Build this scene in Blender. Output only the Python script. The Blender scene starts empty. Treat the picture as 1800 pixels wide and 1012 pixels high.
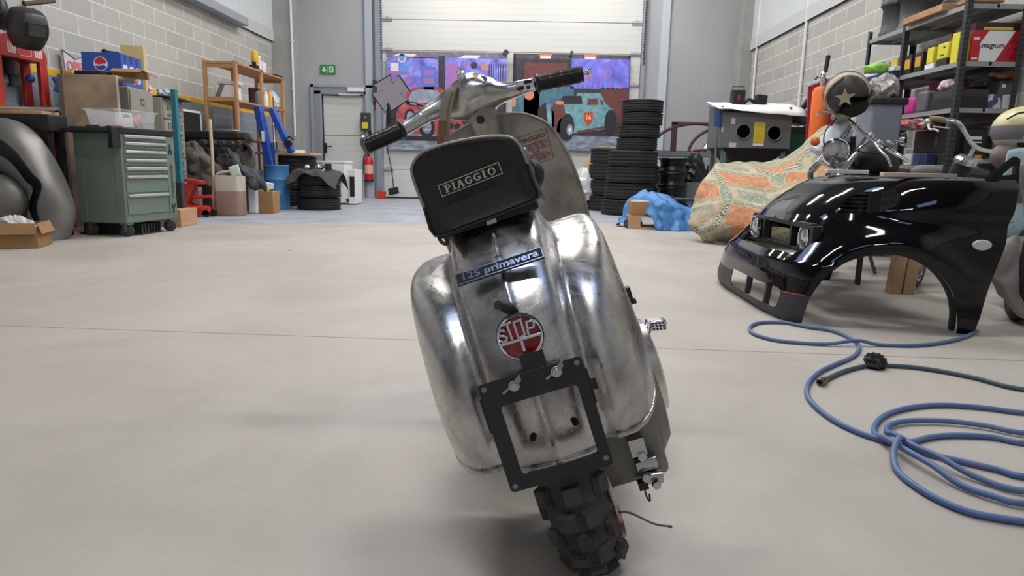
import bpy, bmesh, math, random
from mathutils import Matrix, Vector, Euler
random.seed(7)
PI = math.pi
R = math.radians
scene = bpy.context.scene
COL = scene.collection

# ---------------------------------------------------------------- camera
FPX, CAMH = 1180.0, 0.72
def _cam_basis():
    d = Vector(((935 - 900) / FPX, (292 - 506) / FPX, 1.0)).normalized()
    x = Vector((math.cos(.022), math.sin(.022), 0.0))
    x = (x - d * x.dot(d)).normalized()
    dn = d.cross(x)
    return x, d, -dn                      # world X, Y, Z written in camera axes (right, down, forward)
BX, BY, BZ = _cam_basis()
def ray(px, py):
    c = Vector(((px - 900) / FPX, (py - 506) / FPX, 1.0))
    return Vector((BX.dot(c), BY.dot(c), BZ.dot(c)))
def W(px, py, Y):                          # point of the photograph at depth Y
    r = ray(px, py); t = Y / r.y
    return Vector((r.x * t, Y, CAMH + r.z * t))
def G(px, py, z=0.0):                      # point of the photograph on the floor
    r = ray(px, py); t = (z - CAMH) / r.z
    return Vector((r.x * t, r.y * t, z))
def WX(px, py, X):
    r = ray(px, py); t = X / r.x
    return Vector((X, r.y * t, CAMH + r.z * t))
cam_data = bpy.data.cameras.new('camera')
cam_data.sensor_width = 36.0
cam_data.lens = FPX / 1800 * 36.0
cam_data.clip_start = .02
cam = bpy.data.objects.new('camera', cam_data)
COL.objects.link(cam)
cam.matrix_world = Matrix(((BX.x, -BX.y, -BX.z, 0), (BY.x, -BY.y, -BY.z, 0), (BZ.x, -BZ.y, -BZ.z, CAMH), (0, 0, 0, 1)))
scene.camera = cam

# ---------------------------------------------------------------- materials
def lin(c):
    out = []
    for v in c[:3]:
        v /= 255.0
        out.append(v / 12.92 if v <= .04045 else ((v + .055) / 1.055) ** 2.4)
    return (out[0], out[1], out[2], 1.0)
_mats = {}
def mat(name, c, rough=.6, metal=0.0, c2=None, scale=6.0, amt=.5, bump=0.0, bscale=None, coat=0.0, emit=None, estr=1.0, alpha=1.0, trans=0.0, spec=.5, stretch=(1, 1, 1), detail=5.0):
    if name in _mats:
        return _mats[name]
    m = bpy.data.materials.new(name); m.use_nodes = True
    nt = m.node_tree; N = nt.nodes; L = nt.links
    p = N['Principled BSDF']
    p.inputs['Roughness'].default_value = rough
    p.inputs['Metallic'].default_value = metal
    p.inputs['Base Color'].default_value = lin(c)
    p.inputs['Specular IOR Level'].default_value = spec
    if coat:
        p.inputs['Coat Weight'].default_value = coat; p.inputs['Coat Roughness'].default_value = .03
    if emit:
        p.inputs['Emission Color'].default_value = lin(emit); p.inputs['Emission Strength'].default_value = estr
    if alpha < 1: p.inputs['Alpha'].default_value = alpha
    if trans: p.inputs['Transmission Weight'].default_value = trans
    if c2 is not None or bump:
        tc = N.new('ShaderNodeTexCoord'); mp = N.new('ShaderNodeMapping')
        mp.inputs['Scale'].default_value = stretch
        L.new(tc.outputs['Object'], mp.inputs['Vector'])
    if c2 is not None:
        nz = N.new('ShaderNodeTexNoise'); nz.inputs['Scale'].default_value = scale; nz.inputs['Detail'].default_value = detail
        L.new(mp.outputs['Vector'], nz.inputs['Vector'])
        rp = N.new('ShaderNodeValToRGB')
        rp.color_ramp.elements[0].position = .5 - amt * .5; rp.color_ramp.elements[0].color = lin(c)
        rp.color_ramp.elements[1].position = min(1, .5 + amt * .5); rp.color_ramp.elements[1].color = lin(c2)
        L.new(nz.outputs['Fac'], rp.inputs['Fac']); L.new(rp.outputs['Color'], p.inputs['Base Color'])
    if bump:
        nb = N.new('ShaderNodeTexNoise'); nb.inputs['Scale'].default_value = bscale or scale * 3; nb.inputs['Detail'].default_value = 4
        L.new(mp.outputs['Vector'], nb.inputs['Vector'])
        bp_ = N.new('ShaderNodeBump'); bp_.inputs['Strength'].default_value = bump; bp_.inputs['Distance'].default_value = .02
        L.new(nb.outputs['Fac'], bp_.inputs['Height']); L.new(bp_.outputs['Normal'], p.inputs['Normal'])
    _mats[name] = m
    return m

# ---------------------------------------------------------------- mesh builder
def rotm(rx=0, ry=0, rz=0):
    return Euler((R(rx), R(ry), R(rz))).to_matrix().to_4x4()
def TR(x=0, y=0, z=0, rx=0, ry=0, rz=0):
    return Matrix.Translation((x, y, z)) @ rotm(rx, ry, rz)
def catmull(pts, n=8, closed=False):
    pts = [tuple(p) for p in pts]
    if closed: P = [pts[-1]] + pts + [pts[0], pts[1]]
    else: P = [tuple(2 * a - b for a, b in zip(pts[0], pts[1]))] + pts + [tuple(2 * a - b for a, b in zip(pts[-1], pts[-2]))]
    out = []
    for i in range(1, len(P) - 2):
        a, b, c, d = P[i - 1], P[i], P[i + 1], P[i + 2]
        for k in range(n):
            t = k / n
            out.append(tuple(.5 * (2 * q + (r - p) * t + (2 * p - 5 * q + 4 * r - s) * t * t + (3 * q - p - 3 * r + s) * t ** 3) for p, q, r, s in zip(a, b, c, d)))
    if not closed: out.append(pts[-1])
    return out
class MB:
    def __init__(self, M=None):
        self.v = []; self.f = []; self.mi = []; self.M = M or Matrix.Identity(4); self.m = 0
    def add(self, vs, fs, M=None):
        T = self.M @ M if M is not None else self.M
        b = len(self.v)
        self.v += [tuple(T @ Vector(p)) for p in vs]
        self.f += [tuple(b + i for i in f) for f in fs]
        self.mi += [self.m] * len(fs)
        return self
    def box(self, cx, cy, cz, sx, sy, sz, rot=None, taper=1.0):
        x, y, z = sx / 2, sy / 2, sz / 2; t = taper
        vs = [(-x, -y, -z), (x, -y, -z), (x, y, -z), (-x, y, -z), (-x * t, -y * t, z), (x * t, -y * t, z), (x * t, y * t, z), (-x * t, y * t, z)]
        fs = [(3, 2, 1, 0), (4, 5, 6, 7), (0, 1, 5, 4), (1, 2, 6, 5), (2, 3, 7, 6), (3, 0, 4, 7)]
        T = Matrix.Translation((cx, cy, cz))
        if rot is not None: T = T @ (rot if isinstance(rot, Matrix) else rotm(*rot))
        return self.add(vs, fs, T)
    def bb(self, x0, x1, y0, y1, z0, z1):
        return self.box((x0 + x1) / 2, (y0 + y1) / 2, (z0 + z1) / 2, abs(x1 - x0), abs(y1 - y0), abs(z1 - z0))
    def rings(self, rings, cap0=True, cap1=True, closed=True):
        n = len(rings[0]); vs = [p for r in rings for p in r]; fs = []
        for i in range(len(rings) - 1):
            for j in range(n if closed else n - 1):
                k = (j + 1) % n
                fs.append((i * n + j, i * n + k, (i + 1) * n + k, (i + 1) * n + j))
        if cap0: fs.append(tuple(reversed(range(n))))
        if cap1: fs.append(tuple(range((len(rings) - 1) * n, len(rings) * n)))
        return self.add(vs, fs)
    def cyl(self, p0, p1, r0, r1=None, n=20, cap=True):
        r1 = r0 if r1 is None else r1
        return self.tube([p0, p1], [r0, r1], n, cap)
    def tube(self, path, r, n=12, cap=True, closed=False, flat=1.0, up=None):
        path = [Vector(p) for p in path]; m = len(path)
        rs = r if isinstance(r, (list, tuple)) else [r] * m
        tang = []
        for i in range(m):
            if closed: t = path[(i + 1) % m] - path[i - 1]
            else: t = path[min(i + 1, m - 1)] - path[max(i - 1, 0)]
            tang.append(t.normalized() if t.length > 1e-9 else Vector((0, 0, 1)))
        u = Vector(up) if up is not None else Vector((0, 0, 1))
        if abs(u.dot(tang[0])) > .95: u = Vector((1, 0, 0))
        rings = []
        for i in range(m):
            t = tang[i]
            a = (u - t * u.dot(t))
            if a.length < 1e-6: a = t.orthogonal()
            a.normalize(); b = t.cross(a); u = a
            rings.append([tuple(path[i] + (a * math.cos(2 * PI * k / n) * flat + b * math.sin(2 * PI * k / n)) * rs[i]) for k in range(n)])
        if closed: rings.append(rings[0])
        return self.rings(rings, cap and not closed, cap and not closed)
    def lathe(self, prof, n=32, M=None, closed=False):
        rings = []
        old = self.M
        if M is not None: self.M = self.M @ M
        for k in range(n + 1):
            a = 2 * PI * k / n
            rings.append([(r * math.cos(a), r * math.sin(a), z) for r, z in prof])
        m = len(prof); vs = [p for r in rings[:n] for p in r]; fs = []
        for i in range(n):
            i2 = (i + 1) % n
            for j in range(m if closed else m - 1):
                j2 = (j + 1) % m
                fs.append((i * m + j, i2 * m + j, i2 * m + j2, i * m + j2))
        self.add(vs, fs); self.M = old
        return self
    def prism(self, out, d0, d1, M=None):        # outline in local xy, extruded along z
        n = len(out)
        vs = [(x, y, d0) for x, y in out] + [(x, y, d1) for x, y in out]
        fs = [tuple(reversed(range(n))), tuple(range(n, 2 * n))] + [(i, (i + 1) % n, n + (i + 1) % n, n + i) for i in range(n)]
        return self.add(vs, fs, M)
    def ell(self, c, r, n=20, m=12, M=None, p=1.0):
        rings = []
        vs = []; fs = []
        sp = lambda v: math.copysign(abs(v) ** p, v)
        for i in range(m + 1):
            th = PI * i / m
            for k in range(n):
                a = 2 * PI * k / n
                vs.append((c[0] + r[0] * sp(math.sin(th)) * sp(math.cos(a)), c[1] + r[1] * sp(math.sin(th)) * sp(math.sin(a)), c[2] + r[2] * sp(math.cos(th))))
        for i in range(m):
            for k in range(n):
                k2 = (k + 1) % n
                fs.append((i * n + k, (i + 1) * n + k, (i + 1) * n + k2, i * n + k2))
        return self.add(vs, fs, M)
    def grid(self, rows, closed=False):
        n = len(rows[0]); vs = [p for r in rows for p in r]; fs = []
        for i in range(len(rows) - 1):
            for j in range(n if closed else n - 1):
                k = (j + 1) % n
                fs.append((i * n + j, (i + 1) * n + j, (i + 1) * n + k, i * n + k))
        return self.add(vs, fs)
    def build(self, name, mats, parent=None, bevel=0.0, sub=0, solid=0.0, sharp=38, loc=None, seg=2, solid_off=-1.0):
        me = bpy.data.meshes.new(name)
        me.from_pydata(self.v, [], self.f)
        bm = bmesh.new(); bm.from_mesh(me)
        bmesh.ops.remove_doubles(bm, verts=bm.verts, dist=1e-6)
        bmesh.ops.recalc_face_normals(bm, faces=bm.faces)
        bm.to_mesh(me); bm.free()
        if not isinstance(mats, (list, tuple)): mats = [mats]
        for m in mats: me.materials.append(m)
        if len(mats) > 1 and len(me.polygons) == len(self.mi):
            me.polygons.foreach_set('material_index', self.mi)
        me.polygons.foreach_set('use_smooth', [True] * len(me.polygons))
        me.set_sharp_from_angle(angle=R(sharp))
        o = bpy.data.objects.new(name, me); COL.objects.link(o)
        if parent is not None: o.parent = parent
        if loc is not None: o.location = loc
        if solid:
            s = o.modifiers.new('solid', 'SOLIDIFY'); s.thickness = solid; s.offset = solid_off
        if sub:
            s = o.modifiers.new('sub', 'SUBSURF'); s.levels = sub; s.render_levels = sub
        if bevel:
            s = o.modifiers.new('bevel', 'BEVEL'); s.width = bevel; s.segments = seg; s.limit_method = 'ANGLE'; s.angle_limit = R(40)
        return o
def bake(o):                                   # apply the modifiers of an object
    dg = bpy.context.evaluated_depsgraph_get(); dg.update()
    me = bpy.data.meshes.new_from_object(o.evaluated_get(dg)); old = o.data
    o.modifiers.clear(); o.data = me; me.name = old.name
    return o
def cut(o, mb, sharp=38):                      # boolean difference with the shape in mb
    c = mb.build('cutter', _mats[next(iter(_mats))])
    md = o.modifiers.new('cut', 'BOOLEAN'); md.operation = 'DIFFERENCE'; md.object = c; md.solver = 'EXACT'
    bpy.context.view_layer.update()
    bake(o)
    bpy.data.objects.remove(c)
    me = o.data
    me.polygons.foreach_set('use_smooth', [True] * len(me.polygons)); me.set_sharp_from_angle(angle=R(sharp))
    return o
def thing(name, label, cat, loc=(0, 0, 0), rz=0, group=None):
    o = bpy.data.objects.new(name, None); COL.objects.link(o)
    o.empty_display_size = .1
    o.location = loc; o.rotation_euler = (0, 0, R(rz)); o['label'] = label; o['category'] = cat
    if group: o['group'] = group
    return o
def tag(o, label, cat, group=None):
    o['label'] = label; o['category'] = cat
    if group: o['group'] = group
    return o
def struct(o):
    o['kind'] = 'structure'; return o
def dup(src, loc, rz=None, label=None):
    r = src.copy(); COL.objects.link(r); r.location = loc
    if rz is not None: r.rotation_euler = (0, 0, R(rz))
    if label: r['label'] = label
    for ch in list(src.children):
        c = ch.copy(); COL.objects.link(c); c.parent = r
        for g in list(ch.children):
            d = g.copy(); COL.objects.link(d); d.parent = c
    return r
def text_mb(txt, size, M, depth=.001, bold=0.0, sx=1.0, shear=0.0, mb=None, space=1.0):
    cu = bpy.data.curves.new('t', 'FONT'); cu.body = txt; cu.size = size; cu.extrude = depth / 2; cu.offset = bold
    cu.align_x = 'CENTER'; cu.align_y = 'CENTER'; cu.shear = shear; cu.space_character = space; cu.resolution_u = 4
    ob = bpy.data.objects.new('t', cu); COL.objects.link(ob)
    bpy.context.view_layer.update()
    dg = bpy.context.evaluated_depsgraph_get()
    me = bpy.data.meshes.new_from_object(ob.evaluated_get(dg))
    mb = mb or MB()
    mb.add([(v.co.x * sx, v.co.y, v.co.z) for v in me.vertices], [tuple(p.vertices) for p in me.polygons], M)
    bpy.data.objects.remove(ob); bpy.data.meshes.remove(me); bpy.data.curves.remove(cu)
    return mb
def rrect(w, h, r, n=5, cx=0, cy=0):
    out = []
    for sx, sy, a0 in ((1, -1, -90), (1, 1, 0), (-1, 1, 90), (-1, -1, 180)):
        for k in range(n + 1):
            a = R(a0 + 90 * k / n)
            out.append((cx + sx * (w / 2 - r) + r * math.cos(a), cy + sy * (h / 2 - r) + r * math.sin(a)))
    return out
def circ(r, n=24, cx=0, cy=0, a0=0):
    return [(cx + r * math.cos(2 * PI * k / n + a0), cy + r * math.sin(2 * PI * k / n + a0)) for k in range(n)]
XZ = Matrix(((1, 0, 0, 0), (0, 0, -1, 0), (0, 1, 0, 0), (0, 0, 0, 1)))     # local xy -> world xz, facing -Y
YZ = Matrix(((0, 0, 1, 0), (1, 0, 0, 0), (0, 1, 0, 0), (0, 0, 0, 1)))      # local xy -> world yz, facing +X
YZm = Matrix(((0, 0, -1, 0), (-1, 0, 0, 0), (0, 1, 0, 0), (0, 0, 0, 1)))   # facing -X

# common materials
M_steel = mat('bright_steel', (205, 205, 205), .18, 1.0, c2=(165, 165, 168), scale=5)
M_chrome = mat('chrome', (232, 232, 235), .06, 1.0)
M_black = mat('black_plastic', (24, 24, 26), .5, c2=(33, 33, 35), scale=8)
M_blackmetal = mat('black_metal', (30, 30, 33), .42, .3)
M_rubber = mat('tyre_rubber', (28, 28, 29), .75, c2=(44, 44, 44), scale=9, bump=.1, bscale=60)
M_white = mat('white_plastic', (225, 226, 228), .45)
M_card = mat('cardboard', (166, 129, 88), .85, c2=(146, 112, 74), scale=5)
M_carddark = mat('cardboard_inside', (126, 98, 66), .9)
M_wood = mat('pine_wood', (196, 158, 124), .65, c2=(172, 134, 100), scale=4, stretch=(1, 1, 9))
M_paper = mat('white_paper', (228, 228, 228), .8)
M_red = mat('red_paint', (186, 54, 42), .45, c2=(164, 46, 36), scale=6)
M_grey = mat('grey_metal', (120, 124, 128), .45, .4)
M_dark = mat('dark_grey', (52, 53, 56), .55)
# ---------------------------------------------------------------- the room
XL, XR, YB, YF, ZC = -5.1, 4.15, 14.0, -4.5, 5.6
def node_mat(name, rough=.8):
    m = bpy.data.materials.new(name); m.use_nodes = True
    nt = m.node_tree; p = nt.nodes['Principled BSDF']; p.inputs['Roughness'].default_value = rough
    return m, nt.nodes, nt.links, p
def math_node(N, L, op, a, b=None, c=None):
    n = N.new('ShaderNodeMath'); n.operation = op
    for i, x in enumerate((a, b, c)):
        if x is None: continue
        if isinstance(x, (int, float)): n.inputs[i].default_value = x
        else: L.new(x, n.inputs[i])
    return n.outputs[0]
def ramp(N, L, fac, stops):
    r = N.new('ShaderNodeValToRGB'); e = r.color_ramp.elements
    while len(e) < len(stops): e.new(.5)
    for el, (pos, c) in zip(e, stops): el.position = pos; el.color = lin(c)
    L.new(fac, r.inputs['Fac']); return r.outputs['Color']
def mix(N, L, fac, a, b):
    n = N.new('ShaderNodeMix'); n.data_type = 'RGBA'
    for s, x in ((0, fac), (6, a), (7, b)):
        if isinstance(x, (int, float)): n.inputs[s].default_value = x
        elif isinstance(x, tuple): n.inputs[s].default_value = lin(x)
        else: L.new(x, n.inputs[s])
    return n.outputs[2]
def noise(N, L, vec, scale, detail=5, dist=0, rough=.5):
    n = N.new('ShaderNodeTexNoise'); n.inputs['Scale'].default_value = scale; n.inputs['Detail'].default_value = detail
    n.inputs['Distortion'].default_value = dist; n.inputs['Roughness'].default_value = rough
    L.new(vec, n.inputs['Vector']); return n.outputs['Fac']
def objvec(N, L, scale=(1, 1, 1), loc=(0, 0, 0)):
    tc = N.new('ShaderNodeTexCoord'); mp = N.new('ShaderNodeMapping')
    mp.inputs['Scale'].default_value = scale; mp.inputs['Location'].default_value = loc
    L.new(tc.outputs['Object'], mp.inputs['Vector']); return mp.outputs['Vector']
# floor: worn grey concrete, blue-grey painted strip at the back, saw-cut joints
m, N, L, p = node_mat('concrete_floor', .5)
v = objvec(N, L); sx = N.new('ShaderNodeSeparateXYZ'); L.new(v, sx.inputs[0])
base = ramp(N, L, noise(N, L, v, 1.1, 8, .6, .62), [(.3, (162, 156, 148)), (.55, (178, 172, 165)), (.75, (186, 181, 174))])
fine = noise(N, L, v, 42, 6, 0, .7)
base = mix(N, L, math_node(N, L, 'MULTIPLY', math_node(N, L, 'SUBTRACT', fine, .5), .55), base, (120, 116, 108))
scr = noise(N, L, objvec(N, L, (1.2, 5, 1)), 3.4, 9, 1.6, .75)
base = mix(N, L, math_node(N, L, 'MULTIPLY', math_node(N, L, 'GREATER_THAN', scr, .67), .22), base, (128, 122, 112))
# painted strip beyond the slanting edge
edge = math_node(N, L, 'ADD', math_node(N, L, 'MULTIPLY', sx.outputs[0], -.3), sx.outputs[1])
wob = math_node(N, L, 'MULTIPLY', noise(N, L, v, 3, 5), .35)
fz = N.new('ShaderNodeMapRange'); L.new(math_node(N, L, 'ADD', edge, wob), fz.inputs[0])
fz.inputs[1].default_value = 8.62; fz.inputs[2].default_value = 8.8
blue = ramp(N, L, noise(N, L, v, 2.2, 6, .5), [(.35, (146, 151, 160)), (.65, (170, 175, 183))])
base = mix(N, L, fz.outputs[0], base, blue)
def joint(expr, w=.006):
    return math_node(N, L, 'LESS_THAN', math_node(N, L, 'ABSOLUTE', expr), w)
j1 = joint(math_node(N, L, 'ADD', math_node(N, L, 'ADD', sx.outputs[1], math_node(N, L, 'MULTIPLY', sx.outputs[0], .022)), -2.682), .005)
j2 = joint(math_node(N, L, 'ADD', sx.outputs[1], -8.7), .005)
base = mix(N, L, math_node(N, L, 'MULTIPLY', math_node(N, L, 'MAXIMUM', j1, j2), .75), base, (96, 90, 82))
L.new(base, p.inputs['Base Color'])
rr = N.new('ShaderNodeMapRange'); L.new(noise(N, L, v, 2.5, 6), rr.inputs[0]); rr.inputs[3].default_value = .42; rr.inputs[4].default_value = .62
L.new(rr.outputs[0], p.inputs['Roughness'])
bn = N.new('ShaderNodeBump'); bn.inputs['Strength'].default_value = .06; L.new(fine, bn.inputs['Height']); L.new(bn.outputs[0], p.inputs['Normal'])
M_floor = m
struct(MB().bb(XL, XR, YF, YB, -.12, 0).build('floor', M_floor))

def block_mat(name, painted):
    m, N, L, p = node_mat(name, .9)
    tc = N.new('ShaderNodeTexCoord'); s = N.new('ShaderNodeSeparateXYZ'); L.new(tc.outputs['Object'], s.inputs[0])
    cb = N.new('ShaderNodeCombineXYZ')
    L.new(math_node(N, L, 'ADD', s.outputs[1], -.33), cb.inputs[0]); L.new(math_node(N, L, 'ADD', s.outputs[2], -.162 + 2.1), cb.inputs[1])
    b = N.new('ShaderNodeTexBrick'); L.new(cb.outputs[0], b.inputs['Vector'])
    b.inputs['Scale'].default_value = 1; b.inputs['Brick Width'].default_value = .53; b.inputs['Row Height'].default_value = .21
    b.inputs['Mortar Size'].default_value = .008; b.inputs['Mortar Smooth'].default_value = .3; b.offset = .5; b.squash = 1
    b.inputs['Color1'].default_value = lin((168, 167, 162)); b.inputs['Color2'].default_value = lin((184, 183, 178)); b.inputs['Mortar'].default_value = lin((216, 215, 211))
    v = objvec(N, L)
    n1 = noise(N, L, v, 9, 8, 0, .7)
    c = mix(N, L, math_node(N, L, 'MULTIPLY', math_node(N, L, 'SUBTRACT', n1, .40), .45), b.outputs['Color'], (126, 125, 121))
    if painted:
        pc = mix(N, L, b.outputs['Fac'], (136, 143, 156), (160, 166, 178))
        c = mix(N, L, math_node(N, L, 'LESS_THAN', s.outputs[2], 1.565), c, pc)
        yl = math_node(N, L, 'MULTIPLY', math_node(N, L, 'LESS_THAN', s.outputs[2], 1.625), math_node(N, L, 'GREATER_THAN', s.outputs[2], 1.555))
        c = mix(N, L, yl, c, (226, 180, 40))
    L.new(c, p.inputs['Base Color'])
    h = math_node(N, L, 'ADD', math_node(N, L, 'MULTIPLY', b.outputs['Fac'], -.6), math_node(N, L, 'MULTIPLY', n1, .35))
    bn = N.new('ShaderNodeBump'); bn.inputs['Strength'].default_value = .5; bn.inputs['Distance'].default_value = .01
    L.new(h, bn.inputs['Height']); L.new(bn.outputs[0], p.inputs['Normal'])
    return m
M_blockL = block_mat('concrete_blocks_left', True)
M_blockR = block_mat('concrete_blocks_right', False)
def panel_mat(name, c, pitch, axis, depth=.35, gc=None, w=.01):
    m, N, L, p = node_mat(name, .5)
    tc = N.new('ShaderNodeTexCoord'); s = N.new('ShaderNodeSeparateXYZ'); L.new(tc.outputs['Object'], s.inputs[0])
    fr = math_node(N, L, 'FRACT', math_node(N, L, 'DIVIDE', s.outputs[axis], pitch))
    ln = math_node(N, L, 'LESS_THAN', fr, w / pitch)
    v = objvec(N, L)
    bc = ramp(N, L, noise(N, L, v, 1.2, 4), [(.3, c), (.7, tuple(min(255, x + 7) for x in c))])
    L.new(mix(N, L, math_node(N, L, 'MULTIPLY', ln, depth), bc, gc or tuple(x * .6 for x in c)), p.inputs['Base Color'])
    bn = N.new('ShaderNodeBump'); bn.inputs['Strength'].default_value = .3; bn.inputs['Distance'].default_value = .01
    L.new(math_node(N, L, 'SUBTRACT', 1.0, ln), bn.inputs['Height']); L.new(bn.outputs[0], p.inputs['Normal'])
    return m
M_sandL = panel_mat('white_sandwich_panel', (205, 210, 213), 1.0, 1, .3)
M_backwall = panel_mat('grey_wall_panel', (166, 168, 173), 1.1, 0, .16)
M_conc = mat('smooth_concrete', (168, 168, 166), .85, c2=(152, 152, 151), scale=2.5, bump=.1, bscale=30)
M_ceil = mat('ceiling_grey', (112, 114, 118), .7)
M_trim = mat('galvanised_trim', (172, 177, 184), .4, .5)
ZP = 2.985
wl = MB(); wl.bb(XL - .2, XL, YF, YB, 0, ZP); wall_left = struct(wl.build('wall_left', M_blockL))
struct(MB().bb(XR, XR + .2, YF, YB, 0, ZP).build('wall_right', M_blockR))
struct(MB().bb(XL - .2, XL + .03, YF, YB, ZP, ZC).build('wall_left_upper', M_sandL))
struct(MB().bb(XR - .03, XR + .2, YF, YB, ZP, ZC).build('wall_right_upper', M_sandL))
struct(MB().bb(XL - .2, XR + .2, YF - .2, YF, 0, ZC).build('wall_front', mat('front_grey', (176, 177, 180), .7)))
struct(MB().bb(XL - .2, XR + .2, YF - .2, YB + .2, ZC, ZC + .15).build('ceiling', M_ceil))
# flashings under the white panels
struct(MB().bb(XL, XL + .045, YF, YB, ZP - .0, ZP + .2).build('trim_1', mat('flashing_light', (196, 199, 200), .5)))
struct(MB().bb(XR - .045, XR, YF, YB, ZP - .0, ZP + .2).build('trim_2', _mats['flashing_light']))
# back wall with the opening for the sectional door and the personnel door
DX0, DX1, GX0, GX1 = -4.33, -3.42, -3.09, 2.13
b = MB()
b.bb(XL, DX0, YB, YB + .2, 0, ZC); b.bb(DX0, DX1, YB, YB + .2, 2.12, ZC)
b.bb(DX1, GX0, YB, YB + .2, 0, ZC); b.bb(GX1, XR, YB, YB + .2, 0, ZC); b.bb(GX0, GX1, YB, YB + .2, 4.6, ZC)
struct(b.build('wall_back', M_backwall))
struct(MB().bb(XL, XL + .36, YB - .5, YB, 0, ZC).build('column_left', M_conc, bevel=.01))
struct(MB().bb(XR - .22, XR, YB - .45, YB, 0, ZC).build('column_right', M_conc, bevel=.01))
# sectional garage door
m, N, L, p = node_mat('sectional_door_skin', .45)
tc = N.new('ShaderNodeTexCoord'); s = N.new('ShaderNodeSeparateXYZ'); L.new(tc.outputs['Object'], s.inputs[0])
fr = math_node(N, L, 'FRACT', math_node(N, L, 'DIVIDE', math_node(N, L, 'ADD', s.outputs[2], .118), .118))
ln = math_node(N, L, 'LESS_THAN', fr, .09)
L.new(mix(N, L, math_node(N, L, 'MULTIPLY', ln, .22), (206, 207, 205), (150, 152, 154)), p.inputs['Base Color'])
bn = N.new('ShaderNodeBump'); bn.inputs['Strength'].default_value = .35; bn.inputs['Distance'].default_value = .012
L.new(math_node(N, L, 'SUBTRACT', 1.0, ln), bn.inputs['Height']); L.new(bn.outputs[0], p.inputs['Normal'])
M_door = m
gd = bpy.data.objects.new('door_1', None); COL.objects.link(gd); struct(gd); gd.location = (0, YB + .05, 0)
z = 0.0; zs = []
while z < 4.5:
    h = .59; zs.append(z)
    MB().bb(GX0 + .02, GX1 - .02, 0, .045, z + .004, z + h - .004).build('door_panel', M_door, gd, bevel=.006); z += h
MB().bb(GX0 + .02, GX1 - .02, -.005, .05, 0, .03).build('rubber_seal', M_rubber, gd)
for zz in zs[1:]:
    for xx in (GX0 + .13, GX1 - .13):
        hb = MB(); hb.box(xx, -.012, zz, .2, .02, .07); hb.cyl((xx - .1, -.03, zz), (xx + .1, -.03, zz), .012, n=10); hb.box(xx, -.022, zz + .03, .06, .03, .04)
        hb.build('hinge', M_trim, gd)
k = MB()
for xx in (-1.1, 1.0): k.box(xx, -.015, zs[6] if len(zs) > 6 else 3.5, .05, .03, .05)
# door jambs / tracks / frames
M_jamb = mat('jamb_steel', (150, 157, 168), .42, .35)
t = MB(); t.bb(GX0 - .08, GX0 + .02, YB - .14, YB, 0, 4.7); t.bb(GX0 - .02, GX0 + .03, YB - .02, YB + .05, 0, 4.7)
struct(t.build('trim_3', M_jamb))
t = MB(); t.bb(GX1 - .02, GX1 + .05, YB - .1, YB, 0, 4.7)
struct(t.build('trim_4', M_jamb))
t = MB(); t.bb(GX1 + .34, GX1 + .5, YB - .06, YB, 0, ZC); struct(t.build('trim_5', mat('pale_trim', (190, 198, 208), .5)))
t = MB(); t.bb(GX0 - .3, GX0 - .15, YB - .07, YB, 0, ZC); struct(t.build('trim_6', mat('pale_trim_2', (172, 182, 194), .5)))
# shaft spring coils by the right track (dark toothed belt)
t = MB()
for i in range(36): t.bb(GX1 + .0, GX1 + .035, YB - .13, YB - .1, 2.75 + i * .05, 2.775 + i * .05)
struct(t.build('trim_7', M_dark))
t = MB()
for i in range(36): t.bb(GX0 + .02, GX0 + .05, YB - .13, YB - .1, 2.75 + i * .05, 2.775 + i * .05)
struct(t.build('trim_8', M_dark))
# personnel door
pd = bpy.data.objects.new('door_2', None); COL.objects.link(pd); struct(pd); pd.location = ((DX0 + DX1) / 2, YB, 0)
hw = (DX1 - DX0) / 2
f = MB(); f.bb(-hw - .12, -hw + .02, -.05, .12, 0, 2.14); f.bb(hw - .02, hw + .12, -.05, .12, 0, 2.14); f.bb(-hw - .12, hw + .12, -.05, .12, 2.06, 2.2)
f.build('door_frame', M_jamb, pd, bevel=.008)
f = MB(); f.bb(-hw - .19, hw + .19, -.07, -.0, 2.2, 2.25); f.bb(-hw - .19, -hw - .12, -.07, 0, 0, 2.25); f.build('lintel_trim', M_trim, pd)
for a, c in ((.02, .51), (.52, 1.25), (1.26, 2.05)):
    MB().bb(-hw + .04, hw - .04, .03, .08, a, c).build('door_panel', M_door, pd, bevel=.006)
f = MB(); f.bb(-hw + .015, -hw + .04, .02, .08, 0, 2.06); f.bb(hw - .04, hw - .015, .02, .08, 0, 2.06); f.bb(-hw + .015, hw - .015, .02, .08, 2.045, 2.065); f.bb(-hw + .04, hw - .04, .04, .08, .51, .52); f.bb(-hw + .04, hw - .04, .04, .08, 1.25, 1.26)
f.build('door_seal', M_black, pd)
f = MB(); f.bb(hw - .33, hw + .0, -.1, -.05, 2.12, 2.2); f.bb(hw - .52, hw - .1, -.06, .02, 2.05, 2.08); f.build('door_closer', M_white, pd)
f = MB(); f.box(-hw + .075, .01, 1.0, .04, .03, .2); f.cyl((-hw + .075, -.03, 1.03), (-hw + .075, .02, 1.03), .012); f.cyl((-hw + .075, -.03, 1.03), (-hw + .22, -.03, 1.03), .011)
f.build('door_handle', M_black, pd)
# cable tray ledge on the left wall
lb = MB(); lb.prism([(0, 0), (.2, .0), (.2, .13), (.0, .13)], YF, 11.95, Matrix(((1, 0, 0, XL), (0, 0, 1, 0), (0, 1, 0, ZP - .02), (0, 0, 0, 1))))
struct(lb.build('trim_9', mat('grey_tray', (150, 157, 166), .5), bevel=.01))
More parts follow.
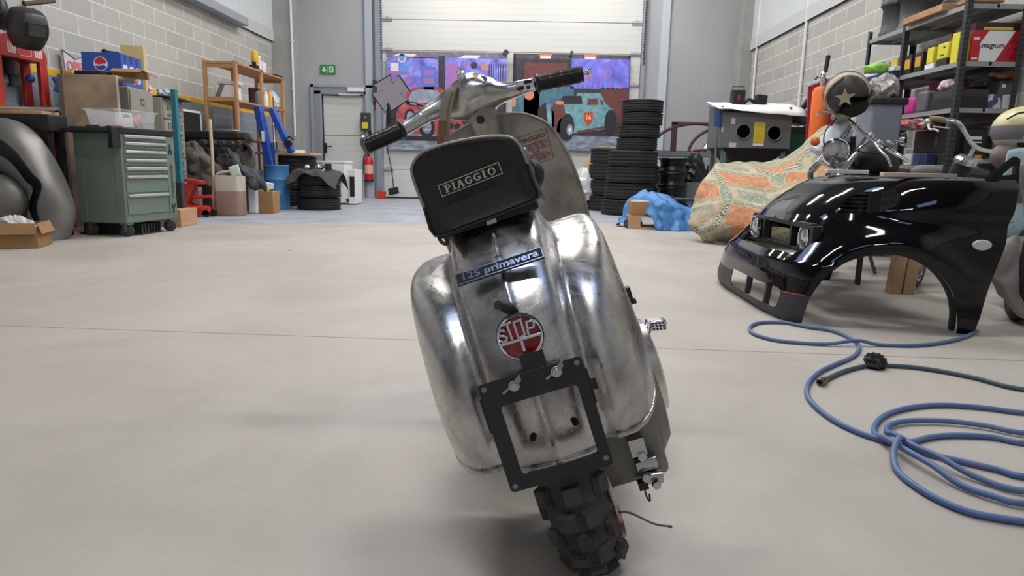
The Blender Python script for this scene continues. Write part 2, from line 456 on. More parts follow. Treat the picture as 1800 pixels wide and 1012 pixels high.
# conduits
def conduit(x, y, z0, z1, n):
    c = MB(); c.cyl((x, y, z0), (x, y, z1), .022, n=12)
    for zz in (z0 + .9, z0 + 1.8, z1 - .5): c.box(x, y, zz, .06, .06, .02)
    struct(c.build('trim_%d' % n, M_white))
conduit(XR - .03, 10.9, 1.0, ZC, 10); conduit(XR - .03, 13.2, .2, ZC, 11); conduit(XL + .4, YB - .52, 1.2, ZC, 12); conduit(XL + .03, 6.93, 1.9, ZC, 13)
# lamps under the ceiling and skylights
M_led = bpy.data.materials.new('led_diffuser'); M_led.use_nodes = True
_p = M_led.node_tree.nodes['Principled BSDF']; _p.inputs['Emission Color'].default_value = (1.0, .965, .91, 1); _p.inputs['Emission Strength'].default_value = 150.0
lamp0 = None
spots = [(x, y) for y in (-1.7, 3.6, 6.6, 9.6, 12.4) for x in (-1.7, 1.3)]
spots[0:2] = [(-.2, -1.7)]  # single lamp added behind the camera to brighten the bag label and steel
spots.insert(0, None)
for i, xy in enumerate(spots):
    if xy is None: continue
    x, y = xy
    row = ('added as fill behind the camera', 'just ahead of the scooter', 'above the green tool trolley', 'above the tyre stacks', 'by the garage door')[i // 2]
    side = ('left', 'right')[i % 2]
    lab = 'long white ceiling light %s, %s column' % (row, side)
    if lamp0 is None:
        lamp0 = thing('ceiling_light', lab, 'ceiling light', (x, y, ZC), 0, 'strip lights under the ceiling')
        h = MB(); h.bb(-.62, .62, -.1, .1, -.09, -.02); h.cyl((-.4, 0, -.02), (-.4, 0, 0.0), .012, n=8); h.cyl((.4, 0, -.02), (.4, 0, 0.0), .012, n=8); h.build('housing', M_white, lamp0, bevel=.01)
        MB().bb(-.6, .6, -.085, .085, -.1, -.088).build('diffuser', M_led, lamp0)
    else: dup(lamp0, (x, y, ZC), None, lab)
M_sky = bpy.data.materials.new('skylight_glass'); M_sky.use_nodes = True
_p = M_sky.node_tree.nodes['Principled BSDF']; _p.inputs['Base Color'].default_value = (.3, .4, .6, 1); _p.inputs['Emission Color'].default_value = (.42, .58, 1.0, 1); _p.inputs['Emission Strength'].default_value = 5.0
for i, (x, y) in enumerate(((-1.5, -.9), (1.5, -.9), (-1.5, 6.9), (1.5, 6.9))):
    s = MB(); s.bb(x - .6, x + .6, y - .6, y + .6, ZC - .02, ZC - .005); struct(s.build('window_%d' % (i + 1), M_sky))
w = bpy.data.worlds.new('world'); scene.world = w; w.use_nodes = True
w.node_tree.nodes['Background'].inputs[0].default_value = (.6, .65, .7, 1); w.node_tree.nodes['Background'].inputs[1].default_value = .4
scene.view_settings.view_transform = 'Standard'; scene.view_settings.look = 'None'; scene.view_settings.gamma = 1.0
scene.view_settings.use_curve_mapping = False
scene.view_settings.exposure = -.15
# ---------------------------------------------------------------- the bare steel scooter
def brushed(name, lo, hi, r0, r1, bump=.12, stain=True):
    m, N, L, p = node_mat(name, .3)
    p.inputs['Metallic'].default_value = 1.0
    v = objvec(N, L)
    n1 = noise(N, L, v, 6, 6, 1.0, .55)
    c = ramp(N, L, n1, [(.3, lo), (.52, hi), (.7, tuple(min(255, x + 14) for x in hi))])
    n2 = noise(N, L, v, 9, 5, 1.2, .6)
    if stain:
        s_ = math_node(N, L, 'MULTIPLY', math_node(N, L, 'GREATER_THAN', n2, .6), .3)
        sm = N.new('ShaderNodeMapRange'); L.new(n2, sm.inputs[0]); sm.inputs[1].default_value = .52; sm.inputs[2].default_value = .75; sm.inputs[4].default_value = .42
        c = mix(N, L, sm.outputs[0], c, (112, 98, 86))
    L.new(c, p.inputs['Base Color'])
    n3 = noise(N, L, v, 10, 7, 3.0, .6)
    mr = N.new('ShaderNodeMapRange'); L.new(n3, mr.inputs[0]); mr.inputs[1].default_value = .3; mr.inputs[2].default_value = .7
    mr.inputs[3].default_value = r0; mr.inputs[4].default_value = r1
    L.new(mr.outputs[0], p.inputs['Roughness'])
    wv = noise(N, L, objvec(N, L, (1, 1, .35)), 60, 4, 6, .6)
    dent = noise(N, L, v, 9, 2, .3, .4)
    h = math_node(N, L, 'ADD', math_node(N, L, 'MULTIPLY', wv, .12), math_node(N, L, 'MULTIPLY', dent, 1.3))
    bn = N.new('ShaderNodeBump'); bn.inputs['Strength'].default_value = bump; bn.inputs['Distance'].default_value = .012
    L.new(h, bn.inputs['Height']); L.new(bn.outputs[0], p.inputs['Normal'])
    return m
M_body = brushed('sanded_steel', (146, 143, 140), (200, 198, 197), .17, .40, .15)
M_alu = brushed('polished_aluminium', (176, 172, 166), (212, 209, 204), .16, .34, .1, False)
M_shield = brushed('bare_steel_shield', (120, 118, 112), (168, 165, 158), .34, .55, .1)
M_engine = mat('cast_aluminium', (142, 140, 134), .5, .7, c2=(116, 114, 108), scale=14, bump=.15, bscale=50)
M_leather = mat('black_leatherette', (17, 17, 20), .5, c2=(24, 24, 27), scale=60, bump=.06, bscale=260)
M_bracket = mat('black_satin_steel', (33, 34, 38), .42, .2, c2=(40, 41, 45), scale=12)
M_piping = mat('silver_piping', (142, 138, 130), .45, .3)
M_lens = mat('red_lens', (150, 12, 18), .18, c2=(110, 8, 14), scale=60, bump=.3, bscale=160, coat=.5)
M_tread = mat('knobby_rubber', (52, 50, 48), .85, c2=(84, 81, 77), scale=14, bump=.2, bscale=70)

sc = thing('scooter', 'bare polished steel motor scooter leaning on its side stand in the middle of the floor', 'scooter', (.148, 1.168, 0))
sc.rotation_mode = 'XYZ'
sc.matrix_world = Matrix.Translation((.148, 1.168, 0)) @ Matrix.Rotation(R(.75), 4, 'Z') @ Matrix.Rotation(R(-18.65), 4, 'Y')

# --- rear body: spine, grooves and bulging cowls swept along the tail line
ST = [  # y, z, inward normal (y, z), section blend, width
    (.36, .56, -.35, -.94, 0.0, .97), (.26, .66, -.12, -.99, 0.0, 1.0), (.10, .688, 0, -1, 0.0, 1.0), (-.03, .684, .15, -.99, 0.0, 1.0), (-.105, .660, .42, -.91, .05, 1.0),
    (-.165, .612, .70, -.71, .35, 1.0), (-.212, .545, .87, -.50, .72, 1.0), (-.240, .470, .95, -.28, .95, 1.0), (-.252, .40, .98, -.16, 1.0, 1.0),
    (-.250, .338, 1.0, -.05, 1.0, .99), (-.243, .312, 1.0, .02, 1.0, .97)]
SEC0 = [(0, -.003), (.003, -.003), (.008, .001), (.03, .003), (.058, .010), (.072, .020), (.079, .036), (.084, .058), (.090, .069), (.104, .068), (.130, .066), (.156, .068), (.168, .078), (.173, .105), (.176, .16), (.181, .24), (.183, .32), (.178, .40)]
SEC1 = [(0, -.004), (.003, -.004), (.008, .001), (.03, .003), (.052, .006), (.067, .012), (.071, .028), (.077, .042), (.085, .040), (.098, .030), (.124, .033), (.146, .055), (.163, .09), (.176, .135), (.185, .18), (.190, .23), (.191, .27), (.188, .30)]
def catrow(rows, n):
    return catmull(rows, n)
rows = []
for (y, z, ny, nz, s, w) in catmull(ST, 5):
    l = math.hypot(ny, nz); ny /= l; nz /= l
    half = []
    for (x0, d0), (x1, d1) in zip(SEC0, SEC1):
        x = (x0 + (x1 - x0) * s) * w; d = d0 + (d1 - d0) * s
        half.append((x, y + ny * d, z + nz * d))
    rows.append([(-x, a, b_) for x, a, b_ in reversed(half[1:])] + half)
bd = MB().grid(rows)
body = bd.build('rear_body', M_body, sc, solid=.004, sub=1, sharp=60, solid_off=-1)
# rolled edge along the bottom of the tail
MB().tube(rows[-1], .0045, n=8).build('tail_edge', M_body, sc)
# front box of the body under the seat and the floor tunnel
t = MB()
prof = [(.36, .56, .10), (.46, .50, .09), (.52, .38, .085), (.55, .30, .085), (.66, .265, .08), (.85, .27, .07), (.93, .36, .055), (.96, .5, .05)]
rr_ = []
for y, z, w in catmull(prof, 4):
    rr_.append([(-w, y - .02, z - .16), (-w, y, z - .05), (-w * .75, y, z - .01), (0, y, z), (w * .75, y, z - .01), (w, y, z - .05), (w, y - .02, z - .16)])
t.grid(rr_); t.build('centre_tunnel', M_body, sc, solid=.003, sub=1, sharp=70)
# floor boards
f = MB()
for sgn in (-1, 1):
    rows_f = [[(sgn * .06, y, z), (sgn * .14, y, z - .004), (sgn * w, y, z - .006), (sgn * (w + .008), y, z - .03)] for y, z, w in catmull([(.42, .215, .20), (.60, .205, .215), (.80, .205, .225), (.92, .25, .23), (.99, .36, .232)], 5)]
    f.grid(rows_f)
f.build('floorboard', M_body, sc, solid=.003)
# --- leg shield
def shield_half(z):
    pts = [(.28, .226), (.36, .232), (.45, .231), (.50, .230), (.613, .233), (.72, .223), (.80, .205), (.845, .180), (.88, .140), (.903, .085), (.912, .02)]
    for (za, wa), (zb, wb) in zip(pts, pts[1:]):
        if za <= z <= zb: return wa + (wb - wa) * (z - za) / (zb - za)
    return .02
rows_s = []
zs_ = [.285, .32, .36, .42, .50, .58, .65, .72, .77, .81, .84, .865, .885, .898, .907, .9118]
for z in zs_:
    hw_ = shield_half(z); rw = []
    for k in range(-10, 11):
        x = hw_ * k / 10
        rw.append((x, 1.04 - .55 * abs(x) ** 2 * 1.6 - (z - .6) * .10, z))
    rows_s.append(rw)
sh = MB().grid(rows_s).build('leg_shield', M_shield, sc, solid=.003, sub=1, sharp=70)
edge = [r[0] for r in rows_s] + rows_s[-1][1:-1] + [r[-1] for r in reversed(rows_s)]
MB().tube(catmull(edge, 2), .005, n=8).build('shield_trim', M_shield, sc)
# red stencilled plate on the inside of the shield
M_stencil = mat('faded_red_stencil', (128, 62, 56), .7)
st = MB()
def onsh(x, z): return (x, 1.04 - .88 * x * x - (z - .6) * .10 - .0035, z)
def sq(x0, x1, z0, z1):
    xs = [x0 + (x1 - x0) * k / 4 for k in range(5)]
    st.grid([[onsh(x, z) for x in xs] for z in (z0, z1)])
SXC, SZC = .132, .776
for a, b_, c_, d_ in ((-.045, .045, .0465, .0482), (-.045, .045, -.0482, -.0465), (-.0455, -.0435, -.0482, .0482), (.0435, .0455, -.0482, .0482)): sq(SXC + a, SXC + b_, SZC + c_, SZC + d_)
tm = text_mb('PIAGGIO', .0185, Matrix.Identity(4), .0004, .0006, 1.15)
st.add([onsh(SXC + v[0] - .004, SZC + .031 + v[1]) for v in tm.v], tm.f)
for i in range(9):
    y = .014 - i * .0068; w_ = (.075, .078, .07, .078, .045, .05, .078, .075, .06)[i]
    sq(SXC - .038, SXC - .038 + w_, SZC + y, SZC + y + .0028)
st.build('shield_lettering', M_stencil, sc, solid=.0006)
# --- steering column and headset
HS = thing  # (the headset is a part: its casting, switch and lock are sub-parts)
stem_rows = []
for z, rx, ry, y in ((.60, .036, .040, 1.0), (.78, .040, .045, .985), (.86, .044, .05, .972), (.90, .043, .048, .965), (.95, .05, .055, .958)):
    stem_rows.append([(rx * math.cos(2 * PI * k / 24), y + ry * math.sin(2 * PI * k / 24), z) for k in range(24)])
MB().rings(stem_rows).build('steering_column', M_shield, sc)
h = MB(); h.lathe([(0, .004), (.011, .004), (.0125, .002), (.0125, -.006)], 20, Matrix.Translation((-.006, .9165, .904)) @ rotm(90, 0, 0))
h.build('column_plug', M_black, sc)
# casting: a cross-bar of ellipses that swells to a dome in the middle
CS = [  # x, y, z centre, half height, half depth
    (-.236, .885, .944, .021, .021), (-.20, .895, .953, .0225, .022), (-.158, .905, .966, .025, .024), (-.115, .922, .974, .032, .032), (-.075, .94, .974, .050, .050), (-.035, .955, .978, .064, .072),
    (.0, .962, .984, .066, .080), (.035, .965, .980, .056, .078), (.07, .963, .968, .036, .055), (.105, .961, .962, .027, .036), (.15, .960, .959, .021, .025), (.186, .956, .957, .0185, .019)]
rings = []
for x, y, z, hh, dd in catmull(CS, 4):
    rings.append([(x, y + dd * math.copysign(abs(math.cos(a)) ** .9, math.cos(a)), z + hh * math.copysign(abs(math.sin(a)) ** .9, math.sin(a))) for a in [2 * PI * k / 28 for k in range(28)]])
hs = MB().rings(rings).build('headset', M_alu, sc, sharp=60, sub=1)
# ring joint on the left arm
lj = MB(); lj.tube([(-.176, .8985, .9605), (-.172, .9, .962)], .0245, n=24); lj.build('arm_joint', M_alu, hs)
# speedometer blank: oval rim and glossy disc set on the back slope of the dome
ov = Matrix.Translation((.008, .905, 1.006)) @ rotm(0, 0, -4) @ rotm(58, 0, 0)
s1 = MB(); s1.prism([(.040 * math.cos(a), .023 * math.sin(a)) for a in [2 * PI * k / 32 for k in range(32)]], -.012, .004, ov)
s1.build('speedometer_cover', M_steel, hs, bevel=.002)
MB().tube([tuple(ov @ Vector((.041 * math.cos(a), .024 * math.sin(a), .003))) for a in [2 * PI * k / 32 for k in range(32)]], .0022, n=8, closed=True).build('speedometer_rim', M_alu, hs)
k = MB(); k.cyl((-.021, .92, 1.036), (-.021, .914, 1.052), .012, n=18); k.box(-.021, .912, 1.055, .007, .012, .014, (0, 20, 30)); k.tube([(-.021 + .011 * math.cos(a), .905, 1.052 + .011 * math.sin(a)) for a in [2 * PI * q / 14 for q in range(14)]], .0022, n=6, closed=True)
k.build('ignition_key', M_chrome, hs)
# headlamp hump at the front
MB().ell((.02, 1.02, .98), (.062, .055, .060), 24, 14).build('headlamp_shell', M_alu, hs)
# grips: flange, ribbed sleeve and end
def grip(p0, p1, nm):
    p0, p1 = Vector(p0), Vector(p1); d = (p1 - p0); ln_ = d.length; d.normalize()
    M = Matrix.Translation(p0) @ d.to_track_quat('Z', 'Y').to_matrix().to_4x4()
    g = MB(M)
    g.lathe([(.0, -.002), (.027, -.002), (.029, .002), (.027, .007), (.0225, .010), (.0215, ln_ - .006), (.024, ln_ - .004), (.0235, ln_), (0, ln_)], 36)
    for kk in range(22):
        a = 2 * PI * kk / 22
        for z0, z1 in ((.013, .040), (.044, .074), (.078, ln_ - .010)):
            g.box(.0222 * math.cos(a), .0222 * math.sin(a), (z0 + z1) / 2, .0035, .0034, z1 - z0, (0, 0, math.degrees(a)))
    return g.build(nm, M_rubberg, hs)
M_rubberg = mat('grip_rubber', (20, 20, 22), .38, c2=(30, 30, 32), scale=30)
grip((-.238, .883, .943), (-.352, .828, .926), 'grip')
grip((.190, .956, .957), (.330, .946, .941), 'grip')
# bar end weight on the right, lever behind the left grip
e = MB(); e.lathe([(0, 0), (.006, 0), (.007, .012), (.0095, .014), (.0105, .02), (.009, .026), (0, .027)], 18, Matrix.Translation((.330, .946, .941)) @ Vector((.14, -.01, -.016)).to_track_quat('Z', 'Y').to_matrix().to_4x4())
e.build('bar_end', M_chrome, hs)
lv = MB(); lv.tube(catmull([(-.215, .905, .955), (-.24, .925, .958), (-.30, .905, .952), (-.346, .87, .953), (-.352, .862, .953)], 5), .006, n=10, flat=.6); lv.ell((-.352, .861, .953), (.008, .008, .008), 12, 8)
lv.build('clutch_lever', M_alu, hs)
lv = MB(); lv.tube(catmull([(.19, .97, .957), (.24, 1.0, .957), (.30, 1.0, .948), (.335, .98, .944)], 5), .006, n=10, flat=.6)
lv.build('brake_lever', M_alu, hs)
# switch block in the right arm
sw = MB(); sw.box(.152, .938, .961, .060, .016, .036, (0, 4, -3)); swo = sw.build('switch_housing', M_chrome, hs, bevel=.006, seg=3)
sb = MB(); sb.box(.137, .929, .956, .020, .004, .011, (0, 4, -3)); sb.box(.163, .929, .968, .024, .004, .011, (0, 4, -3)); sb.cyl((.160, .931, .952), (.160, .927, .952), .0062, n=16)
sb.build('switch_button', M_black, hs)
# mirror in the shape of a cross
CR = [(-.224, 1.113), (-.2265, 1.086), (-.199, 1.103), (-.182, 1.047), (-.213, 1.052), (-.196, 1.025), (-.259, 1.009), (-.257, 1.038), (-.283, 1.021), (-.299, 1.078), (-.263, 1.076), (-.285, 1.1)]
cx_ = sum(p[0] for p in CR) / 12; cz_ = sum(p[1] for p in CR) / 12
def crs(s): return [(cx_ + (x - cx_) * s, cz_ + (z - cz_) * s) for x, z in CR]
Qm = Matrix.Translation((0, .93, 1.06)) @ rotm(8, 0, 0) @ Matrix(((1, 0, 0, 0), (0, 0, -1, 0), (0, 1, 0, -1.06), (0, 0, 0, 1)))
mr_ = MB(Qm).prism(crs(1.0), -.010, .0).build('mirror_shell', M_black, hs, bevel=.0015)
MB(Qm).prism(crs(.93), 0.0, .001).build('mirror_glass', mat('mirror_silver', (222, 219, 226), .22, .55), mr_)
s_ = MB(); s_.tube([(-.205, .938, 1.022), (-.172, .935, 1.004), (-.150, .925, .990)], .0045, n=8, flat=.7); s_.box(-.19, .935, 1.012, .034, .006, .010, (0, 28, 0)); s_.build('mirror_stalk', M_black, mr_)
M_whitegl = M_white
MB().box(-.187, .9315, 1.0105, .020, .002, .005, (0, 28, 0)).build('stalk_slot', M_white, mr_)
# --- rear wheel
Z0, RM = .215, .158
tw = MB(); rt = .050
prof = [(RM + .050 * math.cos(a) * .95, .052 * math.sin(a)) for a in [R(-140 + 280 * k / 22) for k in range(23)]]
WH = Matrix(((0, 0, 1, 0), (1, 0, 0, 0), (0, 1, 0, Z0), (0, 0, 0, 1)))
tw.lathe(prof, 64, WH, closed=True)
def knob(a, off, w, l, hgt, tilt):
    # block on the tyre surface at wheel angle a, section angle off
    rr2 = RM + .0475 * math.cos(off); xx = .052 * math.sin(off)
    Mk = Matrix.Translation((0, 0, Z0)) @ Matrix.Rotation(a, 4, 'X') @ Matrix.Translation((xx, 0, rr2)) @ Matrix.Rotation(off, 4, 'Y')
    tw.add(*(lambda b_: (b_.v, b_.f))(MB().box(0, 0, hgt / 2, w, l, hgt, None, .86)), Mk)
nk = 30
for i in range(nk):
    a = 2 * PI * i / nk
    if i % 2 == 0:
        knob(a, R(-21), .031, .031, .012, 0); knob(a, R(21), .031, .031, .012, 0)
        knob(a, R(-92), .018, .030, .009, 0); knob(a, R(92), .018, .030, .009, 0)
    else:
        knob(a, 0, .031, .031, .012, 0); knob(a, R(-54), .027, .032, .012, 0); knob(a, R(54), .027, .032, .012, 0)
wheel = tw.build('rear_tyre', M_tread, sc, sharp=30)
rim = MB(); rim.lathe([(.135, -.030), (.128, -.034), (.118, -.02), (.10, -.005), (.06, .0), (.02, .0), (.02, .012), (.06, .012), (.10, .008), (.118, .022), (.128, .034), (.135, .030), (.118, 0)], 40, WH, closed=True)
rim.cyl((-.05, 0, Z0), (.05, 0, Z0), .022, n=16)
rim.build('rear_rim', M_grey, sc)
# strap of red and white tape and loose cable by the tyre
tp = MB()
pth = [(.050, -.14, .245), (.057, -.17, .225), (.060, -.19, .195), (.060, -.2, .165), (.058, -.195, .14)]
tp.tube(catmull(pth, 4), .0042, n=6, flat=.4); tp.build('brake_tape', mat('red_white_tape', (170, 158, 150), .7, c2=(112, 40, 42), scale=30, amt=.2), sc)
tp = MB(); tp.tube(catmull([(.058, -.19, .18), (.066, -.20, .184), (.08, -.18, .165), (.11, -.13, .108), (.136, -.10, .077)], 6), .0018, n=6); tp.ell((.137, -.10, .0762), (.003, .003, .003), 8, 6)
tp.build('loose_cable', mat('steel_cable', (96, 92, 86), .5, .6), sc)
# --- engine casing showing under the right cowl
en = MB()
EX = Matrix(((0, 0, 1, 0), (1, 0, 0, .03), (0, 1, 0, .275), (0, 0, 0, 1)))
en.lathe([(0, .19), (.06, .192), (.09, .188), (.112, .17), (.118, .14), (.12, .05), (0, .05)], 40, EX)
eng = en.build('engine_casing', M_engine, sc)
en = MB(); en.bb(.045, .165, -.09, .08, .165, .30); en.cyl((.10, -.06, .18), (.155, -.06, .18), .028, n=18)
en.build('gearbox_housing', M_engine, sc, bevel=.012, seg=3)
en = MB(); en.cyl((.11, -.105, .205), (.145, -.105, .205), .014, n=14); en.lathe([(0, 0), (.008, 0), (.008, .012), (0, .012)], 6, Matrix.Translation((.124, -.108, .222)) @ rotm(90, 0, 0)); en.box(.121, -.104, .238, .026, .02, .03)
en.cyl((.115, -.10, .178), (.148, -.10, .172), .0125, n=14)
for x, z in ((.120, .188), (.133, .171)): en.lathe([(0, 0), (.0075, 0), (.0075, .010), (0, .010)], 6, Matrix.Translation((x, -.118, z)) @ rotm(90, 0, 0))
en.build('drain_bolt', M_steel, sc)
en = MB(); en.tube(catmull([(.113, -.11, .166), (.112, -.112, .15), (.115, -.11, .138), (.118, -.108, .15)], 4), .0016, n=6); en.box(.112, -.108, .170, .016, .016, .014)
en.build('cable_clamp', M_black, sc)
en = MB()
for q in range(7): en.bb(.19, .218, -.05 + q * .0, .09, 0, 0) if False else None
en.lathe([(0, .028), (.06, .028), (.085, .022), (.095, .0), (0, .0)], 36, Matrix.Translation((.180, .05, .315)) @ Matrix(((0, 0, 1, 0), (1, 0, 0, 0), (0, 1, 0, 0), (0, 0, 0, 1))))
en.build('flywheel_cover', M_alu, sc)
# kick start pedal with a rubber grid
kp = MB(); kp.tube(catmull([(.13, .05, .30), (.19, .08, .335), (.215, .15, .347), (.228, .20, .346)], 4), .009, n=10); kp.box(.243, .20, .342, .040, .030, .022, (0, 12, 0))
kpo = kp.build('kick_pedal', M_chrome, sc, bevel=.003)
kp = MB()
for i in range(5):
    for j in range(3): kp.box(.228 + i * .0072, .1845, .3505 - i * .0016 - j * .006 + .001, .0045, .002, .0035, (0, 12, 0))
kp.build('pedal_pad', M_black, kpo)
# small latch on the left cowl and catch on the right cowl
MB().box(-.131, .04, .606, .026, .012, .010, (0, -35, 0)).build('cowl_latch', M_alu, sc, bevel=.003)
ct = MB(); ct.box(.197, .09, .447, .008, .02, .026); ct.cyl((.195, .09, .43), (.206, .09, .43), .006, n=10); ct.build('cowl_catch', M_black, sc)
# --- number plate bracket: frame with a big window, two bolts, four holes
PB = Matrix.Translation((.0015, -.292, .391)) @ rotm(-3, 0, 0) @ XZ
pb = MB()
outer = rrect(.148, .160, .006, 5); inner = rrect(.109, .102, .006, 5, .003, -.008)
n_ = len(outer)
vs = [(x, y, d) for d in (-.0015, .0015) for x, y in outer] + [(x, y, d) for d in (-.0015, .0015) for x, y in inner]
fs = []
for i in range(n_):
    j = (i + 1) % n_
    fs += [(n_ + i, n_ + j, 3 * n_ + j, 3 * n_ + i), (i, 2 * n_ + i, 2 * n_ + j, j), (i, j, n_ + j, n_ + i), (2 * n_ + i, 3 * n_ + i, 3 * n_ + j, 2 * n_ + j)]
pb.add(vs, fs, PB)
# flanges folded forward on both sides and the neck up to the lamp
pb.box(-.0745, .048, -.010, .002, .045, .018, None) if False else None
for sx_ in (-1, 1): pb.add(*(lambda b_: (b_.v, b_.f))(MB().box(sx_ * .0755, .035, -.006, .003, .05, .012)), PB)
pb.add(*(lambda b_: (b_.v, b_.f))(MB().box(.010, .088, -.001, .034, .03, .003)), PB)
pbo = pb.build('plate_bracket', M_bracket, sc, bevel=.0008)
for x, y in ((-.066, .072), (.066, .072), (-.066, -.072), (.066, -.068)):
    MB(PB).prism(circ(.0038, 14, x, y), .0012, .0021).build('bracket_hole', mat('hole_grey', (120, 118, 116), .6), pbo)
for x, y in ((-.0245, .0665), (.036, .069)):
    bo = MB(PB); bo.prism(circ(.0078, 16, x, y), .0012, .006); bo.prism(circ(.006, 6, x, y), .006, .0105)
    bo.add(*(lambda b_: (b_.v, b_.f))(MB().box(x + .008, y + .006, .002, .014, .008, .001, (10, 14, 35))))
    bo.add(*(lambda b_: (b_.v, b_.f))(MB().box(x - .012 if x < 0 else x - .010, y - .004, .002, .014, .003, .0008, (0, 8, 25))))
    bo.build('bracket_bolt', M_steel, pbo, bevel=.0008)
MB(PB).box(.078, .036, -.004, .012, .016, .004).build('bracket_tab', M_black, pbo)
# holes drilled through the tail
for x, z in ((-.025, .362), (.040, .367)):
    hl = MB(); hl.cyl((x, -.236, z), (x, -.2545, z), .0048, n=16)
    hl.build('tail_hole', mat('hole_black', (10, 10, 10), .9), sc)
# --- stop lamp
SL = Matrix.Translation((.003, -.262, .514)) @ rotm(-6, 0, 0) @ XZ
sl = MB(); sl.lathe([(0, -.030), (.020, -.028), (.030, -.016), (.0335, -.002), (.0335, .004), (.031, .0065), (.0295, .005)], 40, SL)
slo = sl.build('stop_lamp', mat('lamp_housing', (60, 60, 64), .3, .8), sc)
MB().lathe([(.0305, .004), (.0318, .0075), (.030, .0095), (.0285, .008), (.0285, .004)], 40, SL, closed=True).build('lamp_bezel', M_chrome, slo)
MB().lathe([(0, .0062), (.02, .0055), (.0295, .0035), (.0295, .001), (0, .001)], 36, SL).build('lamp_lens', M_lens, slo)
gr = MB(SL)
gr.box(0, -.0035, .0078, .058, .0042, .003); gr.box(.0005, -.016, .0072, .0042, .024, .003)
# raised letters of the grille: tall and widening, sitting on the bar
def letter(strokes, x0, y0, sx_, sy_, rot):
    for (xa, ya, xb, yb) in strokes:
        dx, dy = (xb - xa) * sx_, (yb - ya) * sy_; l_ = math.hypot(dx, dy)
        gr.add(*(lambda b_: (b_.v, b_.f))(MB().box((xa + xb) / 2 * sx_, (ya + yb) / 2 * sy_, 0, l_ + .0026, .0030, .003, (0, 0, math.degrees(math.atan2(dy, dx))))), Matrix.Translation((x0, y0, .0078)) @ rotm(0, 0, rot))
Sx = [(1, .85, .8, 1), (.8, 1, .2, 1), (.2, 1, 0, .8), (0, .8, .15, .6), (.15, .6, .85, .4), (.85, .4, 1, .2), (1, .2, .8, 0), (.8, 0, .2, 0), (.2, 0, 0, .15)]
letter(Sx, -.0265, .000, .0095, .0155, 6)
letter([(.5, 0, .5, 1), (0, 1, 1, 1)], -.0163, .0, .0105, .0225, 3)
letter([(0, 0, 0, 1), (1, 0, 1, 1), (0, 1, 1, 1), (0, 0, 1, 0)], -.0024, .0, .0100, .0225, 0)
letter([(0, 0, 0, 1), (0, 1, .8, 1), (.8, 1, 1, .8), (1, .8, .8, .45), (.8, .45, 0, .45)], .0125, .0005, .0105, .0175, -6)
gr.build('lamp_grille', M_chrome, slo, bevel=.0005)
wr = MB(); wr.tube(catmull([(.006, -.250, .546), (.002, -.254, .556), (-.010, -.246, .560), (-.018, -.225, .558), (-.017, -.205, .555)], 6), .0055, n=10)
wr.build('lamp_wire', M_black, slo)
wr = MB(); wr.tube(catmull([(.0, -.248, .545), (-.008, -.240, .550), (-.014, -.222, .556), (-.016, -.205, .556)], 6), .0032, n=8); wr.build('lamp_wire', M_black, slo)
nb = MB(); nb.tube([(.004, -.268, .484), (.006, -.282, .474)], .006, n=8); nb.build('lamp_screw', M_chrome, slo)
# --- badge '125 primavera'
BG = Matrix.Translation((.0, -.196, .606)) @ rotm(-42, 0, 0) @ rotm(0, -1.5, 0) @ XZ
bg = MB(BG); bg.box(0, 0, 0, .133, .019, .005); bgo = bg.build('name_badge', mat('badge_black', (26, 26, 32), .55), sc, bevel=.0012)
fr_ = MB(BG)
for x, y, w_, h_ in ((0, .0088, .133, .0014), (0, -.0088, .133, .0014), (-.0658, 0, .0014, .019), (.0658, 0, .0014, .019)): fr_.box(x, y, .0027, w_, h_, .0012)
fr_.build('badge_rim', M_steel, bgo)
text_mb('125 primavera', .0165, BG @ TR(0, .0005, .0030), .0012, .0004, 1.24, .0).build('badge_lettering', M_steel, bgo)
# hinge strap between badge and bag
hg = MB(); hg.tube(catmull([(.0, -.105, .662), (0, -.14, .642), (0, -.165, .618)], 4), .006, n=10, flat=.5); hg.build('seat_catch', M_alu, sc)
# --- side stand (folded out on the left, holds the lean)
sd = MB(); sd.tube([(-.10, .44, .24), (-.19, .46, .085), (-.185, .46, .062)], .011, n=10); sd.box(-.19, .46, .068, .05, .03, .008, (0, -18, 0)); sd.build('side_stand', M_black, sc)
# --- front wheel, fork and mudguard
fw = MB(); WF = Matrix.Translation((0, 1.18, 0)) @ WH
fw.lathe(prof, 56, WF, closed=True)
for i in range(nk):
    a = 2 * PI * i / nk
    for off, w_ in (((-20), .026), ((20), .026), ((-92), .018), ((92), .018)) if i % 2 == 0 else (((0), .027), ((-56), .024), ((56), .024)):
        o_ = R(off); rr2 = RM + .0475 * math.cos(o_); xx = .052 * math.sin(o_)
        Mk = Matrix.Translation((0, 1.18, Z0)) @ Matrix.Rotation(a, 4, 'X') @ Matrix.Translation((xx, 0, rr2)) @ Matrix.Rotation(o_, 4, 'Y')
        fw.add(*(lambda b_: (b_.v, b_.f))(MB().box(0, 0, .0055, w_, .03, .011, None, .86)), Mk)
fw.build('front_tyre', M_tread, sc, sharp=30)
fk = MB(); fk.lathe([(.135, -.030), (.118, -.02), (.06, .0), (.02, .0), (.02, .012), (.06, .012), (.118, .022), (.135, .030), (.118, 0)], 36, WF, closed=True); fk.tube(catmull([(.075, 1.18, Z0), (.075, 1.14, .36), (.02, 1.07, .48), (0, 1.02, .62)], 5), .022, n=12); fk.cyl((-.05, 1.18, Z0), (.075, 1.18, Z0), .02)
fk.build('front_fork', M_grey, sc)
rows_m = []
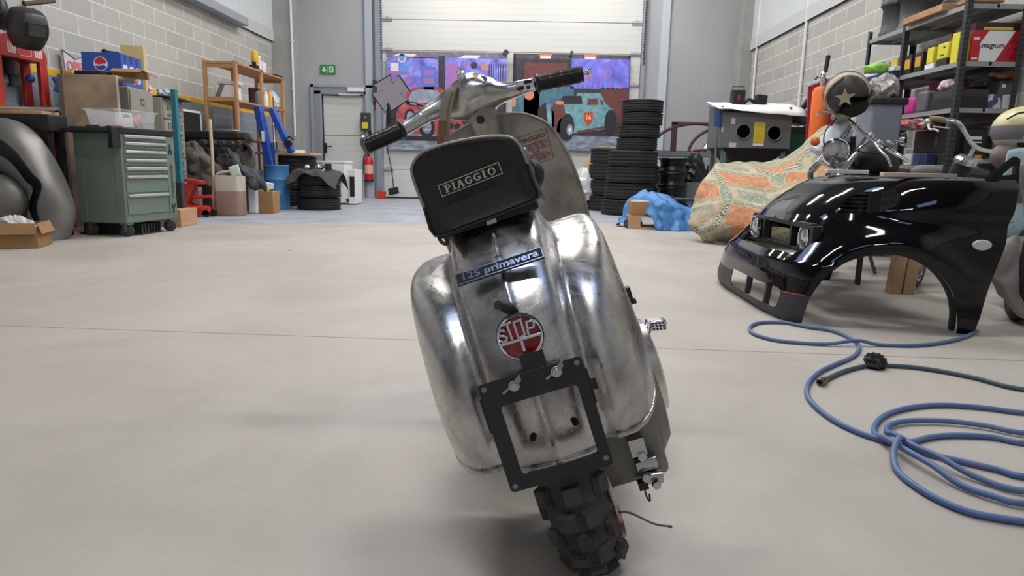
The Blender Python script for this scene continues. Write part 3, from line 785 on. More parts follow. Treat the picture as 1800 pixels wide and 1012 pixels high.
for k in range(13):
    a = R(-15 + 150 * k / 12)
    rows_m.append([(x, 1.18 + (.255 - .5 * abs(x)) * math.cos(a) * 1.0, Z0 + .02 + (.265 - abs(x) ** 2 * 9) * math.sin(a)) for x in (-.085, -.075, -.05, -.02, .02, .05, .075, .085)])
MB().grid(rows_m).build('front_mudguard', M_body, sc, solid=.003, sub=1)

# ---------------------------------------------------------------- bag strapped on the seat (a thing of its own, in the scooter's lean)
bag = thing('seat_bag', 'black leatherette bag with silver piping strapped on the scooter where the seat goes', 'bag')
bag.matrix_world = sc.matrix_world.copy()
BO = [(-.087, .673), (-.0895, .72), (-.091, .772), (-.082, .790), (-.062, .800), (-.02, .8005), (.03, .794), (.062, .785), (.077, .772), (.082, .748), (.0835, .71), (.083, .682), (.04, .676), (-.04, .672)]
def bag_ring(y, s, lift=0): 
    cx0, cz0 = -.002, .735
    return [(cx0 + (x - cx0) * s, y, cz0 + (z - cz0) * s + lift) for x, z in catmull(BO, 3, True)]
bb_ = MB(); bb_.rings([bag_ring(-.120, .80), bag_ring(-.1255, .93), bag_ring(-.122, 1.0), bag_ring(-.05, 1.07, -.004), bag_ring(.04, 1.12, -.014), bag_ring(.11, 1.06, -.02), bag_ring(.14, .92, -.02)])
bo_ = bb_.build('bag_body', M_leather, bag, sharp=60)
MB().tube(bag_ring(-.1235, 1.0)[3:29], .0024, n=8).build('bag_piping', M_piping, bag)
MB().tube(bag_ring(-.1235, 1.0)[28:] + bag_ring(-.1235, 1.0)[:4], .0022, n=8).build('bag_seam', M_black, bag)
# base plate and stitched hem under the bag
hm = MB(); hm.bb(-.083, .081, -.110, .10, .664, .680); hm.build('bag_base', M_black, bag, bevel=.004)
# strap loops on the right side, buckle
lp = MB(); lp.tube(catmull([(.086, .0, .690), (.096, -.01, .705), (.100, -.01, .722), (.095, -.0, .738)], 5), .011, n=10, flat=.4); lp.build('bag_strap', M_black, bag)
lp = MB(); lp.tube(catmull([(-.094, -.02, .68), (-.104, -.02, .70), (-.103, -.02, .73)], 4), .009, n=8, flat=.4); lp.build('bag_strap', M_black, bag)
bk = MB(); bk.box(.088, .03, .756, .020, .018, .010, (0, 50, 0)); bk.build('bag_buckle', M_steel, bag, bevel=.003)
bk = MB(); bk.box(.004, -.126, .668, .016, .006, .007); bk.build('bag_clasp', M_steel, bag, bevel=.001)
bk = MB(); bk.tube(catmull([(-.083, -.118, .676), (-.081, -.122, .662), (-.074, -.122, .656), (-.070, -.12, .664)], 4), .003, n=8); bk.build('bag_hook', M_black, bag)
# label PIAGGIO: frame and slab letters
LB = Matrix.Translation((-.0075, -.1275, .7390)) @ rotm(-1, 0, 0) @ rotm(0, -3.5, 0) @ XZ
lb_ = MB(LB)
for x, y, w_, h_ in ((0, .0087, .100, .0012), (0, -.0087, .100, .0012), (-.0494, 0, .0012, .0174), (.0494, 0, .0012, .0174)): lb_.box(x, y, 0.0005, w_, h_, .0016)
def arc(cx0, cy0, rx, ry, a0, a1, w_, n=14):
    o_ = []; i_ = []
    for k in range(n + 1):
        a = R(a0 + (a1 - a0) * k / n)
        o_.append((cx0 + rx * math.cos(a), cy0 + ry * math.sin(a))); i_.append((cx0 + (rx - w_) * math.cos(a), cy0 + (ry - w_ * .75) * math.sin(a)))
    for k in range(n):
        lb_.prism([o_[k], o_[k + 1], i_[k + 1], i_[k]], 0, .0016)
def bar(x0, y0, x1, y1, w_):
    dx, dy = x1 - x0, y1 - y0; l_ = math.hypot(dx, dy); nx, ny = -dy / l_ * w_ / 2, dx / l_ * w_ / 2
    lb_.prism([(x0 + nx, y0 + ny), (x0 - nx, y0 - ny), (x1 - nx, y1 - ny), (x1 + nx, y1 + ny)], 0, .0016)
hh = .0058; sw_ = .0030; sf = .0014
def serif(x, y, w_=.0058): bar(x - w_ / 2, y, x + w_ / 2, y, sf)
def gP(x):
    bar(x - .002, -hh, x - .002, hh, sw_); serif(x - .0022, -hh + .0007, .0064); bar(x - .005, hh - .0007, x + .001, hh - .0007, sf); arc(x + .0003, .0024, .0045, .0034, -90, 90, .0022); bar(x - .002, hh - .0007, x + .0006, hh - .0007, .0016); bar(x - .002, -.0003, x + .0006, -.0003, .0015)
def gI(x): bar(x, -hh, x, hh, sw_); serif(x, -hh + .0007); serif(x, hh - .0007)
def gA(x):
    bar(x - .0042, -hh, x - .0002, hh, .0018); bar(x + .0042, -hh, x + .0002, hh, .0032); bar(x - .003, -.002, x + .003, -.002, .0012); serif(x - .0044, -hh + .0007, .0044); serif(x + .0044, -hh + .0007, .0050)
def gG(x):
    arc(x, 0, .0055, hh, 50, 310, .0026, 20); bar(x + .0036, -.0045, x + .0036, -.0005, .0026); serif(x + .0032, -.0004, .0056); bar(x + .0042, .0025, x + .0042, .0052, .0012)
def gO(x): arc(x, 0, .0060, hh, 0, 360, .0026, 24)
xs_ = [-.0405, -.0305, -.0200, -.0062, .0078, .0192, .0315]
for g_, x in zip((gP, gI, gA, gG, gG, gI, gO), xs_): g_(x + .004 if False else x + .0035)
lb_.build('bag_lettering', mat('label_silver', (190, 184, 170), .4, .4), bag)

# lanyard hanging from the key over the left arm
M_camo = mat('camouflage_webbing', (128, 70, 48), .8, c2=(98, 102, 62), scale=70, amt=.1, detail=1)
M_web = mat('olive_webbing', (122, 114, 96), .75)
ly = thing('key_lanyard', 'olive and camouflage webbing lanyard hanging from the scooter ignition key', 'lanyard'); ly.matrix_world = sc.matrix_world.copy()
a_ = MB(); a_.tube(catmull([(-.050, .885, 1.014), (-.070, .862, 1.0), (-.092, .838, .965), (-.108, .818, .925)], 6), .011, n=8, flat=.22, up=(0, -1, .35)); a_.build('strap', M_web, ly)
a_ = MB(); a_.tube(catmull([(-.108, .818, .925), (-.122, .808, .89), (-.136, .80, .85), (-.156, .795, .79)], 6), .0125, n=8, flat=.2, up=(0, -1, .9)); a_.build('camouflage_strap', M_camo, ly)
a_ = MB(); a_.tube(catmull([(-.044, .89, 1.016), (-.056, .872, .998), (-.078, .842, .955), (-.096, .818, .91), (-.112, .805, .86), (-.132, .80, .79)], 6), .006, n=8, flat=.3, up=(0, -1, .5)); a_.build('strap', M_web, ly)
a_ = MB()
for i in range(4):
    c_ = Vector((-.028, .90, 1.040)).lerp(Vector((-.050, .885, 1.014)), i / 3)
    a_.tube([tuple(c_ + Vector((.006 * math.cos(q) * .8, .003 * (1 if i % 2 else -1) * math.sin(q), .006 * math.sin(q)))) for q in [2 * PI * w_ / 10 for w_ in range(10)]], .0014, n=5, closed=True)
a_.build('chain', M_chrome, ly)
# ---------------------------------------------------------------- shared small builders
def blk(name, label, cat, x0, x1, y0, y1, z0, z1, m, bevel=.004, group=None, rz=0):
    o = MB().box(0, 0, (z1 - z0) / 2, x1 - x0, y1 - y0, z1 - z0).build(name, m, bevel=bevel, loc=((x0 + x1) / 2, (y0 + y1) / 2, z0))
    o.rotation_euler.z = R(rz)
    return tag(o, label, cat, group)
def tyre_mesh(ro, ri, w):
    b = MB(); r = (ro - ri)
    prof = []
    h = w / 2
    for rr_, z in ((ri, -h * .72), (ri + r * .25, -h * .95), (ri + r * .55, -h), (ro - r * .16, -h * .93), (ro - .008, -h * .78)): prof.append((rr_, z))
    g = .008
    for a in (-.62, -.22, .22, .62):
        prof += [(ro - .002, a * h - .008), (ro - g - .004, a * h - .004), (ro - g - .004, a * h + .004), (ro - .002, a * h + .008)]
    prof += [(r_, -z) for r_, z in [(ro - .008, -h * .78), (ro - r * .16, -h * .93), (ri + r * .55, -h), (ri + r * .25, -h * .95), (ri, -h * .72)]]
    prof.append((ri - .0, 0))
    b.lathe(prof, 48, closed=True)
    n = 72
    for k in range(n):                              # sipes across the shoulders
        a = 2 * PI * k / n
        for s in (-1, 1):
            b.box((ro - .004) * math.cos(a), (ro - .004) * math.sin(a), s * h * .80, .012, .016 * ro / .3, h * .16, (0, 0, math.degrees(a)))
    return b
M_tyre = mat('tyre_black', (30, 30, 31), .7, c2=(40, 40, 41), scale=5)
def tyre(name, label, x, y, z, ro, w, group, rz=0):
    o = tyre_mesh(ro, ro * .6, w).build(name, M_tyre, loc=(x, y, z + w / 2), sharp=30)
    o.rotation_euler = (0, 0, R(rz)); return tag(o, label, 'tyre', group)
def cloth(name, label, cat, heightfn, x0, x1, y0, y1, n, m, skirt=None, group=None, loc=(0, 0, 0)):
    rows = []
    for i in range(n + 1):
        y = y0 + (y1 - y0) * i / n
        rows.append([(x0 + (x1 - x0) * j / n, y, heightfn(j / n, i / n)) for j in range(n + 1)])
    o = MB().grid(rows).build(name, m, solid=.006, sub=1, sharp=70, loc=loc)
    return tag(o, label, cat, group)
from mathutils import noise as mnoise
def nz(x, y, z=0, s=1.0): return mnoise.noise(Vector((x * s, y * s, z * s + 3.7)))
def sheet(name, label, cat, polys, m, nu=8, nv=8, amp=.03, freq=4.0, seed=0.0, stretch=(1, 1, 1), thick=.006, sub=1, parent=None):
    rows = [catmull(p, nu) for p in polys]
    cols = [catmull([r[j] for r in rows], nv) for j in range(len(rows[0]))]
    n, k = len(cols), len(cols[0])
    P = [[Vector(cols[j][i]) for j in range(n)] for i in range(k)]
    out = []
    for i in range(k):
        row = []
        for j in range(n):
            du = P[i][min(j + 1, n - 1)] - P[i][max(j - 1, 0)]; dv = P[min(i + 1, k - 1)][j] - P[max(i - 1, 0)][j]
            nn = du.cross(dv)
            if nn.length > 1e-9: nn.normalize()
            q = P[i][j]
            f = mnoise.noise(Vector((q.x * freq * stretch[0] + seed, q.y * freq * stretch[1], q.z * freq * stretch[2])))
            f2 = mnoise.noise(Vector((q.x * freq * 2.6 * stretch[0], q.y * freq * 2.6 * stretch[1] + seed, q.z * freq * 2.6 * stretch[2])))
            f = (1 - 2.2 * abs(f)) + .45 * (1 - 2.2 * abs(f2))
            p_ = q + nn * f * amp
            p_.z = max(p_.z, .004); row.append(tuple(p_))
        out.append(row)
    o = MB().grid(out).build(name, m, parent, solid=thick, sub=sub, sharp=75)
    return tag(o, label, cat) if label else o
def open_box(mb, x0, x1, y0, y1, z0, z1, t=.006):
    mb.bb(x0, x1, y0, y1, z0, z0 + t); mb.bb(x0, x0 + t, y0, y1, z0, z1); mb.bb(x1 - t, x1, y0, y1, z0, z1); mb.bb(x0 + t, x1 - t, y0, y0 + t, z0, z1); mb.bb(x0 + t, x1 - t, y1 - t, y1, z0, z1)
    return mb
def crumple(name, label, cat, c, r, m, amp=.25, freq=6, group=None, seed=0, flat=True):
    b = MB(); b.ell((0, 0, 0), r, 40, 26)
    vs = []
    for p in b.v:
        v = Vector(p); n_ = 1 + amp * (1 - 3.2 * abs(nz(v.x + seed, v.y, v.z, freq)) + .5 * (1 - 3 * abs(nz(v.x, v.y + seed, v.z, freq * 2.1))))
        v = v * n_
        if flat: v.z = max(v.z, -r[2] * .8)
        vs.append(tuple(v))
    b.v = vs
    return tag(b.build(name, m, sharp=25, loc=(c[0], c[1], c[2] + (r[2] * .8 if flat else 0))), label, cat, group)

# ---------------------------------------------------------------- green tool trolley
M_green = mat('trolley_green', (110, 126, 114), .5, c2=(103, 119, 108), scale=3)
M_handle = mat('drawer_handle', (188, 190, 190), .35, .5)
tr = thing('tool_trolley', 'green seven-drawer tool trolley on castors by the left wall', 'tool trolley', (-3.665, 6.0, 0), -9)
tb = MB(); tb.bb(-.47, -.0, 0, .70, .125, .93); tb.build('body', M_green, tr, bevel=.012)
tb = MB()
for y0, y1, z0, z1 in ((0, .70, .13, .165), (0, .70, .88, .93)): tb.bb(-.47, .0, -.003, .0, z0, z1)
for x0, x1 in ((-.475, -.40), (-.075, .002)): tb.bb(x0, x1, -.005, .0, .13, .93)
tb.build('side_frame', M_green, tr, bevel=.003)
tp_ = MB(); tp_.bb(-.50, .012, -.03, .72, .93, .985); tp_.build('worktop', M_black, tr, bevel=.01)
tp_ = MB(); tp_.bb(-.51, -.02, -.11, -.03, .935, .965); tp_.prism([(-.02, .965), (-.02, .80), (.012, .80), (.012, .985)], -.11, -.085, Matrix(((1, 0, 0, 0), (0, 0, 1, 0), (0, 1, 0, 0), (0, 0, 0, 1)))); tp_.bb(-.02, .012, -.11, .0, .80, .985); tp_.build('push_handle', M_black, tr, bevel=.008)
dz = [(.87, .93), (.795, .862), (.72, .787), (.645, .712), (.57, .637), (.40, .562), (.20, .392)]
for i, (z0, z1) in enumerate(dz):
    if i == 0: z0, z1 = .868, .925
    d_ = MB(); d_.bb(.0, .008, .03, .57, z0 + .002, z1 - .002); do = d_.build('drawer', M_green, tr, bevel=.003)
    MB().bb(.008, .028, .035, .565, z1 - .032, z1 - .006).build('drawer_handle', M_handle, do, bevel=.006, seg=3)
sp = MB(); sp.bb(.0, .006, .585, .69, .16, .92); sp.build('side_panel', M_green, tr, bevel=.003)
lg = MB()
text_mb('mastermobil', .065, Matrix.Translation((.0075, .637, .50)) @ YZ @ rotm(0, 0, 90), .001, .0, 1.0, mb=lg)
def wrench(cx0, cz0, a):
    M_ = Matrix.Translation((.0072, cx0, cz0)) @ YZ @ rotm(0, 0, a)
    out = [(.012, -.05), (.012, .0)] + [(.03 * math.cos(R(q)), .025 + .03 * math.sin(R(q))) for q in range(-40, 66, 15)] + [(.008, .022), (-.008, .022)] + [(.03 * math.cos(R(q)), .025 + .03 * math.sin(R(q))) for q in range(115, 221, 15)] + [(-.012, .0), (-.012, -.05)]
    lg.prism(out, 0, .001, M_)
wrench(.637, .80, 180); wrench(.637, .235, 0)
lg.build('panel_lettering', M_black, tr)
for x, y in ((-.42, .06), (-.05, .06), (-.42, .64), (-.05, .64)):
    c = MB(); c.box(x, y, .117, .08, .08, .016); c.box(x - .0, y - .022, .085, .03, .006, .07); c.box(x, y + .022, .085, .03, .006, .07); co = c.build('castor_bracket', M_grey, tr, bevel=.002)
    c = MB(); c.lathe([(0, -.016), (.05, -.016), (.056, -.012), (.056, .012), (.05, .016), (0, .016)], 26, Matrix.Translation((x + .0, y, .056)) @ rotm(90, 0, 25)); c.build('castor_wheel', M_dark, co)
# clear bin with papers on the trolley
M_clear = mat('translucent_plastic', (214, 218, 224), .3, alpha=.28)
tz = .985
sb_ = thing('storage_bin', 'translucent white plastic bin of papers on the green trolley', 'storage bin', (-3.83, 6.33, tz), -9)
b = MB(); h = .16
ring = lambda x, y, z: [(-x, -y, z), (x, -y, z), (x, y, z), (-x, y, z)]
b.rings([ring(.13, .235, .0), ring(.155, .27, h), ring(.17, .285, h), ring(.17, .285, h - .012), ring(.157, .272, h - .012), ring(.15, .262, h - .02), ring(.125, .23, .006)], True, True)
b.build('bin_shell', M_clear, sb_, bevel=.003)
mg = thing('magazine', 'white printed magazine standing in the translucent bin', 'magazine', (-3.735, 6.24, tz + .008), -9)
MB().box(0, 0, .065, .006, .15, .13, (0, -6, 0)).build('cover', M_paper, mg); text_mb('LIMA', .045, Matrix.Translation((.0015, 0, .10)) @ rotm(0, -6, 0) @ YZ, .001, .001).build('title', mat('print_brown', (110, 70, 62), .8), mg)
pm = thing('magazine', 'orange and blue picture magazine standing in the translucent bin', 'magazine', (-3.72, 6.39, tz + .008), -9)
q_ = MB(); q_.box(0, 0, .065, .006, .11, .13, (0, -8, 0)); q_.build('cover', mat('print_picture', (214, 150, 120), .6, c2=(70, 76, 98), scale=16, amt=.12), pm)
rf = MB(); rf.box(0, 0, .004, .13, .22, .008); tag(rf.build('folder', mat('dusty_red', (150, 60, 66), .6), loc=(-3.75, 5.99 + .1, tz)), 'red folder lying in front of the bin on the green trolley', 'folder').rotation_euler.z = R(25)
gl = MB(); gl.tube(catmull([(-.05, 0, .008), (-.02, .03, .008), (.02, .01, .008), (.05, .03, .008)], 4), .008, n=6)
tag(gl.build('tool', M_dark, loc=(-3.95, 6.06, tz)), 'small dark hand tool on the near corner of the green trolley', 'tool')

# ---------------------------------------------------------------- red hydraulic press
pr = thing('hydraulic_press', 'red hydraulic workshop press standing against the left wall', 'press', (-4.86, 6.77, 0), 0)
OUT = [(-.64, 1.61), (.06, 1.61), (.06, 1.69), (.0, 1.76), (-.15, 1.82), (-.43, 1.82), (-.58, 1.76), (-.64, 1.69)]
hb = MB(); hb.prism(OUT, -.02, .02, YZ); hb.prism(OUT, -.19, -.15, YZ); hb.bb(-.15, -.02, -.62, .04, 1.61, 1.67)
hb.build('head_beam', M_red, pr, bevel=.008)
for y in (-.59, 0.0):
    for x in (-.17, 0.0):
        pl = MB(); pl.bb(x - .02, x + .02, y - .05, y + .05, .05, 1.62)
        po = pl.build('post', M_red, pr, bevel=.004)
        for zz in (.62, .79, .96, 1.13):
            hq = MB(); hq.cyl((x + .0205, y, zz), (x + .0215, y, zz), .011, n=12); hq.build('pin_hole', M_black, po)
ba = MB(); ba.bb(-.20, .22, -.66, -.52, 0, .06); ba.bb(-.20, .22, -.07, .07, 0, .06); ba.bb(-.05, .0, -.6, 0, .20, .30); ba.build('base_frame', M_red, pr, bevel=.006)
bt = MB(); bt.bb(-.20, .06, -.62, .06, .56, .66); bt.build('press_table', M_red, pr, bevel=.006)
ra = MB(); ra.cyl((-.08, -.30, 1.61), (-.08, -.30, 1.46), .06); ra.cyl((-.08, -.30, 1.46), (-.08, -.30, 1.38), .03); ra.cyl((-.08, -.30, 1.38), (-.08, -.30, 1.355), .045); ra.build('ram', M_black, pr)
for y0 in (-.45, -.11):
    de = MB()
    for i in range(4): de.bb(.020, .0212, y0 + i * .027, y0 + .019 + i * .027, 1.65, 1.745)
    de.build('stripe_decal', mat('decal_white', (214, 200, 194), .6), pr)
de = MB(); de.prism(rrect(.17, .115, .02, 4, -.235, 1.70), .020, .0212, YZ); deo = de.build('badge_decal', mat('decal_red', (172, 48, 44), .5), pr)
MB().tube([(.0214, y, z) for y, z in rrect(.165, .11, .02, 4, -.235, 1.70)], .003, n=6, closed=True).build('decal_outline', _mats['decal_white'], deo)
rg = MB(); rg.tube(catmull([(0, .0, 0), (.02, .02, -.07), (0, .01, -.15)], 4), .035, n=8); tag(rg.build('rag', mat('blue_rag', (70, 120, 190), .8), loc=(-4.82, 6.89, 1.50)), 'blue rag hanging at the right post of the red press', 'rag')
gv = MB(); gv.ell((0, 0, 0), (.04, .04, .04), 14, 10); tag(gv.build('knob_cap', mat('blue_cap', (56, 76, 150), .5), loc=(-4.95, 6.72, 1.46)), 'dark blue cap tucked between the posts of the red press', 'cap')
# welding helmets on the press
def weld(label, x, y, z, rz, s=1.0, tilt=0):
    w_ = thing('welding_helmet', label, 'welding helmet', (x, y, z), rz, 'welding helmets on the press')
    w_.rotation_euler = (0, R(tilt), R(rz))
    b = MB(); rows = []
    for i in range(15):
        t = i / 14; zz = .36 * (1 - t)
        wd = (.035 + .095 * math.sin(PI * min(1, .10 + t * .74)) ** .6) * (1 - .30 * max(0, t - .55)); dp = .03 + .15 * math.sin(PI * min(1, .12 + t * .78)) ** .6
        if i == 0: wd, dp = .03, .02
        rows.append([(dp * math.copysign(abs(math.cos(a)) ** .75, math.cos(a)) - .02, wd * math.copysign(abs(math.sin(a)) ** .8, math.sin(a)) * 1.15, zz) for a in [PI * (-.62 + 1.24 * k / 18) for k in range(19)]])
    b.grid([[(x * s, y * s, z * s) for x, y, z in r] for r in rows]).build('shell', mat('helmet_black', (30, 30, 32), .42, c2=(58, 58, 60), scale=7), w_, solid=.006, sub=1, sharp=60)
    v = MB(); v.box(.152 * s, 0, .19 * s, .026, .17 * s, .13 * s, (0, 4, 0)); vo = v.build('visor_frame', M_black, w_, bevel=.006)
    MB().box(.167 * s, 0, .19 * s, .004, .13 * s, .095 * s, (0, 4, 0)).build('visor_glass', mat('visor_glass', (52, 56, 48), .1), vo)
    hb_ = MB(); hb_.tube([((-.06 + .10 * math.cos(q)) * s, .10 * s * math.sin(q), .20 * s) for q in [2 * PI * k / 24 for k in range(24)]], .008, n=6, closed=True); hb_.build('head_band', M_black, w_)
    return w_
weld('black welding helmet hanging over the right half of the red press beam', -4.66, 6.33, 1.68, -30, 1.02, 16)
weld('black welding helmet cut off by the left edge on top of the red press', -4.93, 6.28, 1.83, -50, .95)
rd = MB(); rd.tube([(0, -.10, -.03), (.05, .24, .075)], .022, n=10)
tag(rd.build('wooden_stick', mat('dark_stick', (78, 66, 56), .7), loc=(-4.72, 6.52, 2.12)), 'dark wooden stick hanging above the welding helmets by the left wall', 'stick')
# bench behind the fender
wb = thing('workbench', 'black workbench with a worn wooden top behind the bare steel fender', 'workbench', (-4.62, 6.0, 0))
MB().bb(-.46, .42, -.13, .11, .93, 1.07).build('apron', M_black, wb, bevel=.006)
MB().bb(-.45, .36, -.125, .10, 1.07, 1.10).build('worktop', M_wood, wb, bevel=.006)
for x in (-.40, .36):
    for y in (-.09, .07): MB().bb(x - .03, x + .03, y - .03, y + .03, 0, .93).build('leg', M_black, wb)
bar_ = MB(); bar_.cyl((-4.85, 5.98, 1.122), (-4.2, 6.03, 1.122), .022)
tag(bar_.build('steel_tube', M_steel), 'bright steel tube lying across the black workbench', 'tube')

# ---------------------------------------------------------------- bare steel fender
M_raw = mat('raw_sheet', (150, 148, 145), .5, .65, c2=(112, 110, 107), scale=3.5, amt=.6, bump=.05, bscale=20)
fe = thing('car_fender', 'large bare steel car fender with an open wheel arch, left edge of the photo', 'car fender', (0, 0, 0))
YFE = 5.66
pth = [W(-95, 300, YFE), W(-70, 240, YFE), W(-30, 207, YFE), W(10, 210, YFE), W(45, 235, YFE), W(78, 282, YFE), W(103, 335, YFE), W(116, 378, YFE), W(103, 424, YFE)]
inn = [W(-80, 310, YFE), W(-60, 262, YFE), W(-28, 240, YFE), W(8, 247, YFE), W(36, 268, YFE), W(64, 304, YFE), W(82, 325, YFE), W(72, 368, YFE), W(94, 424, YFE)]
rows = []
for a, c in zip(catmull(pth, 6), catmull(inn, 6)):
    a = Vector(a); c = Vector(c); d = a - c
    rows.append([tuple(a + Vector((.0, .16, .0)) - d * .05), tuple(a + Vector((0, .08, 0))), tuple(a - d * .10 + Vector((0, .0, 0))), tuple(a - d * .45 + Vector((0, -.055, 0))), tuple(c + d * .06 + Vector((0, -.075, 0))), tuple(c + Vector((0, -.06, 0))), tuple(c + d * .02 + Vector((0, .02, 0)))])
MB().grid(rows).build('fender_shell', M_raw, fe, solid=.005, sub=1, sharp=60)
il = catmull(inn, 6)
M_rawd = mat('raw_sheet_shaded', (62, 61, 60), .7, .3, c2=(92, 91, 90), scale=3)  # darker copy of the raw sheet, shade inside the arch put into colour
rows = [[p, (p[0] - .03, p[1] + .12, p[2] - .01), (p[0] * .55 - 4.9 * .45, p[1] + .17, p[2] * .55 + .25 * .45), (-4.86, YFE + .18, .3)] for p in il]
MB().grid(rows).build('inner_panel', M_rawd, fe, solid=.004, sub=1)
rib = [Vector(p) * .78 + Vector((-4.86, YFE, .3)) * .22 + Vector((0, .06, 0)) for p in il]
MB().grid([[tuple(p), tuple(p + Vector((-.05, -.01, -.05))), tuple(p + Vector((-.11, .03, -.10)))] for p in rib[18:]]).build('inner_rib', M_raw, fe, solid=.004, sub=1)
q = W(5, 345, 5.6); e = MB(); e.ell((q.x - .16, YFE + .02, q.z - .05), (.30, .14, .25), 28, 16); e.build('lamp_bucket', M_raw, fe)
# cardboard box with a plastic bag
cb_ = thing('cardboard_box', 'open cardboard box on the floor in front of the steel fender', 'cardboard box', (-4.10, 5.22, 0), 20)
open_box(MB(), -.2, .2, -.16, .16, 0, .17).build('box_body', M_card, cb_)
for (x, y, w_, d_, rx, ry) in ((0, -.175, .39, .09, 70, 0), (.215, 0, .09, .31, 0, 70), (0, .20, .39, .09, -45, 0), (-.24, 0, .09, .3, 0, -40)):
    MB().box(x, y, .155, w_, d_, .005, (rx, ry, 0)).build('flap', M_card, cb_)
crumple('plastic_bag', 'crumpled clear plastic bag inside the open cardboard box', 'plastic bag', (-4.1, 5.22, .01), (.15, .11, .12), mat('clear_bag', (205, 200, 204), .35), .2, 14)
fl_ = MB(); fl_.box(0, 0, .012, .46, .34, .02); tag(fl_.build('cardboard_sheet', M_card, loc=(-4.42, 5.62, 0)), 'flat cardboard piece on the floor behind the open box', 'cardboard').rotation_euler.z = R(8)
gt = MB()
for i in range(7): gt.bb(-.26, .3, -.16 + i * .05, -.135 + i * .05, .0, .10 - i * .0)
gt.bb(-.28, .32, -.19, .17, .0, .012)
tag(gt.build('grating', M_dark, loc=(-3.98, 6.42, 0)), 'dark slatted grating on the floor behind the green trolley wheels', 'grating')
cr_ = thing('wooden_crate', 'low wooden crate with a plus mark on the floor behind the green trolley', 'crate', (-4.0, 7.08, 0), 0)
MB().bb(-.28, .30, -.06, .3, 0, .19).build('crate_body', M_wood, cr_, bevel=.006)
x_ = MB(); x_.bb(.08, .15, -.064, -.060, .10, .115); x_.bb(.107, .122, -.064, -.060, .075, .14); x_.build('plus_mark', M_black, cr_)

# ---------------------------------------------------------------- wall: OPEN sign
sg = thing('open_sign', 'bow-tie shaped white sign reading OPEN in red on the left block wall', 'sign', (XL + .035, 0, 0))
out = [(7.345, 1.835), (7.54, 1.765), (7.72, 1.825), (7.80, 1.60), (7.37, 1.56)]
MB().prism(out, 0, .03, YZ).build('sign_board', mat('sign_pale', (206, 208, 212), .5), sg)
MB().tube([(.032, y, z) for y, z in out], .008, n=6, closed=True).build('sign_rim', mat('rim_blue_grey', (120, 132, 150), .5), sg)
text_mb('OPEN', .15, Matrix.Translation((.033, 7.57, 1.675)) @ YZ, .006, .004, .92).build('sign_lettering', mat('sign_red', (216, 120, 118), .5), sg)
# tall wooden board box, tray, carton
wbx = thing('board_box', 'tall box of stained wooden boards behind the green trolley', 'wooden box', (0, 0, 0))
a, c = W(116, 210, 6.75), W(203, 132, 6.75)
M_stain = mat('stained_board', (196, 172, 142), .8, c2=(146, 136, 122), scale=5, amt=.35, bump=.05)
MB().bb(a.x, c.x, 6.75, 6.79, .0, c.z).build('front_board', M_stain, wbx, bevel=.003)
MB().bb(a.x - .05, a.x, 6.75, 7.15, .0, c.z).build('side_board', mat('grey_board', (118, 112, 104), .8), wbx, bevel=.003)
MB().bb(a.x, c.x, 6.79, 7.15, c.z - .03, c.z).build('top_board', M_stain, wbx)
zt = c.z
ty = thing('tray', 'black oval-windowed tray on top of the tall wooden box', 'tray', (a.x + .24, 6.87, zt))
t_ = MB(); t_.prism(rrect(.34, .17, .07, 6), 0, .045); t_.build('tray_body', M_black, ty, bevel=.008)
MB().prism(rrect(.26, .09, .04, 6, -.02), .045, .05).build('tray_insert', M_white, ty)
blk('yellow_case', 'small yellow tool case on the left corner of the tall wooden box', 'case', a.x - .04, a.x + .05, 6.84, 6.98, zt, zt + .04, mat('yellow_plastic', (208, 176, 52), .5))
ct_ = thing('cardboard_box', 'open flat cardboard carton between the tall wooden box and the blue drinks carton', 'cardboard box', (c.x + .02, 6.98, zt), 12)
open_box(MB(), -.14, .14, -.10, .10, 0, .075).build('box_body', M_card, ct_)
MB().box(.19, -.03, .045, .11, .18, .005, (0, 30, 0)).build('flap', M_card, ct_); MB().box(0, -.125, .06, .27, .07, .005, (30, 0, 0)).build('flap', M_card, ct_)
# filing cabinets
M_file = mat('filing_beige', (150, 148, 136), .5, c2=(140, 138, 127), scale=4)
def cabinet(label, x, y, rz, w, d, h, cols, rows_):
    f = thing('filing_cabinet', label, 'filing cabinet', (x, y, 0), rz, None)
    MB().bb(-d, 0, 0, w, 0, h).build('body', M_file, f, bevel=.006)
    dw, dh = w / cols, (h - .06) / rows_
    for i in range(rows_):
        for j in range(cols):
            y0, z0 = j * dw + .012, .04 + i * dh
            dr = MB().bb(0, .014, y0, y0 + dw - .024, z0 + .006, z0 + dh - .006).build('drawer', M_file, f, bevel=.003)
            hc = MB(); yc = y0 + dw / 2 - .01; zc = z0 + dh * .66
            for (p0, p1, q0, q1) in ((-.045, .045, .028, .034), (-.045, .045, -.034, -.028), (-.045, -.039, -.03, .03), (.039, .045, -.03, .03)): hc.bb(.014, .018, yc + p0, yc + p1, zc + q0, zc + q1)
            hc.build('label_holder', M_dark, dr)
            hc = MB(); hc.bb(.014, .035, yc - .05, yc + .05, z0 + dh * .24, z0 + dh * .30); hc.build('drawer_handle', M_grey, dr)
    return f
cabinet('tall beige filing cabinet under the blue drinks carton by the left wall', -4.28, 7.22, 10, .66, .55, 1.46, 1, 4)
cabinet('beige two-column card filing cabinet with a dark tray on top by the left wall', -4.42, 8.12, 8, .66, .55, 1.43, 2, 6)
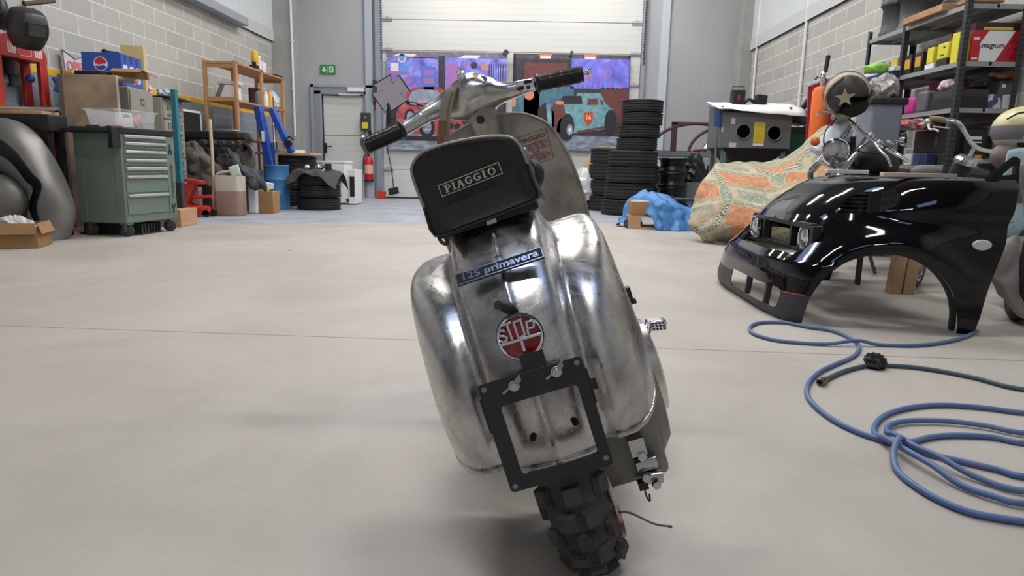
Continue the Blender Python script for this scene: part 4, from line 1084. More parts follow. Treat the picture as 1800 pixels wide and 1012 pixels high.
# blue drinks carton
M_blue = mat('carton_blue', (44, 86, 178), .5)
pc_ = thing('drinks_carton', 'blue drinks carton with a round red white and blue emblem on the filing cabinet', 'carton', (-4.54, 7.22, 1.47), 6)
MB().bb(-.20, .20, 0, .46, 0, .325).build('carton_body', M_blue, pc_, bevel=.003)
em = MB(); em.m = 0; em.prism(circ(.072, 28, -.01, .21), .0, .001, Matrix(((1, 0, 0, 0), (0, 0, -1, -.0), (0, 1, 0, 0), (0, 0, 0, 1))))
em.m = 1; em.prism([(-.01 + .06 * math.cos(R(q)), .214 + .06 * math.sin(R(q))) for q in range(0, 181, 12)] + [(-.03, .200), (.02, .210)], .001, .002, XZ)
em.m = 2; em.prism([(-.01 + .06 * math.cos(R(q)), .203 + .058 * math.sin(R(q))) for q in range(195, 346, 12)] + [(.02, .195), (-.03, .186)], .001, .002, XZ)
em.build('emblem', [mat('emblem_white', (226, 228, 232), .5), mat('emblem_red', (206, 44, 58), .5), M_blue], pc_)
lb2 = text_mb('PEPSI', .05, Matrix.Translation((0, -.001, .115)) @ XZ, .001, .001); text_mb('ORIGINAL', .022, Matrix.Translation((.03, -.001, .075)) @ XZ, .001, mb=lb2); lb2.build('carton_lettering', _mats['emblem_white'], pc_)
sd_ = MB(); sd_.m = 0
for i in range(3):
    y = .07 + i * .14; sd_.m = 0; sd_.prism(rrect(.10, .17, .03, 4, y + .01, .13), .2005, .202, YZ); sd_.m = 1; sd_.prism(circ(.02, 14, y + .01, .25), .2005, .202, YZ); sd_.prism(rrect(.07, .05, .008, 3, y + .01, .29), .2005, .203, YZ)
sd_.m = 2; sd_.prism(circ(.06, 18, .26, .08), .2005, .203, YZ)
sd_.build('side_print', [mat('print_pale', (216, 206, 220), .5), mat('print_navy', (50, 60, 110), .5), mat('print_orange', (206, 96, 52), .5)], pc_)
bk_ = MB(); bk_.cyl((-.03, 0, .02), (.10, .02, .01), .012); bk_.ell((-.04, 0, .024), (.03, .03, .024), 14, 10)
tag(bk_.build('hammer', M_black, loc=(-4.52, 7.32, 1.797)), 'small black mallet lying on the blue drinks carton', 'mallet')
blk('foam_block', 'yellow foam slab standing behind the blue drinks carton', 'foam slab', -4.66, -4.42, 7.78, 7.84, 1.47, 1.96, mat('foam_yellow', (214, 190, 132), .9, c2=(200, 176, 118), scale=8), rz=12)
def can(name, label, cat, x, y, z, r, h, m, neck=None, cap=None):
    t = thing(name, label, cat, (x, y, z))
    b = MB()
    if neck: b.lathe([(0, 0), (r, 0), (r, h * .66), (r * .8, h * .78), (neck, h * .86), (neck, h * .9), (0, h * .9)], 22)
    else: b.lathe([(0, 0), (r, 0), (r * 1.02, .004), (r, .008), (r, h - .008), (r * 1.02, h - .004), (r * .9, h), (0, h)], 22)
    b.build('can_body', m, t)
    if cap: MB().lathe([(0, h * .88), ((neck or r) * 1.3, h * .88), ((neck or r) * 1.1, h), (0, h)], 16).build('cap', cap, t)
    return t
can('spray_can', 'red and white can on the card filing cabinet', 'can', -4.56, 8.02 + .1, 1.43, .035, .13, mat('can_red', (196, 60, 58), .4, c2=(220, 216, 214), scale=20, amt=.1), .02, M_white)
can('bottle', 'small white bottle with a blue cap on the card filing cabinet', 'bottle', -4.5, 8.42, 1.452, .024, .10, M_white, .014, mat('cap_blue', (50, 70, 160), .4))
dt = thing('tray', 'dark sagging tray of clutter on the card filing cabinet', 'tray', (-4.68, 8.15, 1.43), 8)
MB().bb(-.22, .36, -.04, .62, .002, .02).build('tray_body', M_black, dt, bevel=.004)
MB().bb(-.2, .30, .24, .60, .02, .04).build('dark_sheets', mat('dark_brown', (62, 50, 46), .7), dt, bevel=.004)
crumple('plastic_bag', 'small clear bag at the near corner of the card filing cabinet tray', 'plastic bag', (-4.42, 8.17, 1.45), (.06, .06, .05), mat('clear_bag2', (170, 176, 190), .3), .25, 20)
# teal pole with a foam foot
tl = thing('prop_pole', 'teal square pole with a black lower sleeve standing by the green trolley', 'pole', (-3.79, 7.22, 0))
MB().bb(-.028, .028, -.028, .028, .42, 1.43).build('pole', mat('teal_paint', (40, 116, 134), .45), tl, bevel=.004)
MB().bb(-.035, .035, -.035, .035, .14, .47).build('sleeve', M_dark, tl, bevel=.008)
f_ = MB(); f_.lathe([(0, 0), (.075, 0), (.08, .05), (.06, .12), (.03, .15), (0, .15)], 24); f_.build('foot', M_grey, tl)
# framed dark board
fr = thing('framed_board', 'white-framed dark board leaning on the left wall beyond the filing cabinets', 'board', (-4.78, 9.5, 0))
MB().box(0, 0, 1.02, .03, .50, .68, (0, 0, 0)).build('board', M_black, fr)
bb2 = MB()
for (y, z, w_, h_) in ((0, 1.37, .56, .03), (0, .67, .56, .03), (-.265, 1.02, .03, .7), (.265, 1.02, .03, .7)): bb2.box(.006, y, z, .036, w_, h_)
bb2.build('frame', M_white, fr)
MB().bb(-.02, .02, -.2, .2, 0, .66).build('stand', M_dark, fr)

# ---------------------------------------------------------------- wooden shelf with bottles
M_beech = mat('beech_wood', (186, 142, 100), .55, c2=(168, 122, 82), scale=3, stretch=(6, 6, 1))
ws = thing('wooden_shelf', 'wooden open shelving unit against the left wall near the corner', 'shelf', (0, 0, 0))
SX0, SX1, SY0, SY1, SYm = -4.68, -4.24, 9.8, 11.62, 10.72
for y in (SY0, SYm, SY1):
    for x in (SX0, SX1): MB().bb(x - .02, x + .02, y - .03, y + .03, 0, 2.10).build('post', M_beech, ws, bevel=.003)
for z in (.55, 1.02, 1.55, 2.07): MB().bb(SX0, SX1 + .02, SY0 - .02, SY1 + .02, z - .015, z + .012).build('shelf_board', M_beech, ws, bevel=.003)
for y in (SY0, SY1): MB().bb(SX0, SX1, y - .012, y + .012, 2.0, 2.09).build('side_rail', M_beech, ws)
for y in (SY0, SY1): MB().bb(SX0, SX1, y - .012, y + .012, 1.535, 1.60).build('side_rail', M_beech, ws)
mc = thing('machine', 'white and grey bench machine in the near bay of the wooden shelf', 'machine', (-4.45, 10.02, 1.562))
MB().bb(-.16, .14, -.1, .12, .0, .22).build('housing', M_white, mc, bevel=.02); MB().box(-.08, -.10, .13, .06, .03, .22, (0, 24, 0)).build('arm', M_grey, mc); MB().bb(-.12, .18, -.1, .1, .22, .27).build('lid', mat('lid_beige', (206, 196, 184), .5), mc, bevel=.01)
blk('wood_batten', 'small wood batten lying in front of the white machine on the shelf', 'batten', -4.62, -4.3, 9.84, 9.88, 1.562, 1.60, M_wood)
can('bottle', 'grey metal can on the middle bay of the wooden shelf', 'bottle', -4.36, 10.86, 1.562, .05, .27, M_grey, .03, M_black)
can('bottle', 'white spray bottle beside the grey can on the wooden shelf', 'bottle', -4.28, 10.98, 1.562, .04, .24, M_white, .02, M_white)
can('bottle', 'yellow bottle with a pink cap on the middle bay of the wooden shelf', 'bottle', -4.28, 11.14, 1.562, .045, .29, mat('bottle_yellow', (214, 170, 66), .4), .02, mat('cap_pink', (214, 120, 140), .5))
can('bottle', 'black bottle with a white cap between the shelf post and the yellow bottle', 'bottle', -4.32, 11.30, 1.562, .04, .25, M_black, .02, M_white)
can('bottle', 'dark maroon can at the back of the wooden shelf', 'bottle', -4.48, 10.95, 1.562, .06, .28, mat('maroon_can', (84, 44, 52), .5))
crumple('plastic_bag', 'clear plastic bag with white contents in the far bay of the wooden shelf', 'plastic bag', (-4.40, 11.46, 1.562), (.14, .10, .16), mat('clear_bag3', (196, 196, 200), .35), .15, 12)
dr_ = thing('angle_grinder', 'yellow and black power tool standing on top of the wooden shelf', 'power tool', (-4.30, 10.66, 2.083))
MB().lathe([(0, .06), (.03, .06), (.05, .12), (.055, .2), (.045, .27), (.02, .29), (0, .29)], 20).build('tool_body', mat('tool_yellow', (222, 176, 34), .45), dr_); q = MB(); q.bb(-.05, .05, -.09, .05, 0, .07); q.cyl((0, -.02, .06), (0, -.05, .12), .03); q.build('tool_base', M_black, dr_, bevel=.008)
can('bottle', 'pale pink bottle on top of the wooden shelf', 'bottle', -4.34, 10.86, 2.083, .06, .24, mat('pale_pink', (212, 196, 200), .5), .04, M_white)
blk('white_carton', 'white and black carton leaning behind the pink bottle on top of the wooden shelf', 'carton', -4.42, -4.32, 11.0, 11.16, 2.083, 2.26, M_white)
blk('tray', 'flat black tray at the far end of the wooden shelf top', 'tray', -4.56, -4.22, 11.28, 11.6, 2.083, 2.11, M_black)
blk('sheet_pile', 'thin grey sheet pile on the near end of the wooden shelf top', 'sheets', -4.6, -4.34, 10.25, 10.6, 2.083, 2.12, M_grey)

# ---------------------------------------------------------------- engine on its stand
en_ = thing('car_engine', 'black car engine with a flat plastic cover standing before the wooden shelf', 'engine', (-4.32, 9.42, 0))
MB().bb(-.42, .34, -.22, .22, .99, 1.10).build('engine_cover', mat('engine_plastic', (32, 32, 34), .45), en_, bevel=.025, seg=3)
q = MB(); q.bb(-.40, .34, -.2, .2, .66, .93); 
for i in range(6): q.cyl((-.34 + i * .13, -.22, .86), (-.34 + i * .13, -.22, .74), .035, n=10); q.bb(-.36 + i * .13, -.3 + i * .13, -.22, -.16, .90, .97)
q.build('engine_block', mat('engine_dark', (46, 45, 44), .6, .3, c2=(66, 62, 58), scale=14), en_, bevel=.01)
q = MB()
for i in range(4): q.tube(catmull([(.34, -.08 + i * .06, .95), (.46, -.12, .88 - i * .04), (.50, -.16, .76 - i * .04), (.40, -.2, .66 - i * .03)], 5), .028, n=8)
q.cyl((.32, -.12, .74), (.36, -.12, .74), .09, n=20); q.cyl((.36, 0, .92), (.40, 0, .92), .07, n=20); q.lathe([(0, 0), (.06, 0), (.06, .08), (0, .08)], 16, Matrix.Translation((.38, -.05, 1.0)) @ rotm(0, 60, 0))
q.build('exhaust_pipes', mat('pipe_brown', (92, 86, 78), .5, .5), en_)
q = MB(); q.bb(-.36, .3, -.15, .15, .0, .05)
for x in (-.32, .26): q.bb(x - .03, x + .03, -.15, .15, .05, .68)
q.build('engine_stand', M_black, en_)
for i, (x, y, a, lab) in enumerate(((-4.18, 9.36, 12, 'white leaflet on the black engine cover'), (-4.40, 9.46, -20, 'crumpled grey paper on the black engine cover'))):
    b = MB(); b.grid([[(-.13 + .052 * j, -.09 + .045 * i2, .012 + .018 * abs(nz(j + i * 9, i2, 0, .9))) for j in range(6)] for i2 in range(5)])
    o = tag(b.build('paper', M_paper if i == 0 else mat('grey_paper', (176, 174, 178), .8), solid=.003, loc=(x, y, 1.10)), lab, 'paper'); o.rotation_euler.z = R(a)
# tarpaulins heaped before the engine
def heap(name, label, cx, cy, w, d, hgt, m, seed, lean=0.0, n=44):
    def hf(u, v):
        e = max(0, 1 - (2 * u - 1) ** 2) ** .6 * max(0, 1 - (2 * v - 1) ** 2) ** .45
        f = .5 + .5 * math.sin((u * 9 + v * 3.5 + nz(u * 2.2 + seed, v * 2.2) * 2.2) * 2.1)
        return max(.005, hgt * e * (1 + lean * (u - .5)) * (.86 + .10 * f + .22 * nz(u * 3 + seed, v * 3)))
    o = cloth(name, label, 'tarpaulin', hf, -w / 2, w / 2, -d / 2, d / 2, n, m, loc=(cx, cy, 0.0))
    return o
M_tarpg = mat('olive_grey_canvas', (104, 102, 96), .85, c2=(72, 71, 68), scale=4, amt=.6)
M_tarpb = mat('slate_canvas', (66, 69, 76), .75, c2=(46, 48, 53), scale=4, amt=.6)
sheet('tarpaulin', 'olive grey tarpaulin hanging in folds below the black engine', 'tarpaulin',
    [[(-4.86, 9.02, .86), (-4.66, 8.98, .95), (-4.45, 8.96, .97), (-4.28, 8.98, .80), (-4.14, 9.0, .66)],
     [(-4.90, 8.94, .72), (-4.68, 8.86, .80), (-4.46, 8.84, .82), (-4.24, 8.86, .66), (-4.06, 8.9, .56)],
     [(-4.88, 8.95, .52), (-4.64, 8.86, .58), (-4.40, 8.84, .60), (-4.20, 8.86, .46), (-4.02, 8.9, .46)],
     [(-4.80, 8.98, .42), (-4.56, 8.9, .40), (-4.34, 8.88, .36), (-4.16, 8.9, .32), (-4.02, 8.92, .38)]], M_tarpg, 8, 8, .06, 5.5, 2.0)
sheet('tarpaulin', 'slate blue-grey tarpaulin draped between the jerrycan and the engine', 'tarpaulin',
    [[(-4.22, 9.04, .86), (-4.06, 9.0, .90), (-3.92, 9.02, .80), (-3.80, 9.06, .66), (-3.62, 9.1, .60)],
     [(-4.22, 8.98, .70), (-4.02, 8.9, .74), (-3.86, 8.9, .64), (-3.70, 8.94, .52), (-3.56, 9.0, .48)],
     [(-4.10, 8.98, .52), (-3.94, 8.9, .56), (-3.80, 8.9, .46), (-3.66, 8.94, .36), (-3.54, 9.0, .34)],
     [(-4.02, 9.0, .40), (-3.90, 8.94, .42), (-3.78, 8.95, .36), (-3.68, 8.98, .30), (-3.60, 9.02, .29)]], M_tarpb, 8, 8, .055, 5.5, 9.0)
# blue engine crane
M_crane = mat('crane_blue', (38, 82, 170), .4)
ec = thing('engine_crane', 'blue folding engine crane behind the blue drum', 'engine crane', (-4.04, 10.46, 0))
def beam(p0, p1, w_, nm, par):
    p0, p1 = Vector(p0), Vector(p1); d = p1 - p0
    M_ = Matrix.Translation((p0 + p1) / 2) @ d.to_track_quat('Z', 'X').to_matrix().to_4x4()
    b = MB(M_); b.box(0, 0, 0, w_, w_, d.length); return b.build(nm, M_crane, par, bevel=.006)
beam((-.16, 0, 1.52), (.05, -.05, .45), .11, 'mast', ec); beam((.02, .06, 1.50), (.33, .0, .85), .09, 'boom', ec); beam((-.05, 0, .06), (.06, 0, .9), .10, 'upright', ec)
beam((-.2, -.02, .07), (.02, -.02, .07), .07, 'base_leg', ec); beam((-.2, .2, .07), (.02, .2, .07), .07, 'base_leg', ec)
q = MB(); q.cyl((.08, -.02, .60), (.07, .0, 1.0), .045); q.cyl((.07, 0, 1.0), (.05, .05, 1.36), .022); q.build('hydraulic_ram', M_steel, ec)
q = MB(); q.bb(-.09, -.04, -.10, -.09, 1.0, 1.16); q.build('crane_decal', M_white, ec)
q = MB(); q.cyl((.30, 0, .98), (.30, -.06, .98), .05); q.tube([(.30, -.03, .98), (.26, -.03, 1.05), (.32, -.03, 1.09), (.38, -.03, 1.03)], .016, n=8); q.build('hook', M_black, ec)
# red floor jack
fj = thing('floor_jack', 'red trolley jack on the floor by the card filing cabinet', 'floor jack', (-4.38, 8.46, 0))
q = MB(); q.prism([(-.30, .03), (.34, .03), (.34, .09), (.12, .14), (-.05, .20), (-.22, .14), (-.30, .10)], -.11, -.09, XZ); q.prism([(-.30, .03), (.34, .03), (.34, .09), (.12, .14), (-.05, .20), (-.22, .14), (-.30, .10)], .09, .11, XZ)
q.build('jack_frame', M_red, fj, bevel=.004)
q = MB(); q.box(.04, 0, .27, .09, .14, .40, (0, 24, 0)); q.build('lift_arm', M_red, fj, bevel=.01)
q = MB(); q.box(.13, 0, .44, .22, .16, .05, (0, 8, 0)); q.build('saddle_cover', M_red, fj, bevel=.01)
q = MB(); q.cyl((.10, 0, .24), (.36, -.04, .26), .02); q.cyl((.02, 0, .10), (.30, 0, .10), .04); q.build('handle_socket', mat('red_bright', (214, 52, 46), .4), fj)
for x in (-.24, .30):
    for y in (-.09, .09): MB().lathe([(0, -.02), (.045, -.02), (.045, .02), (0, .02)], 20, Matrix.Translation((x, y, .045)) @ rotm(90, 0, 0)).build('wheel', M_black, fj)
b = MB(); b.grid([[(-.16 + .032 * j, -.1 + .04 * i, .02 + .09 * (1 - abs(j - 5) / 6) * (.8 + .3 * nz(j, i, 0, .6))) for j in range(11)] for i in range(6)])
tag(b.build('rag', mat('pink_rag', (196, 160, 160), .9), solid=.006, sub=1, loc=(-4.50, 8.62, .36)), 'pale pink rag draped by the red trolley jack', 'rag')
blk('plastic_box', 'low white box under the pale pink rag', 'box', -4.40, -4.30, 8.66, 8.74, 0, .36, mat('box_pale', (170, 150, 150), .7))
# handle, jerrycan, carton
hd = MB(); hd.tube([(0, 0, 0), (.01, .02, .7), (.0, .03, 1.22)], [.017, .019, .022], n=12); tag(hd.build('broom_handle', mat('ash_handle', (198, 180, 150), .6), loc=(-4.12, 8.66, 0)), 'pale wooden broom handle standing beside the jerrycan', 'handle')
jc = thing('jerrycan', 'cut-open translucent jerrycan of brown liquid on the floor', 'jerrycan', (-3.92, 8.72, 0))
M_can = mat('can_plastic', (198, 190, 176), .4, c2=(184, 174, 160), scale=5)
q = MB(); q.rings([[(x * s, y * s, z) for x, y in rrect(.34, .26, .05, 5)] for z, s in ((0, .92), (.02, 1), (.29, 1.0), (.32, .99))], True, False); q.build('lower_wall', mat('brown_liquid', (150, 120, 108), .4, c2=(164, 134, 120), scale=6), jc)
q = MB(); q.rings([[(x * s, y * s, z) for x, y in rrect(.34, .26, .05, 5)] for z, s in ((.32, .99), (.50, 1.0), (.515, .985), (.51, .97), (.34, .97))], False, True); q.build('upper_wall', M_can, jc)
q = MB(); q.tube(catmull([(-.15, -.05, .51), (-.10, -.05, .55), (.05, -.04, .57), (.10, -.04, .54)], 5), .018, n=8); q.build('carry_handle', M_can, jc)
sc_ = MB(); sc_.grid([[(-.07 + .028 * j, .0 + .004 * i, .0 + .03 * i - .0) for j in range(6)] for i in range(6)]); tag(sc_.build('scoop', mat('pale_green', (196, 214, 200), .5), solid=.006, loc=(-3.80, 8.66, .50)), 'pale green scoop stuck in the top of the jerrycan', 'scoop').rotation_euler = (0, R(-18), 0)
blk('paint_tin', 'small white tin behind the cut-open jerrycan', 'tin', -3.86, -3.74, 9.12, 9.24, 0, .52, M_white, .02)
cb2 = thing('cardboard_box', 'brown cardboard box between the jerrycan and the blue drum', 'cardboard box', (-3.66, 9.28, 0), 0)
MB().bb(-.16, .12, -.10, .16, 0, .30).build('box_body', M_card, cb2, bevel=.004); MB().bb(-.16, .12, -.102, -.1, .13, .15).build('tape', mat('tape_brown', (150, 112, 70), .4), cb2)
bx = thing('white_carton', 'white carton lying on yellow packing on the brown cardboard box', 'carton', (-3.70, 9.3, .30), 14)
MB().box(0, 0, .085, .24, .18, .08, (0, 9, 0)).build('carton_body', M_white, bx, bevel=.003); MB().box(-.02, -.02, .025, .2, .18, .05, (0, 6, 0)).build('packing', mat('packing_yellow', (206, 176, 80), .7), bx, bevel=.004)
# blue drum
M_drum = mat('drum_blue', (62, 122, 178), .5, c2=(52, 106, 160), scale=5, bump=.04)
dm = thing('oil_drum', 'blue steel drum on the floor beside the tyre stack with the rag', 'drum', (-3.83, 10.12, 0))
MB().lathe([(0, .012), (.175, .012), (.178, 0), (.184, .006), (.18, .014), (.18, .2), (.188, .215), (.18, .23), (.18, .43), (.188, .445), (.18, .46), (.18, .635), (.186, .645), (.18, .655), (.172, .648), (.172, .635), (0, .635)], 40).build('drum_body', M_drum, dm)
q = MB(); q.lathe([(0, .635), (.03, .635), (.03, .65), (0, .65)], 14, Matrix.Translation((.06, -.05, 0))); q.build('bung', M_steel, dm)
# tyres under the board, board and what lies on it
for i in range(3): tyre('car_tyre', ('lowest', 'middle', 'topmost')[i] + ' of the big black tyres under the pale wooden board', -3.92, 11.1, i * .27, .37, .265, 'big tyres under the wooden board')
pb_ = MB(); pb_.bb(-.46, .46, -.30, .30, 0, .035); pbd = tag(pb_.build('wooden_board', mat('pale_board', (200, 160, 120), .6), bevel=.004, loc=(-3.96, 11.0, .815)), 'pale wooden board lying across the big tyre stack near the door', 'board')
can('plate_stack', 'stack of white plastic lids on the pale wooden board', 'lids', -3.86, 10.9, .85, .20, .05, M_white); 
blk('grey_case', 'low pale case on the far end of the pale wooden board', 'case', -4.24, -4.06, 10.82, 11.05, .85, .895, mat('case_pale', (196, 190, 184), .5))
# three tyres under a dark rag
nm3 = ('lowest', 'middle', 'topmost')
for i in range(3): tyre('car_tyre', nm3[i] + ' of three black car tyres stacked under the dark rag', -3.25 + .008 * i, 10.28, i * .185, .325, .183, 'three tyres under the rag')
def ragf(u, v):
    x, y = u - .5, v - .5
    r = math.hypot(x, y) * 2
    return .005 - max(0, r - .90) * .55 + .03 * nz(u * 4, v * 4) + .015 * math.sin(u * 20 + v * 9)
cloth('rag', 'dark brown-grey cloth draped over the three-tyre stack', 'cloth', ragf, -.40, .38, -.38, .34, 30, mat('dark_rag', (80, 77, 74), .85, c2=(62, 60, 58), scale=6), loc=(-3.25, 10.26, .585))
q = MB(); q.ell((0, 0, .035), (.035, .035, .035), 14, 10); tag(q.build('ball', M_white, loc=(-3.39, 10.2, .60)), 'small white ball on the dark cloth over the tyres', 'ball')
q = MB(); q.lathe([(0, 0), (.06, 0), (.07, .03), (.05, .06), (.05, .1), (.03, .11), (0, .11)], 20); q.cyl((.05, 0, .05), (.13, 0, .05), .025); tag(q.build('carburettor', M_steel, loc=(-3.21, 10.18, .60)), 'silver carburettor on the dark cloth over the tyres', 'carburettor')
q = MB(); q.lathe([(0, 0), (.05, 0), (.05, .09), (0, .09)], 16); tag(q.build('oil_filter', M_black, loc=(-3.07, 10.2, .60)), 'black oil filter beside the silver carburettor', 'oil filter')
# white appliance
ap = thing('washing_machine', 'white household appliance with a dark side opening near the grey door', 'appliance', (-3.42, 11.75, 0))
MB().bb(-.30, .24, -.25, .25, .03, .70).build('housing', M_white, ap, bevel=.012); MB().bb(-.31, .25, -.26, .26, .70, .735).build('top_panel', M_white, ap, bevel=.006)
MB().bb(.30, .42, -.24, .2, .02, .60).build('side_frame', M_white, ap, bevel=.004); MB().bb(.32, .40, -.246, -.24, .14, .48).build('side_opening', M_black, ap)
MB().bb(.23, .31, -.2, .2, .1, .5).build('link_panel', M_white, ap)
for x in (-.26, .2): MB().cyl((x, -.2, 0), (x, -.2, .03), .02).build('foot', M_dark, ap)
# ---------------------------------------------------------------- on the back wall
M_sgreen = mat('sign_green', (34, 132, 84), .5); M_spale = mat('sign_pale_green', (206, 226, 196), .5)
es = thing('exit_sign', 'green emergency exit sign with arrow and running figure above the grey door', 'sign', (0, 0, 0))
q0, q1 = W(563, 130, 13.97), W(589, 114, 13.97)
cxs, czs = (q0.x + q1.x) / 2, (q0.z + q1.z) / 2; Wd, Hd = q1.x - q0.x, q1.z - q0.z
QS = Matrix.Translation((cxs, 13.985, czs)) @ XZ
MB(QS).prism([(-Wd / 2, -Hd / 2), (Wd / 2, -Hd / 2), (Wd / 2, Hd / 2), (-Wd / 2, Hd / 2)], 0, .012).build('sign_plate', M_sgreen, es)
MB(QS).prism([(-.075 - .02, .055), (-.075 + .02, .055), (-.075 + .02, -.005), (-.075 + .05, -.005), (-.075, -.06), (-.075 - .05, -.005), (-.075 - .02, -.005)], .012, .015).build('arrow', M_spale, es)
f = MB(QS); f.prism([(.03, -.06), (.115, -.06), (.115, .062), (.03, .062)], .012, .014); f.build('doorway_panel', M_spale, es)
f = MB(QS); f.prism(circ(.011, 12, .078, .045), .014, .016)
for a, b_ in (((.075, .03), (.068, -.005)), ((.068, -.005), (.09, -.02)), ((.09, -.02), (.085, -.05)), ((.068, -.005), (.05, -.03)), ((.05, -.03), (.038, -.035)), ((.075, .025), (.098, .015)), ((.075, .025), (.055, .01))):
    dx, dz_ = b_[0] - a[0], b_[1] - a[1]; l_ = math.hypot(dx, dz_); nx, nz_ = -dz_ / l_ * .006, dx / l_ * .006
    f.prism([(a[0] + nx, a[1] + nz_), (a[0] - nx, a[1] - nz_), (b_[0] - nx, b_[1] - nz_), (b_[0] + nx, b_[1] + nz_)], .014, .016)
f.build('running_figure', M_sgreen, es); MB(QS).prism([(-.012, -.075), (-.006, -.075), (-.006, .075), (-.012, .075)], .012, .014).build('divider', M_spale, es)
fs_ = thing('fire_sign', 'small red fire extinguisher sign beside the sectional door', 'sign', (0, 0, 0))
q0, q1 = W(650, 194, 13.97), W(661, 180, 13.97); QF = Matrix.Translation(((q0.x + q1.x) / 2, 13.985, (q0.z + q1.z) / 2)) @ XZ
MB(QF).prism([(-.065, -.08), (.065, -.08), (.065, .08), (-.065, .08)], 0, .01).build('sign_plate', mat('sign_red_solid', (204, 36, 44), .5), fs_)
MB(QF).prism([(-.012, -.05), (.022, -.05), (.022, .02), (.012, .035), (.012, .05), (-.025, .05), (-.03, .03), (-.004, .035), (-.012, .02)], .01, .012).build('pictogram', M_white, fs_)
cbx = thing('door_control', 'dark door control box with a yellow panel left of the sectional door', 'control box', (-3.39, 13.99, 1.35))
MB().bb(-.10, .10, -.12, 0, 0, .36).build('housing', M_dark, cbx, bevel=.012); MB().bb(-.07, .05, -.128, -.12, .05, .17).build('yellow_panel', mat('panel_yellow', (222, 190, 60), .5), cbx); MB().bb(.05, .11, -.11, 0, -.08, .0).build('cable_gland', M_black, cbx)
q = MB(); q.prism(circ(.03, 14, .0, .27), .12, .13, XZ); q.build('button', M_grey, cbx)
fx = thing('fire_extinguisher', 'red fire extinguisher hanging by the sectional door', 'fire extinguisher', (-3.34, 13.88, .34))
MB().lathe([(0, 0), (.085, 0), (.09, .01), (.09, .42), (.06, .49), (.025, .51), (0, .51)], 28).build('cylinder', mat('extinguisher_red', (186, 32, 36), .4), fx)
MB().lathe([(.0905, .16), (.091, .16), (.091, .34), (.0905, .34)], 28, closed=True).build('label_band', mat('label_pale', (208, 170, 160), .6), fx)
q = MB(); q.lathe([(0, 0), (.092, 0), (.093, .04), (0, .04)], 28); q.cyl((0, 0, .5), (0, 0, .57), .02); q.box(.03, 0, .58, .14, .03, .02, (0, -12, 0)); q.tube(catmull([(0, -.02, .55), (-.08, -.05, .5), (-.10, -.04, .3), (-.09, -.03, .2)], 5), .012, n=8); q.build('valve_and_hose', M_black, fx)
q = MB(); q.bb(-.02, .02, .09, .12, .2, .5); q.build('wall_bracket', M_grey, fx)
blk('switch_box', 'small dark switch box on the track left of the sectional door', 'switch box', GX0 - .13, GX0 - .05, YB - .2, YB - .14, 1.95, 2.35, M_dark)
wn = thing('cable_reel', 'small red and black reel on the floor by the left end of the sectional door', 'reel', (GX0 + .02, 13.72, 0))
q = MB(); q.box(.02, 0, .08, .16, .12, .16, (0, 10, 0)); q.build('red_body', mat('reel_red', (196, 48, 36), .5), wn, bevel=.01); q = MB(); q.box(.26, .05, .16, .20, .1, .14, (0, -12, 0)); q.build('black_base', M_black, wn, bevel=.01)
q = MB(); q.tube(catmull([(.26, .06, .23), (.20, .14, .6), (.10, .16, 1.2), (.12, .16, 1.75)], 6), .010, n=6); q.build('cable', M_black, wn)

# ---------------------------------------------------------------- printed banners on the sectional door
def ban_mat(name, stops, scale, seed, dist=1.2, stretch=(1, 1, 1)):
    m, N, L, p = node_mat(name, .55)
    v = objvec(N, L, stretch, (seed, seed * .7, seed * 1.3))
    n1 = noise(N, L, v, scale, 6, dist, .6)
    L.new(ramp(N, L, n1, stops), p.inputs['Base Color']); return m
MB_blue = ban_mat('print_blue_wall', [(.30, (92, 82, 158)), (.5, (118, 118, 214)), (.62, (146, 150, 236)), (.8, (188, 186, 240))], 3.5, 2.0, 1.0)
MB_dark = ban_mat('print_dark_wall', [(.35, (40, 38, 46)), (.6, (62, 56, 66)), (.75, (92, 70, 78))], 5, 5.0)
MB_floor = ban_mat('print_wet_floor', [(.35, (92, 98, 116)), (.55, (140, 150, 168)), (.7, (186, 190, 204))], 4, 8.0, 1.0, (1, 1, 3))
MB_redc = ban_mat('print_car_red', [(.3, (132, 52, 64)), (.55, (172, 72, 82)), (.75, (200, 116, 122))], 5, 1.0)
MB_teal = ban_mat('print_car_teal', [(.3, (84, 128, 142)), (.55, (112, 160, 170)), (.75, (150, 188, 192))], 5, 3.0)
MB_tealw = ban_mat('print_teal_wall', [(.3, (44, 84, 104)), (.6, (76, 118, 138)), (.75, (118, 150, 164))], 5, 4.0)
MB_glass = mat('print_glass', (112, 124, 146), .5, c2=(168, 178, 196), scale=8); MB_blk = mat('print_black', (34, 32, 38), .55); MB_lite = mat('print_light', (226, 218, 226), .5)
MB_orange = mat('print_orange2', (206, 128, 104), .5); MB_rust = mat('print_rust', (120, 62, 58), .5, c2=(84, 48, 50), scale=12); MB_pink = mat('print_pink', (180, 116, 164), .5, c2=(140, 104, 190), scale=9); MB_cyan = mat('print_cyan', (92, 150, 226), .5); MB_violet = ban_mat('print_violet_wall', [(.3, (84, 80, 190)), (.55, (116, 116, 226)), (.75, (160, 152, 244))], 3, 6.0)
def banner(label, x0, x1, z0, z1):
    b = thing('banner', label, 'banner', (0, 13.94, 0), 0)
    cloth_rows = []
    nx, nzz = 26, 16
    for i in range(nzz + 1):
        z = z0 + (z1 - z0) * i / nzz
        cloth_rows.append([(x0 + (x1 - x0) * j / nx, 0.0, z) for j in range(nx + 1)])
    MB().grid(cloth_rows).build('cloth', MB_dark, b, solid=.004, solid_off=1)
    return b
